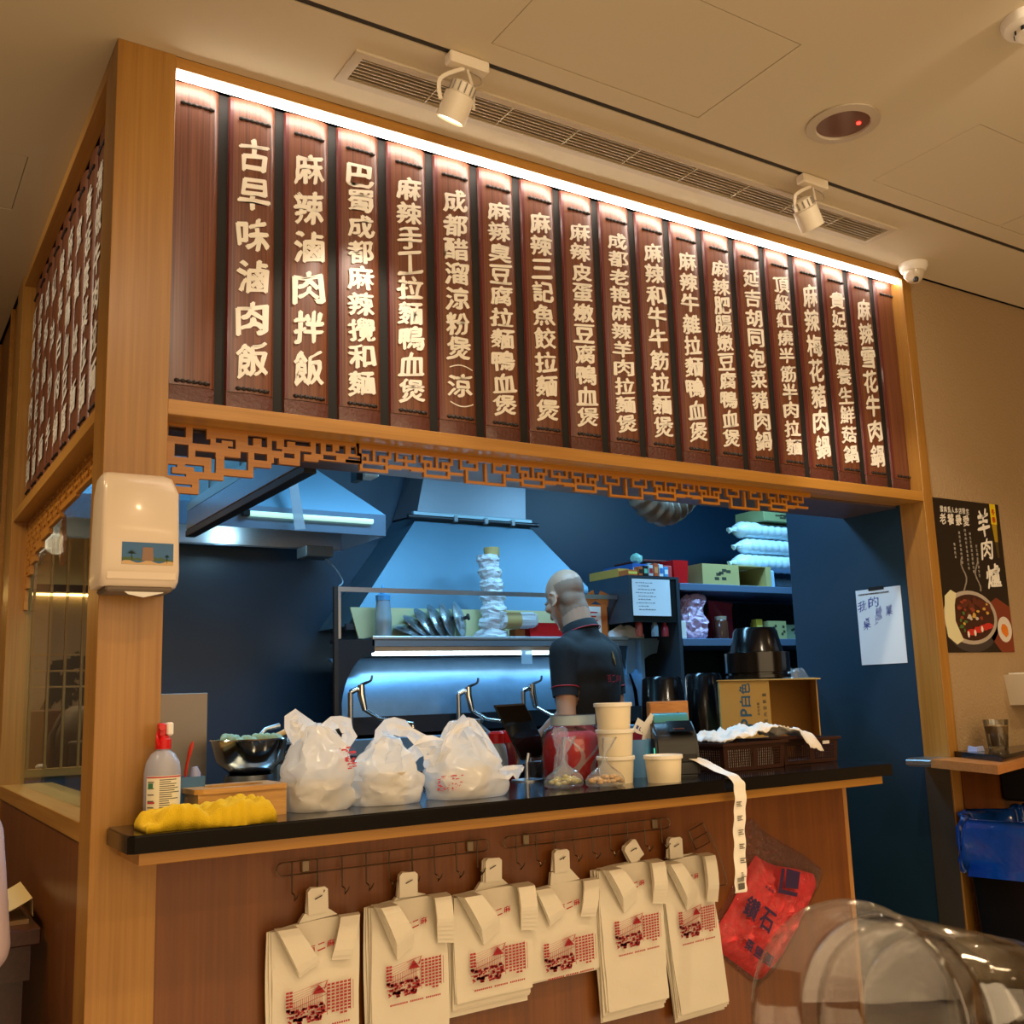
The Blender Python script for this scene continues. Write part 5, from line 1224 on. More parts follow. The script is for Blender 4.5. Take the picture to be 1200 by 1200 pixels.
# left canopy hood
t = thing('canopy_hood', 'left steel canopy hood with a tube light on its front', 'extractor hood', (1.0, 1.9, 1.98))
def M_(nm): return MATS[nm]
x0, x1, y0, y1, z0, z1 = .02, 1.462, 1.665, 2.15, 1.984, 2.075
bm = bm_(); plate(bm, [x0, x0+.02, x1-.004, x1], [y0, y0+.004, y1, y1+.004], lambda u, v: not (x0+.02 < u < x1-.004 and y0+.004 < v < y1), z0, z1, lambda u, v, w: (u, v, w)); obj('fascia', bm, P('fascia_steel', '#7f93a8', .35, metal=.7), t)
bm = bm_(); hexa(bm, [(x0, y0, z1), (x1, y0, z1), (x1, y1, z1), (x0, y1, z1)], [(.15, 1.85, 2.55), (.75, 1.85, 2.55), (.75, y1, 2.55), (.15, y1, 2.55)]); obj('sloped_top', bm, M_HOOD, t)
bm = bm_(); box(bm, x0+.022, x1-.006, y1-.012, y1-.002, z0+.005, z1-.002); obj('rear_panel', bm, M_STEEL, t)
bm = bm_(); lathe(bm, [(.0005, -.012), (.02, -.010), (.024, 0)], (.95, 1.98, 2.074), 16); obj('hood_lamp', bm, P('hood_bulb', '#ffffff', .3, emit=(.6, .9, 1, 1), estr=6), t)
light('hood_lamp', 'POINT', (.95, 1.98, 2.045), (0, 0, 0), 2.2, (.45, .8, 1), size=.03)
bm = bm_(); tube(bm, [(.86, 1.652, 2.040), (1.395, 1.652, 2.040)], .011, 10); obj('tube', bm, P('hood_tube', '#dfffe8', .3, emit=(.55, 1, .85, 1), estr=.9), t, smooth=True)
bm = bm_(); box(bm, .83, .86, 1.637, 1.664, 2.027, 2.053, .003); obj('tube_cap', bm, M_BLACK, t)
bm = bm_(); box(bm, 1.24, 1.37, 2.02, 2.14, 1.935, 1.9835, .003); obj('filter_box', bm, P('filter_box', '#6e7a80', .5, metal=.5), t)
bm = bm_(); tube(bm, spline([(1.36, 2.09, 1.935), (1.37, 2.0, 1.88), (1.32, 1.8, 1.80), (1.262, 1.705, 1.765)], 5), .003, 6); obj('wire', bm, P('pale_wire', '#9fb0bc', .4), t, smooth=True)
t = thing('tape_strip', 'strip of frosted tape hanging in front of the left canopy hood', 'tape', (1.03, 1.60, 2.24))
bm = bm_(); hexa(bm, [(1.030, 1.60, 1.975), (1.075, 1.60, 1.982), (1.075, 1.6012, 1.982), (1.030, 1.6012, 1.975)], [(.99, 1.60, 2.26), (1.025, 1.60, 2.265), (1.025, 1.6012, 2.265), (.99, 1.6012, 2.26)]); obj('tape_sheet', bm, P('frosted_tape', '#b9c3cc', .3, alpha=.75), t)
# near steel hood wall along the left
t = thing('side_hood', 'long steel hood with a lower edge darkened as shade at the upper left of the kitchen', 'extractor hood', (.61, 1.0, 1.93))
bm = bm_(); box(bm, .600, .66, .40, 1.60, 1.950, 2.02, .002); obj('bright_rim', bm, M_STEEL, t)
bm = bm_(); box(bm, .602, .640, .38, 1.62, 1.925, 1.9495, .002); obj('shaded_edge', bm, P('edge_shade', '#0c0e11', .5), t)  # black colour stands in for the shaded underside of the sheet
bm = bm_(); hexa(bm, [(.612, .40, 2.0205), (.66, .40, 2.0205), (.66, 1.60, 2.0205), (.612, 1.60, 2.0205)], [(.612, .40, 2.69), (.66, .40, 2.69), (.66, 1.60, 2.69), (.612, 1.60, 2.69)]); obj('sheet', bm, P('green_steel', '#7f9490', .35, metal=.5, noise_amt=.2, noise_scale=4), t)
for y in (.62, .98, 1.34): bm = bm_(); box(bm, .606, .612, y-.003, y+.003, 2.021, 2.60); obj('seam', bm, M_STEEL, t)
bm = bm_(); prism(bm, [(.40, 2.021), (1.60, 2.021), (1.60, 2.05), (.40, 2.075)], .6005, .606, 'YZ'); obj('fold', bm, P('fold_steel', '#9fb0ac', .35, metal=.6), t)
# small lamp / sprinkler items on the kitchen ceiling
t = thing('emergency_lamp', 'small pale lamp box on a black bracket under the kitchen ceiling', 'lamp', (1.06, 1.0, 2.1))
bm = bm_(); box(bm, 1.055, 1.115, .98, 1.05, 2.075, 2.175, .006); obj('lamp_body', bm, P('lamp_pale', '#bfe0ea', .3), t)
bm = bm_(); box(bm, 1.03, 1.054, .99, 1.04, 2.06, 2.70); obj('bracket', bm, M_BLACK, t)
t = thing('smoke_detector', 'small white detector hanging below the dark soffit over the cook', 'smoke detector', (2.13, 1.0, 2.2))
bm = bm_(); lathe(bm, [(.0005, -.03), (.02, -.028), (.032, -.016), (.034, 0), (.034, .01)], (2.24, .98, 2.145), 24); obj('body', bm, M_WHITEW, t, smooth=True)
bm = bm_(); tube(bm, [(2.24, .98, 2.155), (2.24, .98, 2.699)], .012, 10); obj('stem', bm, M_WHITEW, t, smooth=True)
# flexible duct
t = thing('flexible_duct', 'ribbed flexible duct bending down from the kitchen ceiling', 'duct', (2.78, 1.3, 2.2))
pth = spline([(2.50, 1.30, 2.69), (2.50, 1.30, 2.42), (2.56, 1.30, 2.22), (2.70, 1.30, 2.118), (2.86, 1.32, 2.20), (2.98, 1.36, 2.36), (3.06, 1.40, 2.69)], 16)
bm = bm_(); tube(bm, pth, [.070+.004*(1 if i % 4 < 2 else -1) for i in range(len(pth))], 24); obj('ribbed_hose', bm, P('duct_tan', '#7d6a58', .4, metal=.2), t, smooth='full')
bm = bm_(); tube(bm, [(p[0]+.095, p[1]+.05, p[2]+.03) for p in spline([(3.02, 1.34, 2.69), (2.98, 1.34, 2.4), (2.88, 1.34, 2.20), (2.80, 1.34, 2.10)], 5)], .030, 10); obj('foil_wrap', bm, P('foil', '#b8d8e8', .25, metal=.7, bump=1, bump_scale=60), t, smooth=True)
for k, x in enumerate((3.30, 3.48)):
    bm = bm_(); lathe(bm, [(.0005, -.02), (.05, -.016), (.06, 0), (.06, .01)], (x, 1.6, 2.325), 20); tube(bm, [(x, 1.6, 2.33), (x, 1.6, 2.699)], .01, 8); quick('ceiling_lamp', bm, P('lamp_glow', '#ffffff', .4, emit=(.7, .9, 1, 1), estr=2.5), ['round kitchen lamp just right of the flexible duct', 'round kitchen lamp second right of the flexible duct'][k], 'lamp', 'round kitchen lamps', smooth=True)

# shelf contents, back range
t = thing('squeeze_bottle', 'squeeze bottle half full of yellow oil, left end of the range shelf', 'bottle', (1.528, 1.84, 1.556))
bm = bm_(); lathe(bm, [(.0005, 0), (.036, 0), (.037, .10), (.031, .155), (.031, .17)], (1.528, 1.84, 1.556), 24); obj('bottle_body', bm, P('milky_blue', '#b5cfe2', .25, trans=.5), t, smooth=True)
bm = bm_(); lathe(bm, [(.0005, .002), (.035, .002), (.0355, .085), (.0005, .085)], (1.528, 1.84, 1.556), 24); obj('yellow_oil', bm, P('yellow_oil', '#c9c234', .3), t, smooth=True)
bm = bm_(); lathe(bm, [(.033, .168), (.033, .190), (.014, .197), (.010, .215), (.003, .238), (.0005, .239)], (1.528, 1.84, 1.556), 20); obj('cone_cap', bm, P('cap_blue', '#4f9fd6', .3), t, smooth=True)
def pot_lid(x, rz, r, ti, z=1.0):
    t = thing('pot_lid', '', 'pot lid', (x, 1.85, 1.557), 'steel pot lids leaning in a row on the range shelf')
    R = Matrix.Translation((x, 1.85, 1.5585+r*z)) @ Matrix.Rotation(rz, 4, 'Z') @ Matrix.Rotation(PI/2-ti, 4, 'Y')
    bm = bm_(); lathe(bm, [(.0005, .022), (r*.45, .019), (r*.85, .006), (r*.95, 0), (r, .0), (r, .003), (r*.95, .004), (r*.84, .010), (r*.44, .023), (.0005, .026)], (0, 0, 0), 40, close='open'); bm.transform(R); obj('lid_disc', bm, P('lid_steel', '#c4d0d4', .25, metal=.85), t, smooth=True)
    bm = bm_(); lathe(bm, [(.0005, .026), (.009, .027), (.008, .038), (.016, .044), (.014, .052), (.0005, .053)], (0, 0, 0), 16); bm.transform(R); obj('knob', bm, M_BLACK, t, smooth=True)
    return t
LL = [(1.655, -1.0, .075, 1.15, .42), (1.70, -.9, .080, .85, .68), (1.745, -.85, .084, .62, .83), (1.80, -.8, .086, .45, .91), (1.855, -.78, .088, .32, .95), (1.915, -.75, .088, .24, .98)]
for (x, rz, r, ti, z), lb in zip(LL, ('steel pot lid lying lowest at the left of the lid row', 'second steel pot lid from the left in the row', 'third steel pot lid from the left in the row', 'fourth steel pot lid, in the middle right of the row', 'steel pot lid next to the last in the row', 'last steel pot lid, standing nearest the wrapped cups')):
    pot_lid(x, rz, r, ti, z)['label'] = lb
t = thing('wrapped_cup_tower', 'tall tower of cups wrapped in crumpled white plastic on the range shelf', 'cup stack', (2.10, 1.85, 1.556))
bm = bm_(); rings = []
for j in range(46):
    h = .395*j/45; w = .062-.012*min(1, h/.3)+.014*(h < .03)
    w += .006*math.sin(h*105)+.003*math.sin(h*240)
    rings.append([(2.085+(.018*math.sin(h*9)-.002)+w*(1+.10*noise.noise((math.cos(2*PI*k/24)*2, math.sin(2*PI*k/24)*2, h*22)))*math.cos(2*PI*k/24), 1.845+w*math.sin(2*PI*k/24), 1.5575+h+.004*math.sin(k*1.3)*(0 < j < 45)) for k in range(24)])
loft(bm, rings); crinkle(bm, 4, .0035, 0); obj('plastic_wrap', bm, P('wrap_white', '#dfe6ea', .4, sss=.1), t)
bm = bm_(); lathe(bm, [(.0005, .39), (.036, .39), (.038, .432), (.0005, .432)], (2.10, 1.845, 1.557), 20); obj('paper_sleeve', bm, P('kraft_sleeve', '#c8a868', .6), t, smooth=True)
bm = bm_(); rings = []
R = Matrix.Translation((2.19, 1.80, 1.60))
t = thing('wrapped_cup_roll', 'short roll of wrapped cups with a kraft band lying by the cup tower', 'cup stack', (2.2, 1.80, 1.557))
bm = bm_(); lathe(bm, [(.0005, 0), (.040, .002), (.041, .095), (.038, .10), (.040, .18), (.030, .196), (.0005, .20)], (2.10, 1.79, 1.641), 20, axis='X'); crinkle(bm, 5, .003, 0); obj('plastic_wrap', bm, MATS['wrap_white'], t)
bm = bm_(); lathe(bm, [(.0425, .02), (.0435, .10), (.0415, .10), (.041, .02)], (2.10, 1.79, 1.641), 20, axis='X', close='loop'); obj('kraft_band', bm, MATS['kraft_sleeve'], t, smooth=True)
bm = bm_(); hexa(bm, [(2.19, 1.80, 1.557), (2.245, 1.80, 1.557), (2.245, 1.85, 1.557), (2.19, 1.85, 1.557)], [(2.19, 1.80, 1.60), (2.245, 1.80, 1.60), (2.245, 1.85, 1.60), (2.19, 1.85, 1.60)]); 
quick('small_carton', bm, P('orange_carton', '#b5672a', .6), 'small brown carton end between the wrapped cups and red tray', 'carton')
bm = bm_(); open_box(bm, 2.42, 1.86, 1.5575, .33, .16, .072, .004, .08); quick('red_tray', bm, M_RED, 'bright red plastic tray on the range shelf behind the cook', 'tray')
t = thing('orange_carton', 'open orange carton with a white label on the range shelf right of the cook', 'carton', (2.655, 1.84, 1.557))
bm = bm_(); open_box(bm, 2.655, 1.83, 1.5575, .125, .12, .165, .003); obj('carton_body', bm, P('orange_board', '#c8692a', .6), t)
bm = bm_(); box(bm, 2.598, 2.676, 1.7675, 1.7695, 1.575, 1.712); lb = obj('white_label', bm, M_WHITEW, t)
bm = bm_()
for k in range(5): box(bm, 2.608, 2.655-.01*(k % 2), 1.7665, 1.7674, 1.60+.02*k, 1.606+.02*k)
o = obj('red_lines', bm, M_RED, lb); o['kind'] = 'stuff'
for s, a in ((-1, .5), (1, .35)):
    bm = bm_(); box(bm, -.04, .04, -.0015, .0015, 0, .06); bm.transform(Matrix.Translation((2.655+s*.035, 1.775, 1.7235)) @ Matrix.Rotation(s*a, 4, 'Y') @ Matrix.Rotation(.3, 4, 'X')); obj('flap', bm, P('orange_board', '#c8692a', .6), t)
bm = bm_(); rings = []
for h, sx, sy in ((0, 1, 1), (.02, .95, .95), (.045, .6, .7), (.065, .2, .3)): rings.append([(2.84+.12*sx*math.cos(2*PI*k/16)*(1+.1*math.sin(k*2)), 1.785+.022*sy*math.sin(2*PI*k/16), 1.557+h+.004*math.sin(k)*(h > 0)) for k in range(16)])
loft(bm, rings); crinkle(bm, 6, .004, 0); quick('plastic_heap', bm, MATS['wrap_white'], 'heap of crumpled clear plastic at the right end of the range shelf', 'plastic bag')

# ------------------------------------------------------------------ dark cabinet with a list, shelves to the right
t = thing('tall_cabinet', 'dark grey steel cabinet with a paper list on its front', 'cabinet', (2.86, 1.9, 0))
ft = thing
bm = bm_(); box(bm, 3.03, 3.05, 1.60, 2.28, .10, 1.84); obj('side_panel', bm, P('cab_grey', '#3d4852', .4, metal=.4), t)
bm = bm_(); box(bm, 2.725, 2.745, 1.60, 1.93, 1.625, 1.84); obj('side_panel', bm, P('cab_grey', '#3d4852', .4, metal=.4), t)
bm = bm_(); box(bm, 2.725, 3.05, 1.60, 1.93, 1.84, 1.852); obj('top_panel', bm, P('cab_grey', '#3d4852', .4, metal=.4), t)
bm = bm_(); box(bm, 2.746, 3.029, 1.606, 1.62, 1.625, 1.839); obj('door', bm, P('cab_black', '#0f1418', .3), t)
t = thing('paper_list', 'white handwritten list taped to the dark cabinet front', 'paper', (2.86, 1.598, 1.74))
bm = bm_(); box(bm, 2.744, 2.984, 1.596, 1.5975, 1.655, 1.836); obj('paper_sheet', bm, P('paper_cool', '#dfe8ee', .7), t)
bm = bm_(); rr = random.Random(8)
for k in range(9):
    z = 1.815-.0165*k; x = 2.765+(.015 if k % 3 else 0)
    while x < 2.765+rr.uniform(.07, .17):
        w = rr.uniform(.006, .016); box(bm, x, x+w, 1.5953, 1.5959, z, z+rr.uniform(.0025, .005)); x += w+.005
o = obj('handwriting', bm, P('pen_grey', '#6b7c8c', .6), t); o['kind'] = 'stuff'
sh = thing('wall_shelf', 'two level steel wall shelf at the right of the kitchen', 'shelf', (3.6, 1.85, 1.5))
M_SHF = P('shelf_steel', '#6f86a6', .4, metal=.5)
bm = bm_(); box(bm, 3.055, 5.2, 1.60, 2.05, 1.788, 1.824, .002); obj('shelf_board', bm, M_SHF, sh)
bm = bm_(); box(bm, 3.055, 5.2, 1.60, 2.05, 1.508, 1.545, .002); obj('shelf_board', bm, M_SHF, sh)
for x in (3.75, 4.9):
    for a, b in ((.92, 1.507), (1.546, 1.787)): bm = bm_(); box(bm, x-.015, x+.015, 2.0, 2.03, a, b); obj('upright', bm, M_STEELD, sh)
    
bm = bm_(); box(bm, 3.06, 5.3, 2.06, 2.08, .92, 1.78); o = quick('dark_backboard', bm, P('backboard', '#07090c', .7), 'black backing board behind the wall shelf', 'board')
bm = bm_(); box(bm, 3.055, 5.2, 1.62, 1.98, .02, .90, .004); quick('lower_cabinet', bm, P('cab_grey2', '#2c3845', .4, metal=.3), 'dark lower cabinet under the wall shelf', 'cabinet')

def carton(label, x0, x1, y0, y1, z0, z1, col='#b09c60', open_x=None, marks=True, nm='carton'):
    t = thing(nm, label, 'carton', ((x0+x1)/2, (y0+y1)/2, z0))
    bm = bm_(); m_ = P('card_'+col.strip('#'), col, .7)
    if open_x:
        a, b = open_x; tk = .004
        prof_ = None
        for q in ((x0, a, y0, y1, z0, z1), (b, x1, y0, y1, z0, z1)): box(bm, *q)
        box(bm, a, b, y0, y1, z0, z0+tk); box(bm, a, b, y1-tk, y1, z0+tk, z1); box(bm, a, b, y0, y1-tk, z1-tk, z1)
    else: box(bm, x0, x1, y0, y1, z0, z1, .0015)
    o = obj('carton_body', bm, m_, t)
    if marks:
        rr = random.Random(int(x0*999)); bm = bm_()
        xe = open_x[0] if open_x else x1
        for k in range(6):
            a = x0+(xe-x0)*rr.uniform(.05, .8); b = z0+(z1-z0)*rr.uniform(.2, .7); box(bm, a, min(a+(xe-x0)*.12, xe-.002), y0-.0008, y0-.0001, b, b+(z1-z0)*.14)
        p = obj('printed_mark', bm, P('card_ink', '#3a3626', .7), t); p['kind'] = 'stuff'
    return t
Z1, Z2 = 1.825, 1.546
carton('long open kraft carton on the upper wall shelf', 3.24, 3.74, 1.63, 1.90, Z1, 1.935, open_x=(3.50, 3.70))
bm = bm_(); box(bm, 3.745, 3.80, 1.66, 1.90, Z1, 1.922, .006); quick('pale_pack', bm, P('pack_bluewhite', '#9ec2e0', .5), 'pale blue pack right of the open carton on the upper shelf', 'packet')
for k, (x0_, z0_, z1_) in enumerate(((3.66, Z1+.001, 1.925), (3.625, 1.928, 2.022), (3.665, 2.024, 2.112), (3.640, 2.114, 2.205))):
    yb_ = 1.70 if k else 1.96; 
    rings = []; R0 = (z1_-z0_)/2
    bm = bm_()
    for j in range(40):
        x = x0_+.02*0+(.60)*j/39; w = R0*1.06*(1-.06*(1+math.sin(j*1.9)))*min(1, (.55+j*.16))
        rings.append([(x, 1.78+(.20 if k == 0 else 0)+w*1.3*math.cos(2*PI*q/18), (z0_+z1_)/2+w*.995*math.sin(2*PI*q/18)) for q in range(18)])
    loft(bm, rings); 
    bun = thing('bowl_sleeve', ['lowest plastic sleeve of stacked bowls behind the open carton', 'second lowest plastic sleeve of stacked bowls at the wall edge', 'third plastic sleeve of stacked bowls from the shelf', 'top plastic sleeve of stacked bowls under the small carton'][k], 'bowl stack', (x0_, 1.78, z0_), 'sleeves of stacked bowls on the upper shelf')
    obj('bowl_row', bm, P('bowl_white', '#cfe2ea', .35, sss=.1), bun, smooth='full')
    bm = bm_(); tube(bm, [(x0_-.045, 1.78+(.20 if k == 0 else 0), (z0_+z1_)/2-.01), (x0_-.025, 1.78+(.20 if k == 0 else 0), (z0_+z1_)/2), (x0_+.006, 1.78+(.20 if k == 0 else 0), (z0_+z1_)/2)], [.016, .006, .020], 10); crinkle(bm, k, .004, 0); obj('twisted_end', bm, MATS['bowl_white'], bun)
carton('small kraft carton on top of the stacked bowl sleeves', 3.79, 4.2, 1.70, 1.92, 2.2065, 2.275, '#7f8a5c')
# clutter on the cabinet top
Zc = 1.853
def bx(nm, label, cat, x0, x1, y0, y1, z0, z1, col, stripe=None, g=None, rz=0):
    t = thing(nm, label, cat, ((x0+x1)/2, y0, z0), g)
    Mx = Matrix.Translation(((x0+x1)/2, (y0+y1)/2, 0)) @ Matrix.Rotation(rz, 4, 'Z') @ Matrix.Translation((-(x0+x1)/2, -(y0+y1)/2, 0))
    bm = bm_(); box(bm, x0, x1, y0, y1, z0, z1, .0015); bm.transform(Mx); obj('box_body', bm, P('pk_'+col.strip('#'), col, .45), t)
    if stripe:
        bm = bm_(); h = z1-z0; box(bm, x0+.003, x1-.003, y0-.0008, y0-.0001, z0+h*.25, z0+h*.7); bm.transform(Mx); obj('printed_band', bm, P('pk_'+stripe.strip('#'), stripe, .45), t)
    return t
bx('long_box', 'long orange and yellow wrap box lying along the cabinet top edge', 'box', 2.60, 2.775, 1.72, 1.76, Zc-.0+.001, 1.890, '#d86a28', '#e0d040') if False else None
bx('wrap_box', 'long yellow and orange wrap box at the left of the cabinet top', 'box', 2.728, 2.80, 1.68, 1.92, Zc, 1.895, '#cfa040', '#c84a28')
bx('wrap_box', 'orange wrap box in front of the yellow one on the cabinet top', 'box', 2.73, 2.79, 1.605, 1.675, Zc, 1.880, '#d8702c', '#e8e060')
bx('blue_box', 'long blue and white box lying on the cabinet top', 'box', 2.805, 2.90, 1.66, 1.90, Zc, 1.920, '#2a62b0', '#c8dcea')
for k, (c1, c2, hh, lb) in enumerate((('#c86a30', '#2a1a14', .045, 'orange spice pack, leftmost of the small packs on the cabinet front edge'), ('#14181a', '#7ad0b0', .05, 'black pack with a green print on the cabinet front edge'), ('#d8e4e8', '#b02a2a', .055, 'white pack with a red print on the cabinet front edge'), ('#d0582a', '#e8a060', .065, 'taller orange pack among the small packs on the cabinet'), ('#e4eef2', '#3a7ac0', .060, 'white and blue pack among the small packs on the cabinet'), ('#4aa0d8', '#e8f0f4', .050, 'bright blue pack at the right end of the small packs'))):
    bx('spice_pack', lb, 'packet', 2.795+.033*k, 2.822+.033*k, 1.603, 1.640, Zc, Zc+hh, c1, c2, 'small packs on the cabinet top edge')
bx('red_blue_box', 'stacked box with a red and blue face behind the small packs', 'box', 2.905, 2.985, 1.66, 1.80, Zc, 1.925, '#b8c4cc', '#c82a34')
t = thing('red_container', 'bright red plastic container on the upper shelf corner', 'container', (3.10, 1.68, Z1))
bm = bm_(); open_box(bm, 3.105, 1.70, Z1+.0005, .10, .12, .120, .003, .12); obj('container_body', bm, M_RED, t)
bm = bm_(); box(bm, 2.99, 3.045, 1.64, 1.72, Zc, 1.915, .004); quick('red_tub', bm, P('tub_red', '#c84a48', .4), 'translucent red tub beside the red container', 'tub')
bm = bm_(); box(bm, 2.94, 3.10, 1.74, 1.98, 1.948, 1.958, .002); bm.transform(Matrix.Identity(4)); box(bm, 2.97, 3.03, 1.82, 1.92, Zc, 1.9478); quick('brown_tray', bm, P('tray_brown', '#6a3026', .5), 'brown flat tray lying above the red container', 'tray')
t = thing('green_roll', 'pale green crumpled wrapper on top of the cabinet clutter', 'wrapper', (2.89, 1.70, 1.93)); bm = bm_(); bmesh.ops.create_icosphere(bm, subdivisions=2, radius=.03); bm.transform(Matrix.Translation((2.865, 1.70, 1.9505)) @ Matrix.Diagonal((1.1, 1, .95, 1))); crinkle(bm, 3, .004, 0); obj('wrapper_ball', bm, P('wrapper_green', '#8fd0c0', .4), t)
# lower shelf contents
t = thing('pink_bag', 'pinkish white tied plastic bag on the lower wall shelf', 'plastic bag', (3.19, 1.66, Z2))
bm = bm_(); jagged(bm, 3.19, 1.68, Z2, [(0, .8, 0), (.03, 1, 0), (.10, .95, 0), (.16, .7, 0), (.20, .85, .01), (.225, .5, .03)], .085, .06, 21, n=20, m=12, cre=.018); obj('bag_body', bm, P('bag_pink', '#d8b8d4', .35, sss=.1), t)
bx('maroon_box', 'maroon gift box standing behind the pink bag', 'box', 3.20, 3.30, 1.76, 1.86, Z2, 1.765, '#8a1c40', '#a84a5a')
t = thing('bottle', 'dark green bottle with a blue cap left of the pink bag', 'bottle', (3.10, 1.80, Z2)); bm = bm_(); lathe(bm, [(.0005, 0), (.035, 0), (.035, .15), (.012, .19), (.012, .215)], (3.10, 1.80, Z2), 18); obj('bottle_body', bm, P('bottle_green', '#1a4a40', .2), t, smooth=True)
bm = bm_(); lathe(bm, [(.014, .205), (.014, .232), (.0005, .232)], (3.10, 1.80, Z2), 14); obj('cap', bm, P('cap_blue', '#4f9fd6', .3), t, smooth=True)
bm = bm_(); box(bm, 3.055, 3.10, 1.62, 1.70, Z2, 1.635, .003); quick('white_tub', bm, M_WHITEW, 'small white tub at the left end of the lower wall shelf', 'tub')
for k, (x, y, col, lb) in enumerate(((3.375, 1.66, '#5a3020', 'glass jar of brown sauce on the lower wall shelf'),)):
    t = thing('glass_jar', lb, 'jar', (x, y, Z2)); bm = bm_(); lathe(bm, [(.0005, 0), (.034, 0), (.036, .01), (.036, .088), (.028, .100)], (x, y, Z2), 22); obj('jar_body', bm, P('jar_brown', col, .2, coat=.6), t, smooth=True)
    bm = bm_(); lathe(bm, [(.030, .098), (.031, .118), (.0005, .119)], (x, y, Z2), 20); obj('lid', bm, P('jar_lid', '#b8a890', .4, metal=.3), t, smooth=True)
t = thing('red_snack_bag', 'shiny red and clear snack bag leaning on the lower wall shelf', 'plastic bag', (3.47, 1.78, Z2)); bm = bm_(); hexa(bm, [(3.41, 1.76, Z2), (3.56, 1.76, Z2), (3.56, 1.82, Z2), (3.41, 1.82, Z2)], [(3.43, 1.80, 1.76), (3.60, 1.80, 1.75), (3.60, 1.805, 1.75), (3.43, 1.805, 1.76)]); bmesh.ops.subdivide_edges(bm, edges=bm.edges[:], cuts=4, use_grid_fill=True); crinkle(bm, 9, .006, 0, Z2+.01); obj('bag_body', bm, P('snack_red', '#9a2c38', .25), t)
bx('yellow_pack', 'slim yellow pack standing on the lower wall shelf', 'packet', 3.655, 3.70, 1.68, 1.72, Z2, 1.655, '#c8a030', '#e0d070')
carton('small kraft carton at the right of the lower wall shelf', 3.725, 3.86, 1.66, 1.80, Z2, 1.645, '#a8a068')
carton('grey green carton end beside the side wall on the lower shelf', 3.87, 4.05, 1.70, 1.82, Z2, 1.63, '#8a9470')
for k, (x, col, lb) in enumerate(((2.80, '#8a3020', 'small red and yellow bottle under the paper list'), (2.90, '#6f8490', 'clear cup of odds under the paper list'), (2.965, '#8a2028', 'small red capped jar under the paper list'))):
    bm = bm_(); lathe(bm, [(.0005, 0), (.018, 0), (.018, .06-.01*k), (.010, .078-.01*k), (.010, .09-.01*k), (.0005, .09-.01*k)], (x, 1.63, 1.5565), 16); quick('small_bottle', bm, P('sb_'+col.strip('#'), col, .3), lb, 'bottle', 'small bottles under the list', smooth=True)

# black pots standing upside down and the kraft box behind the counter
def bucket(label, cx, cy, z0, r0, r1, h, band=None):
    t = thing('black_bucket', label, 'bucket', (cx, cy, z0), 'upturned black buckets behind the counter')
    bm = bm_(); lathe(bm, [(r1+.012, 0), (r1+.012, .012), (r1, .014), (r1*.98+r0*.02, h*.3), (r0, h-.012), (r0-.010, h), (r0-.03, h), (r0-.034, h-.006), (.0005, h-.006)], (cx, cy, z0), 40, close='open'); obj('bucket_body', bm, P('bucket_black', '#0d0c0d', .18), t, smooth=True)
    if band: bm = bm_(); lathe(bm, [(r1+.002, .02), (r1+.012, .022), (r1+.012, h*.5), (r1-.012, h*.52)], (cx, cy, z0), 40, close='loop'); obj('lower_band', bm, P('bucket_black', '#0d0c0d', .18), t, smooth=True)  # wider lower part of the bucket, in its own black plastic
    return t
bm = bm_(); box(bm, 2.08, 2.825, .785, .985, .02, 1.00, .004); quick('worktable', bm, P('table_steel_dark', '#3a4858', .4, metal=.5), 'steel worktable standing behind the buckets right of the cook', 'table')
bucket('upturned black bucket nearest the cook', 2.285, .875, 1.0005, .080, .094, .345)
bucket('upturned black bucket between the cook side bucket and the kraft box', 2.505, .875, 1.0005, .074, .092, .355)
t = thing('kraft_box', 'open kraft carton lying on its side with blue PP print behind the baskets', 'carton', (2.36, .6, .9185))
M_KR = P('kraft', '#b8944c', .7); M_KRI = P('kraft_inside', '#a87c34', .75)
MK = Matrix.Translation((2.232, .50, .9185)) @ Matrix.Rotation(-.74, 4, 'Z')
kw, km, kd, kh = .345, .178, .235, .398
bm = bm_(); box(bm, 0, km, 0, kd, 0, kh, .002); bm.transform(MK); obj('carton_front', bm, M_KR, t)
bm = bm_(); box(bm, km+.001, kw-.004, kd-.004, kd, .004, kh); box(bm, km+.001, kw, 0, kd, 0, .004); bm.transform(MK); obj('inner_wall', bm, M_KRI, t)
bm = bm_(); box(bm, kw-.004, kw, 0, kd, .0045, kh); bm.transform(MK); obj('side_flap', bm, M_KRI, t)
bm = bm_(); hexa(bm, [(-.004, -.012, kh+.001), (kw+.012, -.02, kh-.004), (kw+.012, kd+.01, kh+.001), (-.004, kd+.01, kh+.001)], [(-.004, -.012, kh+.005), (kw+.012, -.02, kh), (kw+.012, kd+.01, kh+.005), (-.004, kd+.01, kh+.005)]); bm.transform(MK); obj('top_flap', bm, M_KR, t)
M_PP = P('pp_blue', '#2c5a78', .6); bm = bm_()
pm = lambda u, v: tuple(MK @ Vector((.090-v, -.0008, .232+u)))
p = 0
for ch, wd in (('P', .032), ('P', .032), ('白', .040), ('色', .042)):
    put_char(bm, ch, lambda u, v, p=p, wd=wd: pm(p+wd/2+u, v), wd*.88, .038, .03); p += wd+.004
obj('blue_lettering', bm, M_PP, t, recalc=False)
bm = bm_(); p = 0
for ch in '規格內容數量': put_char(bm, ch, lambda u, v, p=p: tuple(MK @ Vector((.158-v, -.0008, .23+p+u))), .013, .013, .01); p += .023
for ch in '品名容器': put_char(bm, ch, lambda u, v, p=p: tuple(MK @ Vector((.135-v, -.0008, .14+p+u))), .009, .008, .01); p += .012
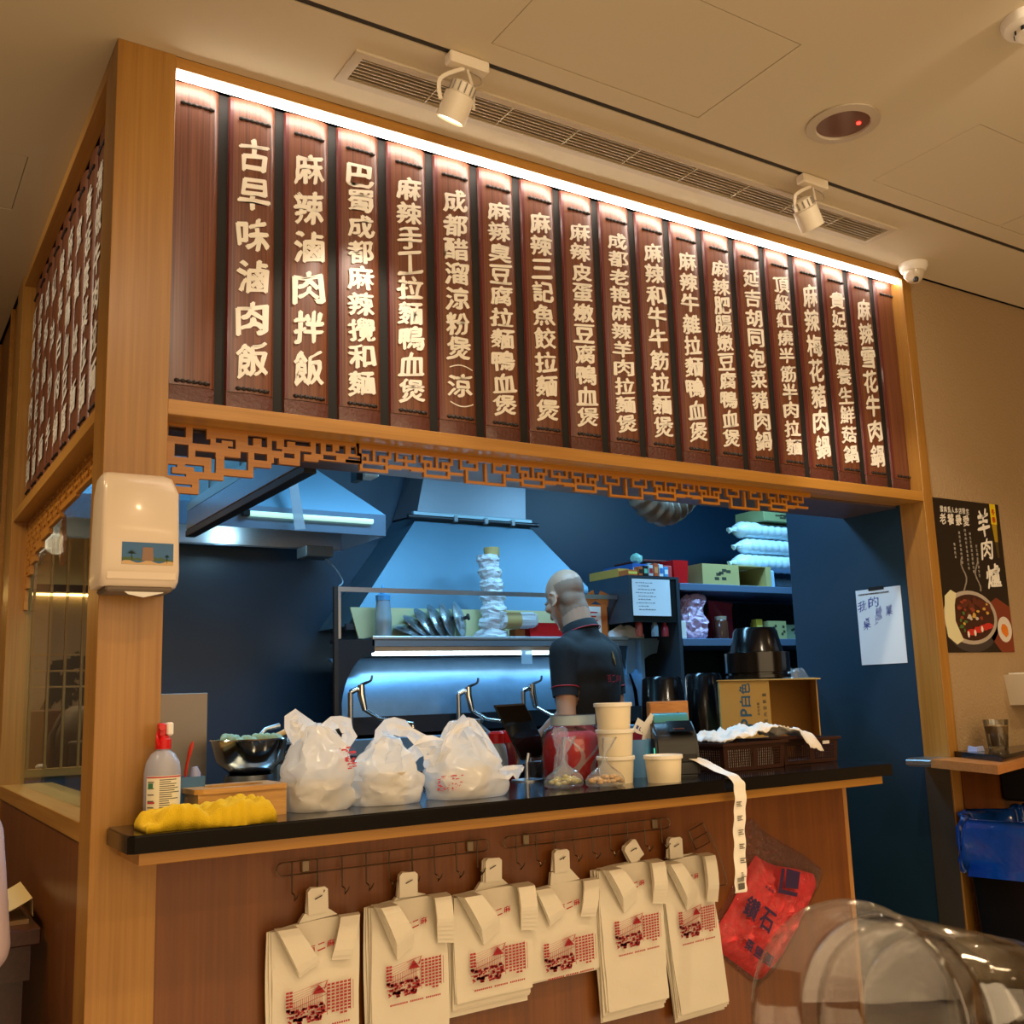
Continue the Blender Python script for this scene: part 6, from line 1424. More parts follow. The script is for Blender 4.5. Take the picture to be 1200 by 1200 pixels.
obj('small_lettering', bm, P('pp_grey', '#5f5a48', .6), t, recalc=False)
bucket('large black bucket upturned on top of the kraft box', 2.480, .545, 1.3255, .082, .110, .19, band=True)
bm = bm_(); jagged(bm, 2.745, .60, .9185, [(0, .8, 0), (.1, 1, 0), (.28, .9, 0), (.38, 1.0, 0), (.44, .5, 0)], .050, .05, 31, n=18, m=14, cre=.016); quick('plastic_bag', bm, M_CLEARB, 'clear crumpled bag between the kraft box and the navy side wall', 'plastic bag')
# things behind the counter at the left: wok, pans, bottle
t = thing('wok', 'steel bowl with wooden handled utensils behind the wooden box', 'wok', (.58, .52, .918))
WX, WY, WZ = .485, .47, 1.10
bm = bm_(); lathe(bm, [(.0005, 0), (.05, .004), (.088, .04), (.102, .095), (.106, .096), (.104, .099), (.099, .097), (.085, .042), (.048, .008), (.0005, .004)], (WX, WY, WZ), 36, close='open'); obj('bowl', bm, M_CHROME, t, smooth=True)
bm = bm_(); lathe(bm, [(.075, -.181), (.075, -.03), (.062, .004), (.058, .004), (.070, -.03), (.070, -.181)], (WX, WY, WZ), 28, close='loop'); obj('ring_stand', bm, M_STEELD, t, smooth=True)
bm = bm_(); tube(bm, [(WX+.10, WY-.01, WZ+.082), (WX+.155, WY-.02, WZ+.085)], .007, 10, flat=.6); obj('handle_shank', bm, M_STEEL, t, smooth=True)
bm = bm_(); tube(bm, [(WX+.15, WY-.02, WZ+.085), (WX+.235, WY-.03, WZ+.10)], [.010, .012], 12); obj('wooden_handle', bm, wood('utensil_wood', '#c89858', '#e0b878', 'X', scale=2), t, smooth=True)
quick('wooden_spatula', tube(bm_(), [(WX-.02, WY+.02, WZ+.06), (WX+.11, WY+.01, WZ+.115), (WX+.19, WY+.01, WZ+.125)], [.006, .008, .010], 10), MATS['utensil_wood'], 'wooden handled utensil resting in the steel bowl, the upper one', 'utensil', smooth=True)
quick('serving_spoon', tube(bm_(), [(WX-.01, WY+.04, WZ+.05), (WX+.06, WY+.05, WZ+.12), (WX+.10, WY+.05, WZ+.128)], [.008, .006, .008], 10), M_STEEL, 'steel spoon handle sticking out of the steel bowl', 'spoon', smooth=True)
bm = bm_(); rr = random.Random(2)
for k in range(26):
    a = rr.uniform(0, 6.3); r = rr.uniform(.01, .080); bmesh.ops.create_icosphere(bm, subdivisions=2, radius=.014, matrix=Matrix.Translation((WX+r*math.cos(a), WY+r*math.sin(a), WZ+.088+rr.uniform(0, .012))))
o = quick('greens', bm, P('herb_mix', '#8fae94', .6), 'pale greens heaped in the steel bowl', 'food', smooth='full'); o['kind'] = 'stuff'
t = thing('gas_burner', 'small steel gas burner with a black knob right of the steel bowl', 'burner', (.60, .62, .918))
bm = bm_(); box(bm, .585, .78, .55, .76, .919, 1.125, .004); obj('burner_body', bm, M_STEELP, t)
bm = bm_(); lathe(bm, [(.0005, -.03), (.020, -.03), (.024, -.005), (.024, 0)], (.622, .548, 1.095), 18, axis='Y'); obj('knob', bm, M_BLACK, t, smooth=True)
bm = bm_(); box(bm, .56, .80, .54, .77, 1.1255, 1.138); box(bm, .60, .76, .60, .70, 1.138, 1.150); obj('pan_support', bm, M_BLACK, t)
for k, (x, y, r, lb) in enumerate(((1.02, .42, .10, 'black shallow pan behind the peaked white bag'), (1.30, .47, .08, 'black pan behind the tablet'))):
    t = thing('black_pan', lb, 'pan', (x, y, .918), 'black pans behind the counter'); bm = bm_(); lathe(bm, [(.0005, 0), (r*.8, 0), (r, .155), (r+.006, .158), (r-.004, .158), (r*.76, .008), (.0005, .006)], (x, y, .9185), 30, close='open'); obj('pan_body', bm, M_BLACK, t, smooth=True)
    bm = bm_(); tube(bm, [(x+r, y-.02, 1.07), (x+r+.06, y-.03, 1.075)], .008, 8); obj('handle', bm, M_BLACK, t, smooth=True)
t = thing('steel_pot', 'tall steel pot behind the middle filled bag', 'pot', (.86, .55, .918)); bm = bm_(); lathe(bm, [(.0005, 0), (.075, 0), (.08, .21), (.084, .214), (.078, .214), (.074, .006), (.0005, .006)], (.90, .56, .9185), 32, close='open'); obj('pot_body', bm, M_STEEL, t, smooth=True)
for k, (x, col, lb) in enumerate(((1.195, '#a9bccb', 'white squeeze bottle with a red cap left of the tablet'), (1.245, '#7a2430', 'dark red sauce bottle behind the tablet'))):
    t = thing('sauce_bottle', lb, 'bottle', (x, .36, .918), 'sauce bottles behind the tablet'); bm = bm_(); lathe(bm, [(.0005, 0), (.031, 0), (.032, .19), (.027, .225), (.020, .235)], (x, .36+.03*k, .9185), 22); obj('bottle_body', bm, P('sauce_'+col.strip('#'), col, .25, trans=.3 if k == 0 else 0), t, smooth=True)
    bm = bm_(); lathe(bm, [(.022, .233), (.023, .262), (.018, .268), (.0005, .268)], (x, .36+.03*k, .9185), 18); obj('red_cap', bm, M_RED, t, smooth=True)
for k, x in enumerate((1.31, 1.345)):
    bm = bm_(); lathe(bm, [(.0005, 0), (.026, 0), (.026, .16), (.022, .175), (.0005, .176)], (x, .335, .9185), 18); quick('small_jar', bm, P('jar_dark', '#2b2a2c', .3, metal=.4), ['small steel shaker right of the tablet stand', 'second small shaker behind the tablet cable'][k], 'shaker', 'small shakers behind the tablet', smooth=True)
# paper on the navy side wall
t = thing('wall_notice', 'white sheet with blue handwriting taped to the navy side wall', 'paper', (2.831, .24, 1.5))
bm = bm_(); box(bm, 2.8295, 2.831, .138, .342, 1.362, 1.647); obj('paper_sheet', bm, P('paper_cool', '#dfe8ee', .7), t)
bm = bm_()
wm = lambda yc_, zc_: (lambda u, v: (2.8290, yc_-u, zc_+v))
for ch, y, z, w, h in (('我', .316, 1.585, .040, .040), ('的', .262, 1.598, .044, .040), ('桌', .302, 1.518, .034, .044), ('上', .258, 1.528, .018, .03), ('營', .242, 1.552, .028, .050), ('業', .196, 1.560, .030, .038)):
    put_char(bm, ch, wm(y, z), w, h, .0, 1.6)
obj('blue_handwriting', bm, P('pen_blue', '#2c3f98', .5), t, recalc=False)
bm = bm_(); y = .326
for ch in '注意事項請先確認餐點內容再結帳': put_char(bm, ch, wm(y, 1.629), .008, .006, .02); y -= .0095
obj('printed_line', bm, P('print_black', '#333333', .5), t, recalc=False)
bm = bm_(); box(bm, 2.8275, 2.8292, .21, .28, 1.640, 1.654, .0005); obj('black_tape', bm, M_BLACK, t)

# ================================================================== THE COOK
def capsule(bm, p0, p1, r0, r1, n=14, fy=1.0):
    p0, p1 = Vector(p0), Vector(p1); d = (p1-p0); L = max(d.length, 1e-4); ax = d/L
    ref = Vector((0, 0, 1)) if abs(ax.z) < .95 else Vector((0, 1, 0))
    s = ax.cross(ref).normalized(); u = ax.cross(s); rings = []
    for k in range(5): a = -PI/2+PI/2*k/4.0; rings.append((p0+ax*r0*math.sin(a), r0*math.cos(a)))
    for k in range(1, 4): f = k/4; rings.append((p0+d*f, r0+(r1-r0)*f))
    for k in range(5): a = PI/2*k/4.0; rings.append((p1+ax*r1*math.sin(a), r1*math.cos(a)))
    loft(bm, [[c+(s*math.cos(2*PI*q/n)+u*fy*math.sin(2*PI*q/n))*max(r, .0008) for q in range(n)] for c, r in rings])
def ell(bm, c, r, M=None):
    T = (M if M else Matrix.Identity(4)) @ Matrix.Translation(c) @ Matrix.Diagonal((*r, 1))
    bmesh.ops.create_icosphere(bm, subdivisions=3, radius=1, matrix=T)
def fuse(name, bm, mat, parent, M, voxel, smooth=6, post=None):
    """melt overlapping solids into ONE continuous skin by voxel remeshing"""
    bmesh.ops.recalc_face_normals(bm, faces=bm.faces)
    me = bpy.data.meshes.new('tmp'); bm.to_mesh(me); bm.free()
    o = bpy.data.objects.new('tmp', me); COL.objects.link(o)
    m = o.modifiers.new('r', 'REMESH'); m.mode = 'VOXEL'; m.voxel_size = voxel
    if smooth: k = o.modifiers.new('s', 'SMOOTH'); k.factor = .5; k.iterations = smooth
    out = bpy.data.meshes.new_from_object(o.evaluated_get(bpy.context.evaluated_depsgraph_get()))
    bpy.data.objects.remove(o); bpy.data.meshes.remove(me)
    if post: post(out)
    out.transform(M)
    out.name = name
    r = obj(name, out, mat, parent, smooth='full'); return r
MC = Matrix.Translation((2.145, 1.185, 0)) @ Matrix.Rotation(.315, 4, 'Z') @ Matrix.Diagonal((.96, .98, 1.016, 1))
ck = thing('person', 'bald cook in a black polo shirt with red piping, seen from behind at the range', 'person', (2.150, 1.165, 0))
SKIN = P('skin', '#b98d72', .45, sss=.12, noise_amt=.06, noise_scale=40, spec=.4)
MH = Matrix.Translation((0, .095, 1.662)) @ Matrix.Rotation(-.22, 4, 'Z') @ Matrix.Rotation(-.50, 4, 'X')
def hand(bm, w, dirn, side, curl=.6):
    """palm, four bent fingers of unequal length and a thumb from the palm's side"""
    d = Vector(dirn).normalized(); up = Vector((0, 0, 1)); s = d.cross(up).normalized()*side; nrm = s.cross(d)*side
    w = Vector(w); k0 = w+d*.075
    capsule(bm, w-d*.01, w+d*.03, .026, .030, fy=.6)
    for q, ln in ((-.027, .060), (-.009, .072), (.009, .068), (.026, .055)):
        capsule(bm, w+d*.02+s*q*.7, k0+s*q, .014, .0115)
        a = k0+s*q; pdir = (d-Vector((0, 0, curl))).normalized(); b = a+pdir*ln*.45; pd2 = (d*.4-Vector((0, 0, 1))).normalized(); c = b+pd2*ln*.32; e = c+(pd2-d*.6).normalized()*ln*.25
        capsule(bm, a, b, .0105, .0095); capsule(bm, b, c, .0095, .0088); capsule(bm, c, e, .0088, .0078)
    t0 = w+d*.022-s*.026; t1 = t0-s*.024+d*.028-Vector((0, 0, .012)); t2 = t1+d*.028+s*.006-Vector((0, 0, .014))
    capsule(bm, t0, t1, .014, .0115); capsule(bm, t1, t2, .011, .009)
LSH, LEL, LWR = (-.163, .0, 1.432), (-.198, -.028, 1.185), (-.170, .185, 1.065)
RSH, REL, RWR = (.160, .0, 1.432), (.185, -.020, 1.185), (.165, .185, 1.075)
bm = bm_()
ell(bm, (0, 0, .96), (.165, .115, .12)); ell(bm, (0, 0, 1.10), (.15, .10, .16)); ell(bm, (0, 0, 1.30), (.165, .108, .20)); ell(bm, (0, -.012, 1.41), (.165, .095, .085))
capsule(bm, (0, .005, 1.43), (0, .050, 1.62), .068, .062); capsule(bm, (-.10, 0, 1.455), (0, .02, 1.49), .05, .055); capsule(bm, (.10, 0, 1.455), (0, .02, 1.49), .05, .055)
for s_, sh, el, wr in ((-1, LSH, LEL, LWR), (1, RSH, REL, RWR)):
    capsule(bm, sh, el, .050, .040); capsule(bm, el, wr, .041, .026); capsule(bm, el, (Vector(el)*.6+Vector(wr)*.4), .040, .038)
    capsule(bm, (s_*.085, 0, .93), (s_*.095, .02, .50), .085, .056); capsule(bm, (s_*.095, .02, .50), (s_*.10, -.01, .09), .055, .038); capsule(bm, (s_*.10, -.01, .07), (s_*.105, .13, .035), .036, .030)
    hand(bm, wr, (0, 1, -.25), s_)
# head: skull, face, jaw, nose, brow, lips, ears
ell(bm, (0, -.012, .035), (.077, .098, .088), MH); ell(bm, (0, .030, -.025), (.064, .066, .075), MH); ell(bm, (0, .045, -.072), (.045, .045, .035), MH); ell(bm, (0, -.040, -.018), (.062, .046, .068), MH)
def hp(x, y, z): return MH @ Vector((x, y, z))
capsule(bm, hp(0, .094, .018), hp(0, .116, -.018), .0085, .013); ell(bm, (0, .083, .030), (.048, .020, .011), MH); ell(bm, (0, .092, -.047), (.022, .012, .006), MH); ell(bm, (0, .090, -.056), (.020, .012, .006), MH); ell(bm, (0, .078, -.092), (.022, .02, .018), MH)
for s_ in (-1, 1):
    ell(bm, (s_*.055, .060, -.01), (.02, .022, .018), MH)
    for k in range(9):
        a = -2.2+k*.55; b = a+.55
        capsule(bm, hp(s_*(.078+.010*(math.cos(a) < .5)), -.004-.017*math.cos(a)*1.0, -.008+.031*math.sin(a)), hp(s_*(.078+.010*(math.cos(b) < .5)), -.004-.017*math.cos(b), -.008+.031*math.sin(b)), .0048, .0048, 8)
    ell(bm, (s_*.078, -.002, -.012), (.008, .013, .024), MH)
STUB = P('stubble', '#8c6c57', .7, noise_amt=.25, noise_scale=250)
def stubble(me):
    me.materials.clear(); me.materials.append(SKIN); me.materials.append(STUB); inv = MH.inverted()
    for p in me.polygons:
        c = inv @ p.center
        if p.center.z > 1.55+.012*math.sin(c.x*90)+.008*math.sin(c.x*230) and c.y < .012-.25*max(0, c.z) and c.z < .040+.006*math.sin(c.x*60) and not (abs(c.x) > .066 and c.y > -.03) and c.z > -.085: p.material_index = 1
body = fuse('body', bm, None, ck, MC, .0055, 3, post=stubble)
for s_ in (-1, 1):
    bm = bm_(); ell(bm, (s_*.030, .0790, .010), (.011, .006, .007), MH); bm.transform(MC); obj('eye', bm, P('eye_white', '#d8d8d4', .2), ck, smooth='full')
    bm = bm_(); capsule(bm, hp(s_*.016, .1005, .032), hp(s_*.038, .091, .034), .0030, .0024, 8); bm.transform(MC); obj('eyebrow', bm, P('brow_dark', '#221a16', .7), ck, smooth='full')
# shirt
SH = P('black_polo', '#090a0e', .85, bump=.4, bump_scale=18)
bm = bm_()
ell(bm, (0, 0, 1.00), (.172, .125, .13)); capsule(bm, (0, 0, 1.44), (0, .016, 1.505), .080, .079); ell(bm, (0, 0, 1.10), (.168, .122, .17)); ell(bm, (0, 0, 1.29), (.180, .125, .20)); ell(bm, (0, -.012, 1.36), (.188, .116, .13)); capsule(bm, (-.15, 0, 1.425), (.15, 0, 1.425), .068, .068); ell(bm, (0, -.014, 1.405), (.178, .108, .095)); capsule(bm, (-.11, 0, 1.462), (0, .01, 1.492), .055, .060); capsule(bm, (.11, 0, 1.462), (0, .01, 1.492), .055, .060)
for s_, sh, el in ((-1, LSH, LEL), (1, RSH, REL)):
    a, b = Vector(sh), Vector(el); capsule(bm, a, a+(b-a)*.58, .064, .058); 
def cut_bottom(me):
    b = bmesh.new(); b.from_mesh(me); bmesh.ops.bisect_plane(b, geom=b.verts[:]+b.edges[:]+b.faces[:], plane_co=(0, 0, .93), plane_no=(0, 0, -1), clear_outer=True); 
    for s_, sh, el in ((-1, LSH, LEL), (1, RSH, REL)):
        a_, e_ = Vector(sh), Vector(el); n_ = (e_-a_).normalized(); pc = a_+(e_-a_)*.62
        fs = [v for v in b.verts if (v.co-pc).dot(n_) > 0 and abs(v.co.x) > .155 and v.co.z < 1.32 and (v.co-(a_+n_*(v.co-a_).dot(n_))).length < .075]
        bmesh.ops.delete(b, geom=fs, context='VERTS')
    b.to_mesh(me); b.free()
fuse('polo_shirt', bm, SH, ck, MC, .0075, 14, post=cut_bottom)
PIPE = P('red_piping', '#b0202c', .6)
def ringtube(c, n_, r, tr, mat, nm, fy=1.0, start=0, end=2*PI, parent=ck, M=MC):
    n_ = Vector(n_).normalized(); s = n_.cross(Vector((0, 1, 0))).normalized(); u = n_.cross(s)
    pts = [Vector(c)+s*r*math.cos(start+(end-start)*k/28)+u*r*fy*math.sin(start+(end-start)*k/28) for k in range(29)]
    bm = bm_(); tube(bm, pts, tr, 8); bm.transform(M); return obj(nm, bm, mat, parent, smooth=True)
for s_, sh, el in ((-1, LSH, LEL), (1, RSH, REL)):
    a, b = Vector(sh), Vector(el); nn = (b-a).normalized()
    ringtube(a+(b-a)*.56, nn, .0575, .0022, PIPE, 'sleeve_piping'); 
    bm = bm_(); c0, c1 = a+(b-a)*.575, a+(b-a)*.70; s3 = nn.cross(Vector((0, 1, 0))).normalized(); u3 = nn.cross(s3)
    rr_ = [[c+(s3*math.cos(2*PI*k/24)+u3*math.sin(2*PI*k/24))*r for k in range(24)] for c, r in ((c0, .0565), (c1, .053), (c1, .050), (c0, .050))]
    loft(bm, rr_+[rr_[0]], cap=False); bm.transform(MC); obj('sleeve_cuff', bm, P('navy_cuff', '#18202c', .8), ck, smooth=True)
bm = bm_(); cn = Vector((0, .30, 1)).normalized(); cc = Vector((0, .024, 1.528)); s3 = Vector((1, 0, 0)); u3 = cn.cross(s3)
rr_ = [[cc+cn*h+(s3*math.cos(2*PI*k/36)+u3*1.02*math.sin(2*PI*k/36))*r for k in range(36)] for h, r in ((-.006, .082), (.026, .073), (.030, .068), (.022, .067), (-.006, .068))]
loft(bm, rr_+[rr_[0]], cap=False); bm.transform(MC); obj('collar', bm, SH, ck, smooth=True)
bm = bm_(); tube(bm, [cc+cn*-.008+(s3*math.cos(2*PI*k/36)+u3*1.02*math.sin(2*PI*k/36))*.0855 for k in range(37)], .0022, 6); bm.transform(MC); obj('collar_piping', bm, PIPE, ck, smooth=True)
bm = bm_()
def backp(u, v): # on the upper back, facing -Y of the body
    x = .025+u; z = 1.335+v; y = -.125*math.sqrt(max(0, 1-(x/.186)**2-((z-1.29)/.215)**2*.4))-.006
    return tuple(MC @ Vector((x, y, z)))
for i, ch in enumerate('百二麻辣'): put_char(bm, ch, lambda u, v, i=i: backp(u-.048+i*.032, v-.01), .026, .028, .02, .6)
obj('red_lettering', bm, P('shirt_print', '#7a1c24', .6), ck, recalc=False)
bm = bm_(); tube(bm, [backp(.0, .10), backp(.004, .07), backp(.012, .045)], [.002, .005, .002], 5); obj('gold_mark', bm, P('gold_mark', '#8a7440', .6), ck)
# trousers and shoes
bm = bm_(); ell(bm, (0, 0, .95), (.168, .120, .11))
for s_ in (-1, 1): capsule(bm, (s_*.085, 0, .93), (s_*.095, .02, .50), .092, .066); capsule(bm, (s_*.095, .02, .50), (s_*.10, -.01, .12), .065, .055)
fuse('trousers', bm, P('dark_trousers', '#14161a', .85), ck, MC, .011, 3)
for s_ in (-1, 1):
    bm = bm_(); capsule(bm, (s_*.10, -.02, .05), (s_*.107, .14, .045), .048, .046); 
    for v in bm.verts: v.co.z = max(.001, v.co.z)
    bm.transform(MC); obj('shoe', bm, M_BLACK, ck, smooth='full')
# ladle in his hand
t = thing('ladle', 'steel ladle held in the hand of the cook over the range', 'ladle', (2.0, 1.45, 1.05))
pts = [MC @ Vector(p) for p in ((-.175, .24, 1.030), (-.165, .34, 1.075), (-.14, .52, 1.17))]
bm = bm_(); tube(bm, pts, .006, 8); obj('handle', bm, M_STEEL, t, smooth=True)
bm = bm_(); lathe(bm, [(.0005, -.022), (.03, -.014), (.042, .006), (.040, .006), (.028, -.012), (.0005, -.019)], pts[2], 20, close='open'); obj('scoop', bm, M_STEEL, t, smooth=True)

# ================================================================== RIGHT OF THE STALL
# poster
ps = thing('poster', 'tall dark food poster with a bowl of meat on the beige wall', 'poster', (3.08, .011, 1.67))
PX0, PX1, PZ0, PZ1 = 2.892, 3.300, 1.392, 1.962
bm = bm_(); box(bm, PX0, PX1, .0095, .0118, PZ0, PZ1); obj('poster_sheet', bm, P('poster_black', '#17120f', .35, coat=.3), ps)
def pp(u, v, k=0): return (PX0+u*(PX1-PX0), .0092-.0002*k, PZ0+v*(PZ1-PZ0))
def flat(bm, poly, k=1): bm.faces.new([bm.verts.new(pp(u, v, k)) for u, v in poly])
def disc(bm, cu, cv, ru, rv, k=1, n=36, jit=0, seed=0, a0=0):
    rr = random.Random(seed)
    flat(bm, [(cu+ru*(1+jit*rr.uniform(-1, 1))*math.cos(2*PI*i/n+a0), cv+rv*(1+jit*rr.uniform(-1, 1))*math.sin(2*PI*i/n+a0)) for i in range(n)], k)
def pobj(nm, bm, col, stuff=False): 
    o = obj(nm, bm, P('pst_'+col.strip('#'), col, .4, coat=.3), ps, recalc=False)
    if stuff: o['kind'] = 'stuff'
    return o
bm = bm_(); flat(bm, [(.60, .30), (.80, .36), (1.0, .30), (1.0, .0), (.80, .0), (.62, .12)]); pobj('printed_table', bm, '#7a3420')
for i, (u, v, w, h) in enumerate(((.73, .865, .185, .17), (.74, .685, .17, .14), (.80, .505, .21, .15))):
    bm = bm_(); put_char(bm, '羊肉爐'[i], lambda a, b, u=u, v=v: (PX0+u*(PX1-PX0)+a, .0088, PZ0+v*(PZ1-PZ0)+b), w*(PX1-PX0)*1.0, h*(PZ1-PZ0), .03, 1.3, i); pobj('big_lettering', bm, '#f2efe6')
bm = bm_()
for i, ch in enumerate('老饕最愛'): put_char(bm, ch, lambda a, b, i=i: (PX0+(.12+.115*i)*(PX1-PX0)+a, .0088, PZ0+.865*(PZ1-PZ0)+b), .036, .040, .03, 1, i)
for i, ch in enumerate('雲南馬人本店限定'): put_char(bm, ch, lambda a, b, i=i: (PX0+(.115+.055*i)*(PX1-PX0)+a, .0088, PZ0+.928*(PZ1-PZ0)+b), .018, .022, .02, .5, i)
pobj('white_lettering', bm, '#e8e2d6')
bm = bm_(); rr = random.Random(4)
for cidx, (u, v0, v1) in enumerate(((.25, .60, .70), (.34, .56, .78), (.43, .52, .80), (.50, .50, .78), (.58, .48, .70))):
    v = v1
    while v > v0:
        put_char(bm, '鮮嫩羊肉慢火細熬湯頭濃郁滋補養生好味'[int(rr.random()*18)], lambda a, b, u=u, v=v: (PX0+u*(PX1-PX0)+a, .0088, PZ0+v*(PZ1-PZ0)+b), .011, .011, .01); v -= .028
pobj('small_lettering', bm, '#b8b2a8')
bm = bm_(); flat(bm, [(.855, 1.0), (.945, 1.0), (.945, .86), (.855, .86)], 1); pobj('yellow_band', bm, '#e8cc10')
bm = bm_(); flat(bm, [(.86, .86), (.94, .86), (.93, .74), (.88, .74)], 1); pobj('yellow_band', bm, '#a88a18')
bm = bm_(); flat(bm, [(.88, .74), (.93, .74), (.925, .63), (.90, .63)], 1); pobj('yellow_band', bm, '#4a3c14')
bm = bm_()
for i, ch in enumerate('冬季'): put_char(bm, ch, lambda a, b, i=i: (PX0+.90*(PX1-PX0)+a, .0084, PZ0+(.945-.055*i)*(PZ1-PZ0)+b), .022, .024, .03)
pobj('red_lettering', bm, '#c83020')
bm = bm_()
for x0_, sg in ((.35, -1), (.55, 1)):
    pts = [(x0_+.03*math.sin(k*.9+sg), .40+.028*k) for k in range(9)]
    for (a, b), (c, d) in zip(pts, pts[1:]): flat(bm, [(a-.012, b), (a+.012, b), (c+.010, d), (c-.010, d)], 1)
pobj('steam_swirl', bm, '#8a8078', True)
bm = bm_(); disc(bm, .38, .19, .41, .19, 1); pobj('bowl_outside', bm, '#3a3434')
bm = bm_(); disc(bm, .38, .225, .40, .175, 2); pobj('bowl_rim', bm, '#b0a496')
bm = bm_(); disc(bm, .39, .225, .345, .150, 3); pobj('bowl_soup', bm, '#3c1a10')
bm = bm_(); flat(bm, [(.02, .10), (.0, .22), (.03, .36), (.12, .40), (.20, .38), (.16, .30), (.15, .20), (.24, .08), (.14, .05)], 4); pobj('cabbage_leaf', bm, '#d8d2a8')
bm = bm_(); rr = random.Random(12)
for k in range(20):
    a = rr.uniform(0, 6.3); r = rr.random()**.5; flat_c = (.43+.24*r*math.cos(a), .285+.07*r*math.sin(a)); disc(bm, flat_c[0], flat_c[1], rr.uniform(.03, .06), rr.uniform(.015, .03), 5+k*.3, 7, .25, k)
pobj('meat_chunk', bm, '#5a2618', True)
for c1, n_, reg, seed in (('#8a3a24', 9, (.42, .28, .22, .06), 1), ('#c8a04a', 6, (.45, .25, .2, .07), 2), ('#4a6a34', 5, (.25, .20, .06, .07), 3), ('#c0b8a8', 3, (.42, .23, .08, .02), 4)):
    bm = bm_(); rr = random.Random(seed)
    for k in range(n_): disc(bm, reg[0]+reg[2]*rr.uniform(-1, 1), reg[1]+reg[3]*rr.uniform(-1, 1), rr.uniform(.015, .035), rr.uniform(.008, .018), 12+k*.3+seed, 7, .3, k+seed)
    pobj('ingredient', bm, c1, True)
bm = bm_()
for cu, cv, a in ((.36, .13, .3), (.46, .145, .2), (.55, .16, .25), (.62, .17, .1)): disc(bm, cu, cv, .075, .020, 18+cu, 10, .1, int(cu*100), a)
pobj('crab_stick', bm, '#c02a22', True)
bm = bm_()
for cu, cv in ((.31, .115), (.41, .125), (.52, .15)): disc(bm, cu, cv, .018, .022, 20+cu, 8)
pobj('crab_stick_end', bm, '#e8dcd0', True)
bm = bm_(); disc(bm, .88, .15, .11, .085, 3, 24); pobj('side_plate', bm, '#d8d0c6')
bm = bm_(); disc(bm, .88, .145, .055, .042, 5, 9, .2, 4); pobj('side_food', bm, '#d8781c')

# corner shelf at the right
t = thing('corner_shelf', 'small shelf with a black slab on a wooden board below the poster', 'shelf', (2.95, -.1, 1.0))
bm = bm_(); prism(bm, [(2.716, -.002), (2.585, -.335), (3.65, -.002)], 1.000, 1.028, 'XY'); obj('wooden_board', bm, wood('shelf_board_wood', '#a06430', '#bc8048', 'X'), t)
bm = bm_(); prism(bm, [(2.852, -.002), (2.712, -.27), (3.56, -.002)], 1.0285, 1.048, 'XY'); obj('black_slab', bm, M_STONE, t)
bm = bm_(); box(bm, 2.735, 2.829, -.001-.0, .104, 1.0, 1.028); box(bm, 2.715, 2.735, -.03, .10, 1.004, 1.024, .003); obj('chrome_bracket', bm, M_STEEL, t)
t = thing('coffee_glass', 'clear glass of milky coffee on the corner shelf', 'glass', (3.00, -.055, 1.048))
bm = bm_(); lathe(bm, [(.0005, .0), (.031, 0), (.033, .004), (.042, .103), (.0405, .103), (.031, .010), (.0005, .010)], (3.00, -.075, 1.0482), 32, close='open'); obj('glass_wall', bm, M_CLR, t, smooth=True)
bm = bm_(); lathe(bm, [(.0005, .0115), (.0305, .0115), (.0385, .080), (.0005, .080)], (3.00, -.075, 1.0482), 32); obj('coffee', bm, P('milk_coffee', '#7e6038', .4), t, smooth=True)
bm = bm_(); lathe(bm, [(.0005, .0802), (.0386, .0802), (.0386, .083), (.0005, .083)], (3.00, -.075, 1.0482), 32); obj('foam', bm, P('foam', '#b89868', .6), t)
t = thing('sugar_packet', 'folded blue and white sachet beside the coffee glass', 'sachet', (2.88, -.07, 1.048))
bm = bm_(); hexa(bm, [(2.855, -.09, 1.0485), (2.905, -.085, 1.0485), (2.90, -.05, 1.0485), (2.85, -.055, 1.0485)], [(2.858, -.086, 1.062), (2.90, -.083, 1.066), (2.898, -.054, 1.062), (2.855, -.057, 1.068)]); obj('sachet_body', bm, P('sachet_blue', '#8f9cc8', .4), t)
t = thing('wall_holder', 'cream plastic holder fixed on the beige wall right of the coffee glass', 'holder', (3.30, .011, 1.25))
bm = bm_(); hexa(bm, [(3.235, -.06, 1.195), (3.42, -.06, 1.195), (3.42, .0118, 1.195), (3.235, .0118, 1.195)], [(3.215, -.07, 1.308), (3.42, -.07, 1.308), (3.42, .0118, 1.308), (3.215, .0118, 1.308)]); obj('holder_body', bm, P('cream_plastic', '#cdbfa4', .5), t)
bm = bm_(); box(bm, 3.23, 3.41, -.05, 0, 1.3085, 1.314); obj('top_slot', bm, M_WHITEW, t)
# panels below the shelf
bm = bm_(); box(bm, 2.8262, 2.8282, .006, .106, 0, .998); q = quick('kick_plate', bm, P('kick_steel', '#6a6258', .35, metal=.7), 'grey steel plate covering the foot of the right post', 'metal plate')
bm = bm_(); box(bm, 2.888, 3.9, .002, .0118, 0, 1.0); struct('trim_10', bm, M_PANEL)
bm = bm_(); box(bm, 3.10, 3.50, -.30, .0, .86, .995, .01); quick('shelf_shade_box', bm, M_BLACKM, 'black box standing in for shade under the corner shelf above the blue bin bag', 'box')  # matt black block added for the deep shade under the shelf
t = thing('rubbish_bin', 'black rubbish bin lined with a blue bag under the corner shelf', 'bin', (2.95, -.20, 0))
def rr4(cx, cy, w, d, z, r=.03, n=6):
    out = []
    for q, (sx, sy) in enumerate(((1, 1), (-1, 1), (-1, -1), (1, -1))):
        for k in range(n): a = q*PI/2+k/(n-1)*PI/2; out.append((cx+sx*(w/2-r)+r*math.cos(a), cy+sy*(d/2-r)+r*math.sin(a), z))
    return out
bx_, by_ = 2.965, -.205
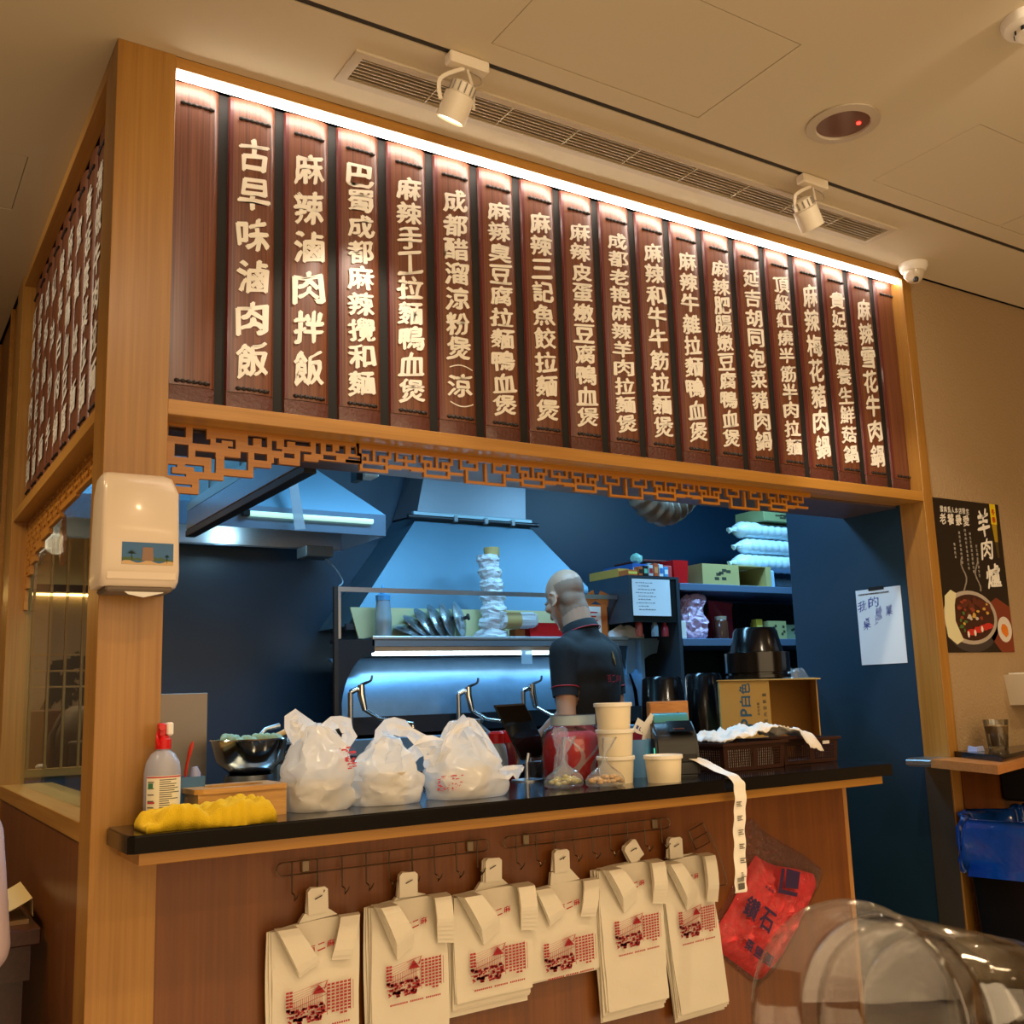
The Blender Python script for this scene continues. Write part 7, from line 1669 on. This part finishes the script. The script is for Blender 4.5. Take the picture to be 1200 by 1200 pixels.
bm = bm_(); loft(bm, [rr4(bx_, by_, .27, .26, .001), rr4(bx_, by_, .36, .33, .80), rr4(bx_, by_, .345, .315, .80), rr4(bx_, by_, .255, .245, .01)]); obj('bin_body', bm, M_BLACK, t, smooth=True)
bm = bm_(); rings = []
for z, ex in ((.655, .385), (.70, .392), (.80, .385), (.835, .375), (.842, .36), (.83, .340), (.66, .28), (.40, .22)):
    ring_ = rr4(bx_, by_, ex, ex-.03, z, .05, 9); q = []
    for k, p in enumerate(ring_):
        n_ = noise.noise(Vector(p)*16)*.016+abs(noise.noise(Vector(p)*30))*.010; q.append((bx_+(p[0]-bx_)*(1+n_*1.2), by_+(p[1]-by_)*(1+n_*1.2), p[2]+noise.noise((k*.5, z*3, 0))*.02))
    rings.append(q)
loft(bm, rings, cap=False); crinkle(bm, 14, .012, 1); o = obj('blue_bag', bm, P('blue_liner', '#0b3f90', .2, coat=.6, bump=1, bump_scale=30), t, smooth='full')

# ================================================================== LEFT EDGE: table and seated guest
t = thing('dining_table', 'dark red-brown wooden table against the lower left panel', 'table', (-.45, .85, 0))
bm = bm_(); box(bm, -1.1, -.012, .49, 1.25, .742, .780, .003); obj('table_top', bm, M_DKWOOD, t)
bm = bm_(); box(bm, -1.08, -.03, .515, .54, .66, .7415); obj('apron', bm, M_DKWOOD, t)
for x, y in ((-.075, .56), (-.075, 1.18), (-1.05, .56), (-1.05, 1.18)): bm = bm_(); box(bm, x-.035, x+.035, y-.015, y+.05, 0, .7415); obj('leg', bm, M_DKWOOD, t)
t = thing('menu_card', 'curled cream leaflet leaning at the right edge of the dark table', 'leaflet', (-.06, .60, .781))
bm = bm_(); rings = []
for k in range(12):
    f = k/11; x = -.15+.125*f; z = .7815+.012+.045*f**1.6; rings.append([(x, .56, z), (x, .78, z+.01), (x, .78, z+.0115), (x, .56, z+.0015)])
rings += [[(-.022, .565, .80-.004), (-.022, .78, .80), (-.0205, .78, .80), (-.0205, .565, .80-.004)]]
loft(bm, rings); obj('leaflet_sheet', bm, P('leaflet', '#d8c088', .5), t, smooth=True)
bm = bm_(); box(bm, -.15, -.03, .56, .78, .7805, .790); obj('lower_sheet', bm, P('leaflet2', '#a8865c', .5), t)
bm = bm_(); box(bm, -.35, -.06, .95, 1.12, .781, .85, .01); quick('black_case', bm, M_BLACK, 'black box at the far side of the dark table', 'box')
gp = thing('person', 'seated guest in a pale lilac top and beige trousers at the dark table', 'person', (-.36, .15, 0))
MG = Matrix.Translation((-.385, .12, 0))
bm = bm_()
ell(bm, (0, 0, .60), (.17, .13, .13)); ell(bm, (0, .02, .78), (.15, .11, .18)); ell(bm, (0, .03, .98), (.165, .11, .16)); capsule(bm, (0, .03, 1.08), (0, .06, 1.20), .055, .050)
ell(bm, (0, .075, 1.31), (.075, .095, .105)); ell(bm, (0, .11, 1.25), (.055, .06, .06)); capsule(bm, (0, .168, 1.31), (0, .183, 1.275), .008, .012); ell(bm, (0, .163, 1.24), (.02, .01, .007))
for s_ in (-1, 1):
    ell(bm, (s_*.078, .07, 1.29), (.010, .016, .030))
    capsule(bm, (s_*.18, .03, 1.04), (s_*.215, .06, .81), .048, .038); capsule(bm, (s_*.215, .06, .81), (s_*.15, .36, .815), .038, .026); hand(bm, (s_*.15, .36, .815), (0, 1, 0), s_, .2)
    capsule(bm, (s_*.09, .02, .58), (s_*.10, .42, .60), .085, .058); capsule(bm, (s_*.10, .42, .58), (s_*.10, .44, .10), .055, .038); capsule(bm, (s_*.10, .44, .05), (s_*.10, .56, .035), .038, .03)
fuse('body', bm, SKIN, gp, MG, .009, 3)
for s_ in (-1, 1): bm = bm_(); ell(bm, (s_*.03, .163, 1.315), (.010, .005, .006)); bm.transform(MG); obj('eye', bm, MATS['eye_white'], gp, smooth='full')
bm = bm_(); ell(bm, (0, .060, 1.335), (.086, .102, .10)); bmesh.ops.bisect_plane(bm, geom=bm.verts[:]+bm.edges[:]+bm.faces[:], plane_co=(0, .11, 1.32), plane_no=(0, .9, -.45), clear_outer=True); bm.transform(MG); obj('short_hair', bm, P('hair_black', '#16120f', .6), gp, smooth='full')
bm = bm_(); ell(bm, (0, 0, .62), (.182, .145, .12)); ell(bm, (0, .02, .78), (.165, .125, .18)); ell(bm, (0, .03, .98), (.18, .122, .155)); 
for s_ in (-1, 1): capsule(bm, (s_*.18, .03, 1.04), (s_*.215, .06, .81), .064, .056); capsule(bm, (s_*.215, .06, .81), (s_*.16, .32, .815), .055, .040)
fuse('long_sleeved_top', bm, P('lilac_top', '#c8b6be', .8, bump=.6, bump_scale=14), gp, MG, .010, 3)
bm = bm_(); ell(bm, (0, 0, .57), (.178, .14, .10))
for s_ in (-1, 1): capsule(bm, (s_*.09, .02, .58), (s_*.10, .42, .60), .098, .070); capsule(bm, (s_*.10, .42, .58), (s_*.10, .44, .13), .068, .06)
fuse('trousers', bm, P('beige_trousers', '#c8b490', .85), gp, MG, .011, 3)
t = thing('stool', 'dark wooden stool under the seated guest', 'stool', (-.365, .10, 0))
bm = bm_(); box(bm, -.54, -.19, -.08, .26, .44, .462, .005); obj('seat', bm, M_DKWOOD, t)
for x in (-.51, -.22):
    for y in (-.05, .23): bm = bm_(); box(bm, x-.018, x+.018, y-.018, y+.018, 0, .44); obj('leg', bm, M_DKWOOD, t)
# backpack on the far window ledge
t = thing('backpack', 'grey brown backpack on the ledge beyond the lattice window', 'bag', (.42, 3.0, 1.0))
bm = bm_(); box(bm, -.1, 1.2, 2.9, 3.2, .94, 1.0, .004); quick('window_ledge', bm, M_OAKX, 'wooden ledge behind the lattice window carrying the backpack', 'ledge')
bm = bm_(); loft(bm, [rr4(.50, 3.03, .28, .20, 1.0005, .05), rr4(.50, 3.03, .31, .24, 1.06, .05), rr4(.51, 3.03, .29, .22, 1.18, .06), rr4(.52, 3.04, .20, .16, 1.28, .05), rr4(.52, 3.04, .12, .10, 1.31, .04)]); obj('bag_body', bm, P('backpack_brown', '#6f6152', .7, bump=.6, bump_scale=20), t, smooth='full')
bm = bm_(); box(bm, .42, .60, 2.87, 2.915, 1.03, 1.15, .015, 2); obj('front_pocket', bm, MATS['backpack_brown'], t)
bm = bm_(); tube(bm, spline([(.40, 2.95, 1.27), (.36, 2.92, 1.18), (.37, 2.92, 1.06), (.40, 2.93, 1.02)], 5), .012, 8); obj('strap', bm, MATS['backpack_brown'], t, smooth=True)
bm = bm_(); box(bm, .30, .345, 2.95, 3.0, 1.0005, 1.05, .01); quick('white_cup', bm, M_WHITEW, 'small white object beside the backpack on the ledge', 'cup')

# ================================================================== NEAREST: clear plastic cups lying on their holder
cc = Vector((-.0896, -2.0107, 1.1590)); ax = Vector((.9539, .2216, -.2024)).normalized()
QM = Matrix.Translation(cc) @ ax.to_track_quat('Z', 'Y').to_matrix().to_4x4()
def clearcup(label, dz, r0=.0430, r1=.0340, L=.17):
    t = thing('plastic_cup', label, 'cup', cc, 'clear cups nested in the foreground')
    n = 48; prof = [(r0-.0008, .0), (r0+.0018, -.0005), (r0+.0022, .0015), (r0+.0012, .003), (r0, .0035), (r0-.0012, .028), (r0-.0020, .0285), (r0-.0026, .034), (r0-.0020, .0345), (r1+.0008, L-.01), (r1-.002, L), (.0005, L-.004)]
    inn = [(max(r-.0007, .0004), z+.0003) for r, z in prof]
    bm = bm_(); lathe(bm, [(r, z+dz) for r, z in prof], (0, 0, 0), n, close='open'); lathe(bm, [(r, z+dz) for r, z in inn], (0, 0, 0), n, close='open')
    bm.transform(QM); return obj('cup_wall', bm, M_CUPC, t, smooth='full')
m, nt, b = newmat('cup_clear'); nt.nodes.remove(b); M_CUPC = m
mix = nt.nodes.new('ShaderNodeMixShader'); tr = nt.nodes.new('ShaderNodeBsdfTransparent'); gl = nt.nodes.new('ShaderNodeBsdfGlossy'); gl.inputs['Roughness'].default_value = .07; tr.inputs[0].default_value = (.93, .92, .91, 1)
lw = nt.nodes.new('ShaderNodeLayerWeight'); lw.inputs[0].default_value = .25; mm = nt.nodes.new('ShaderNodeMath'); mm.operation = 'MULTIPLY_ADD'; mm.inputs[1].default_value = .38; mm.inputs[2].default_value = .03
tcn = nt.nodes.new('ShaderNodeTexCoord'); nz = nt.nodes.new('ShaderNodeTexNoise'); nz.inputs['Scale'].default_value = 40; bpn = nt.nodes.new('ShaderNodeBump'); bpn.inputs['Strength'].default_value = .12; bpn.inputs['Distance'].default_value = .004
nt.links.new(tcn.outputs['Object'], nz.inputs['Vector']); nt.links.new(nz.outputs['Fac'], bpn.inputs['Height']); nt.links.new(bpn.outputs[0], gl.inputs['Normal'])
nt.links.new(lw.outputs['Facing'], mm.inputs[0]); nt.links.new(mm.outputs[0], mix.inputs[0]); nt.links.new(tr.outputs[0], mix.inputs[1]); nt.links.new(gl.outputs[0], mix.inputs[2]); nt.links.new(mix.outputs[0], nt.nodes['Material Output'].inputs[0])
clearcup('outer clear plastic cup lying on its side at the lower right, nearest the viewer', 0)
clearcup('inner clear plastic cup nested in the outer one at the lower right', .042, r0=.0362, r1=.0300, L=.15)
t = thing('cup_stand', 'steel stand under the clear plastic cups, just below the view', 'stand', (.04, -1.98, 0))
bm = bm_(); box(bm, -.02, .10, -2.03, -1.93, 1.078, 1.084, .002); obj('stand_top', bm, M_STEEL, t)
bm = bm_(); tube(bm, [(.04, -1.98, .012), (.04, -1.98, 1.0775)], .012, 12); obj('pole', bm, M_STEEL, t, smooth=True)
bm = bm_(); lathe(bm, [(.0005, 0), (.13, 0), (.13, .006), (.02, .012)], (.04, -1.98, .0005), 32); obj('base', bm, M_STEEL, t, smooth=True)
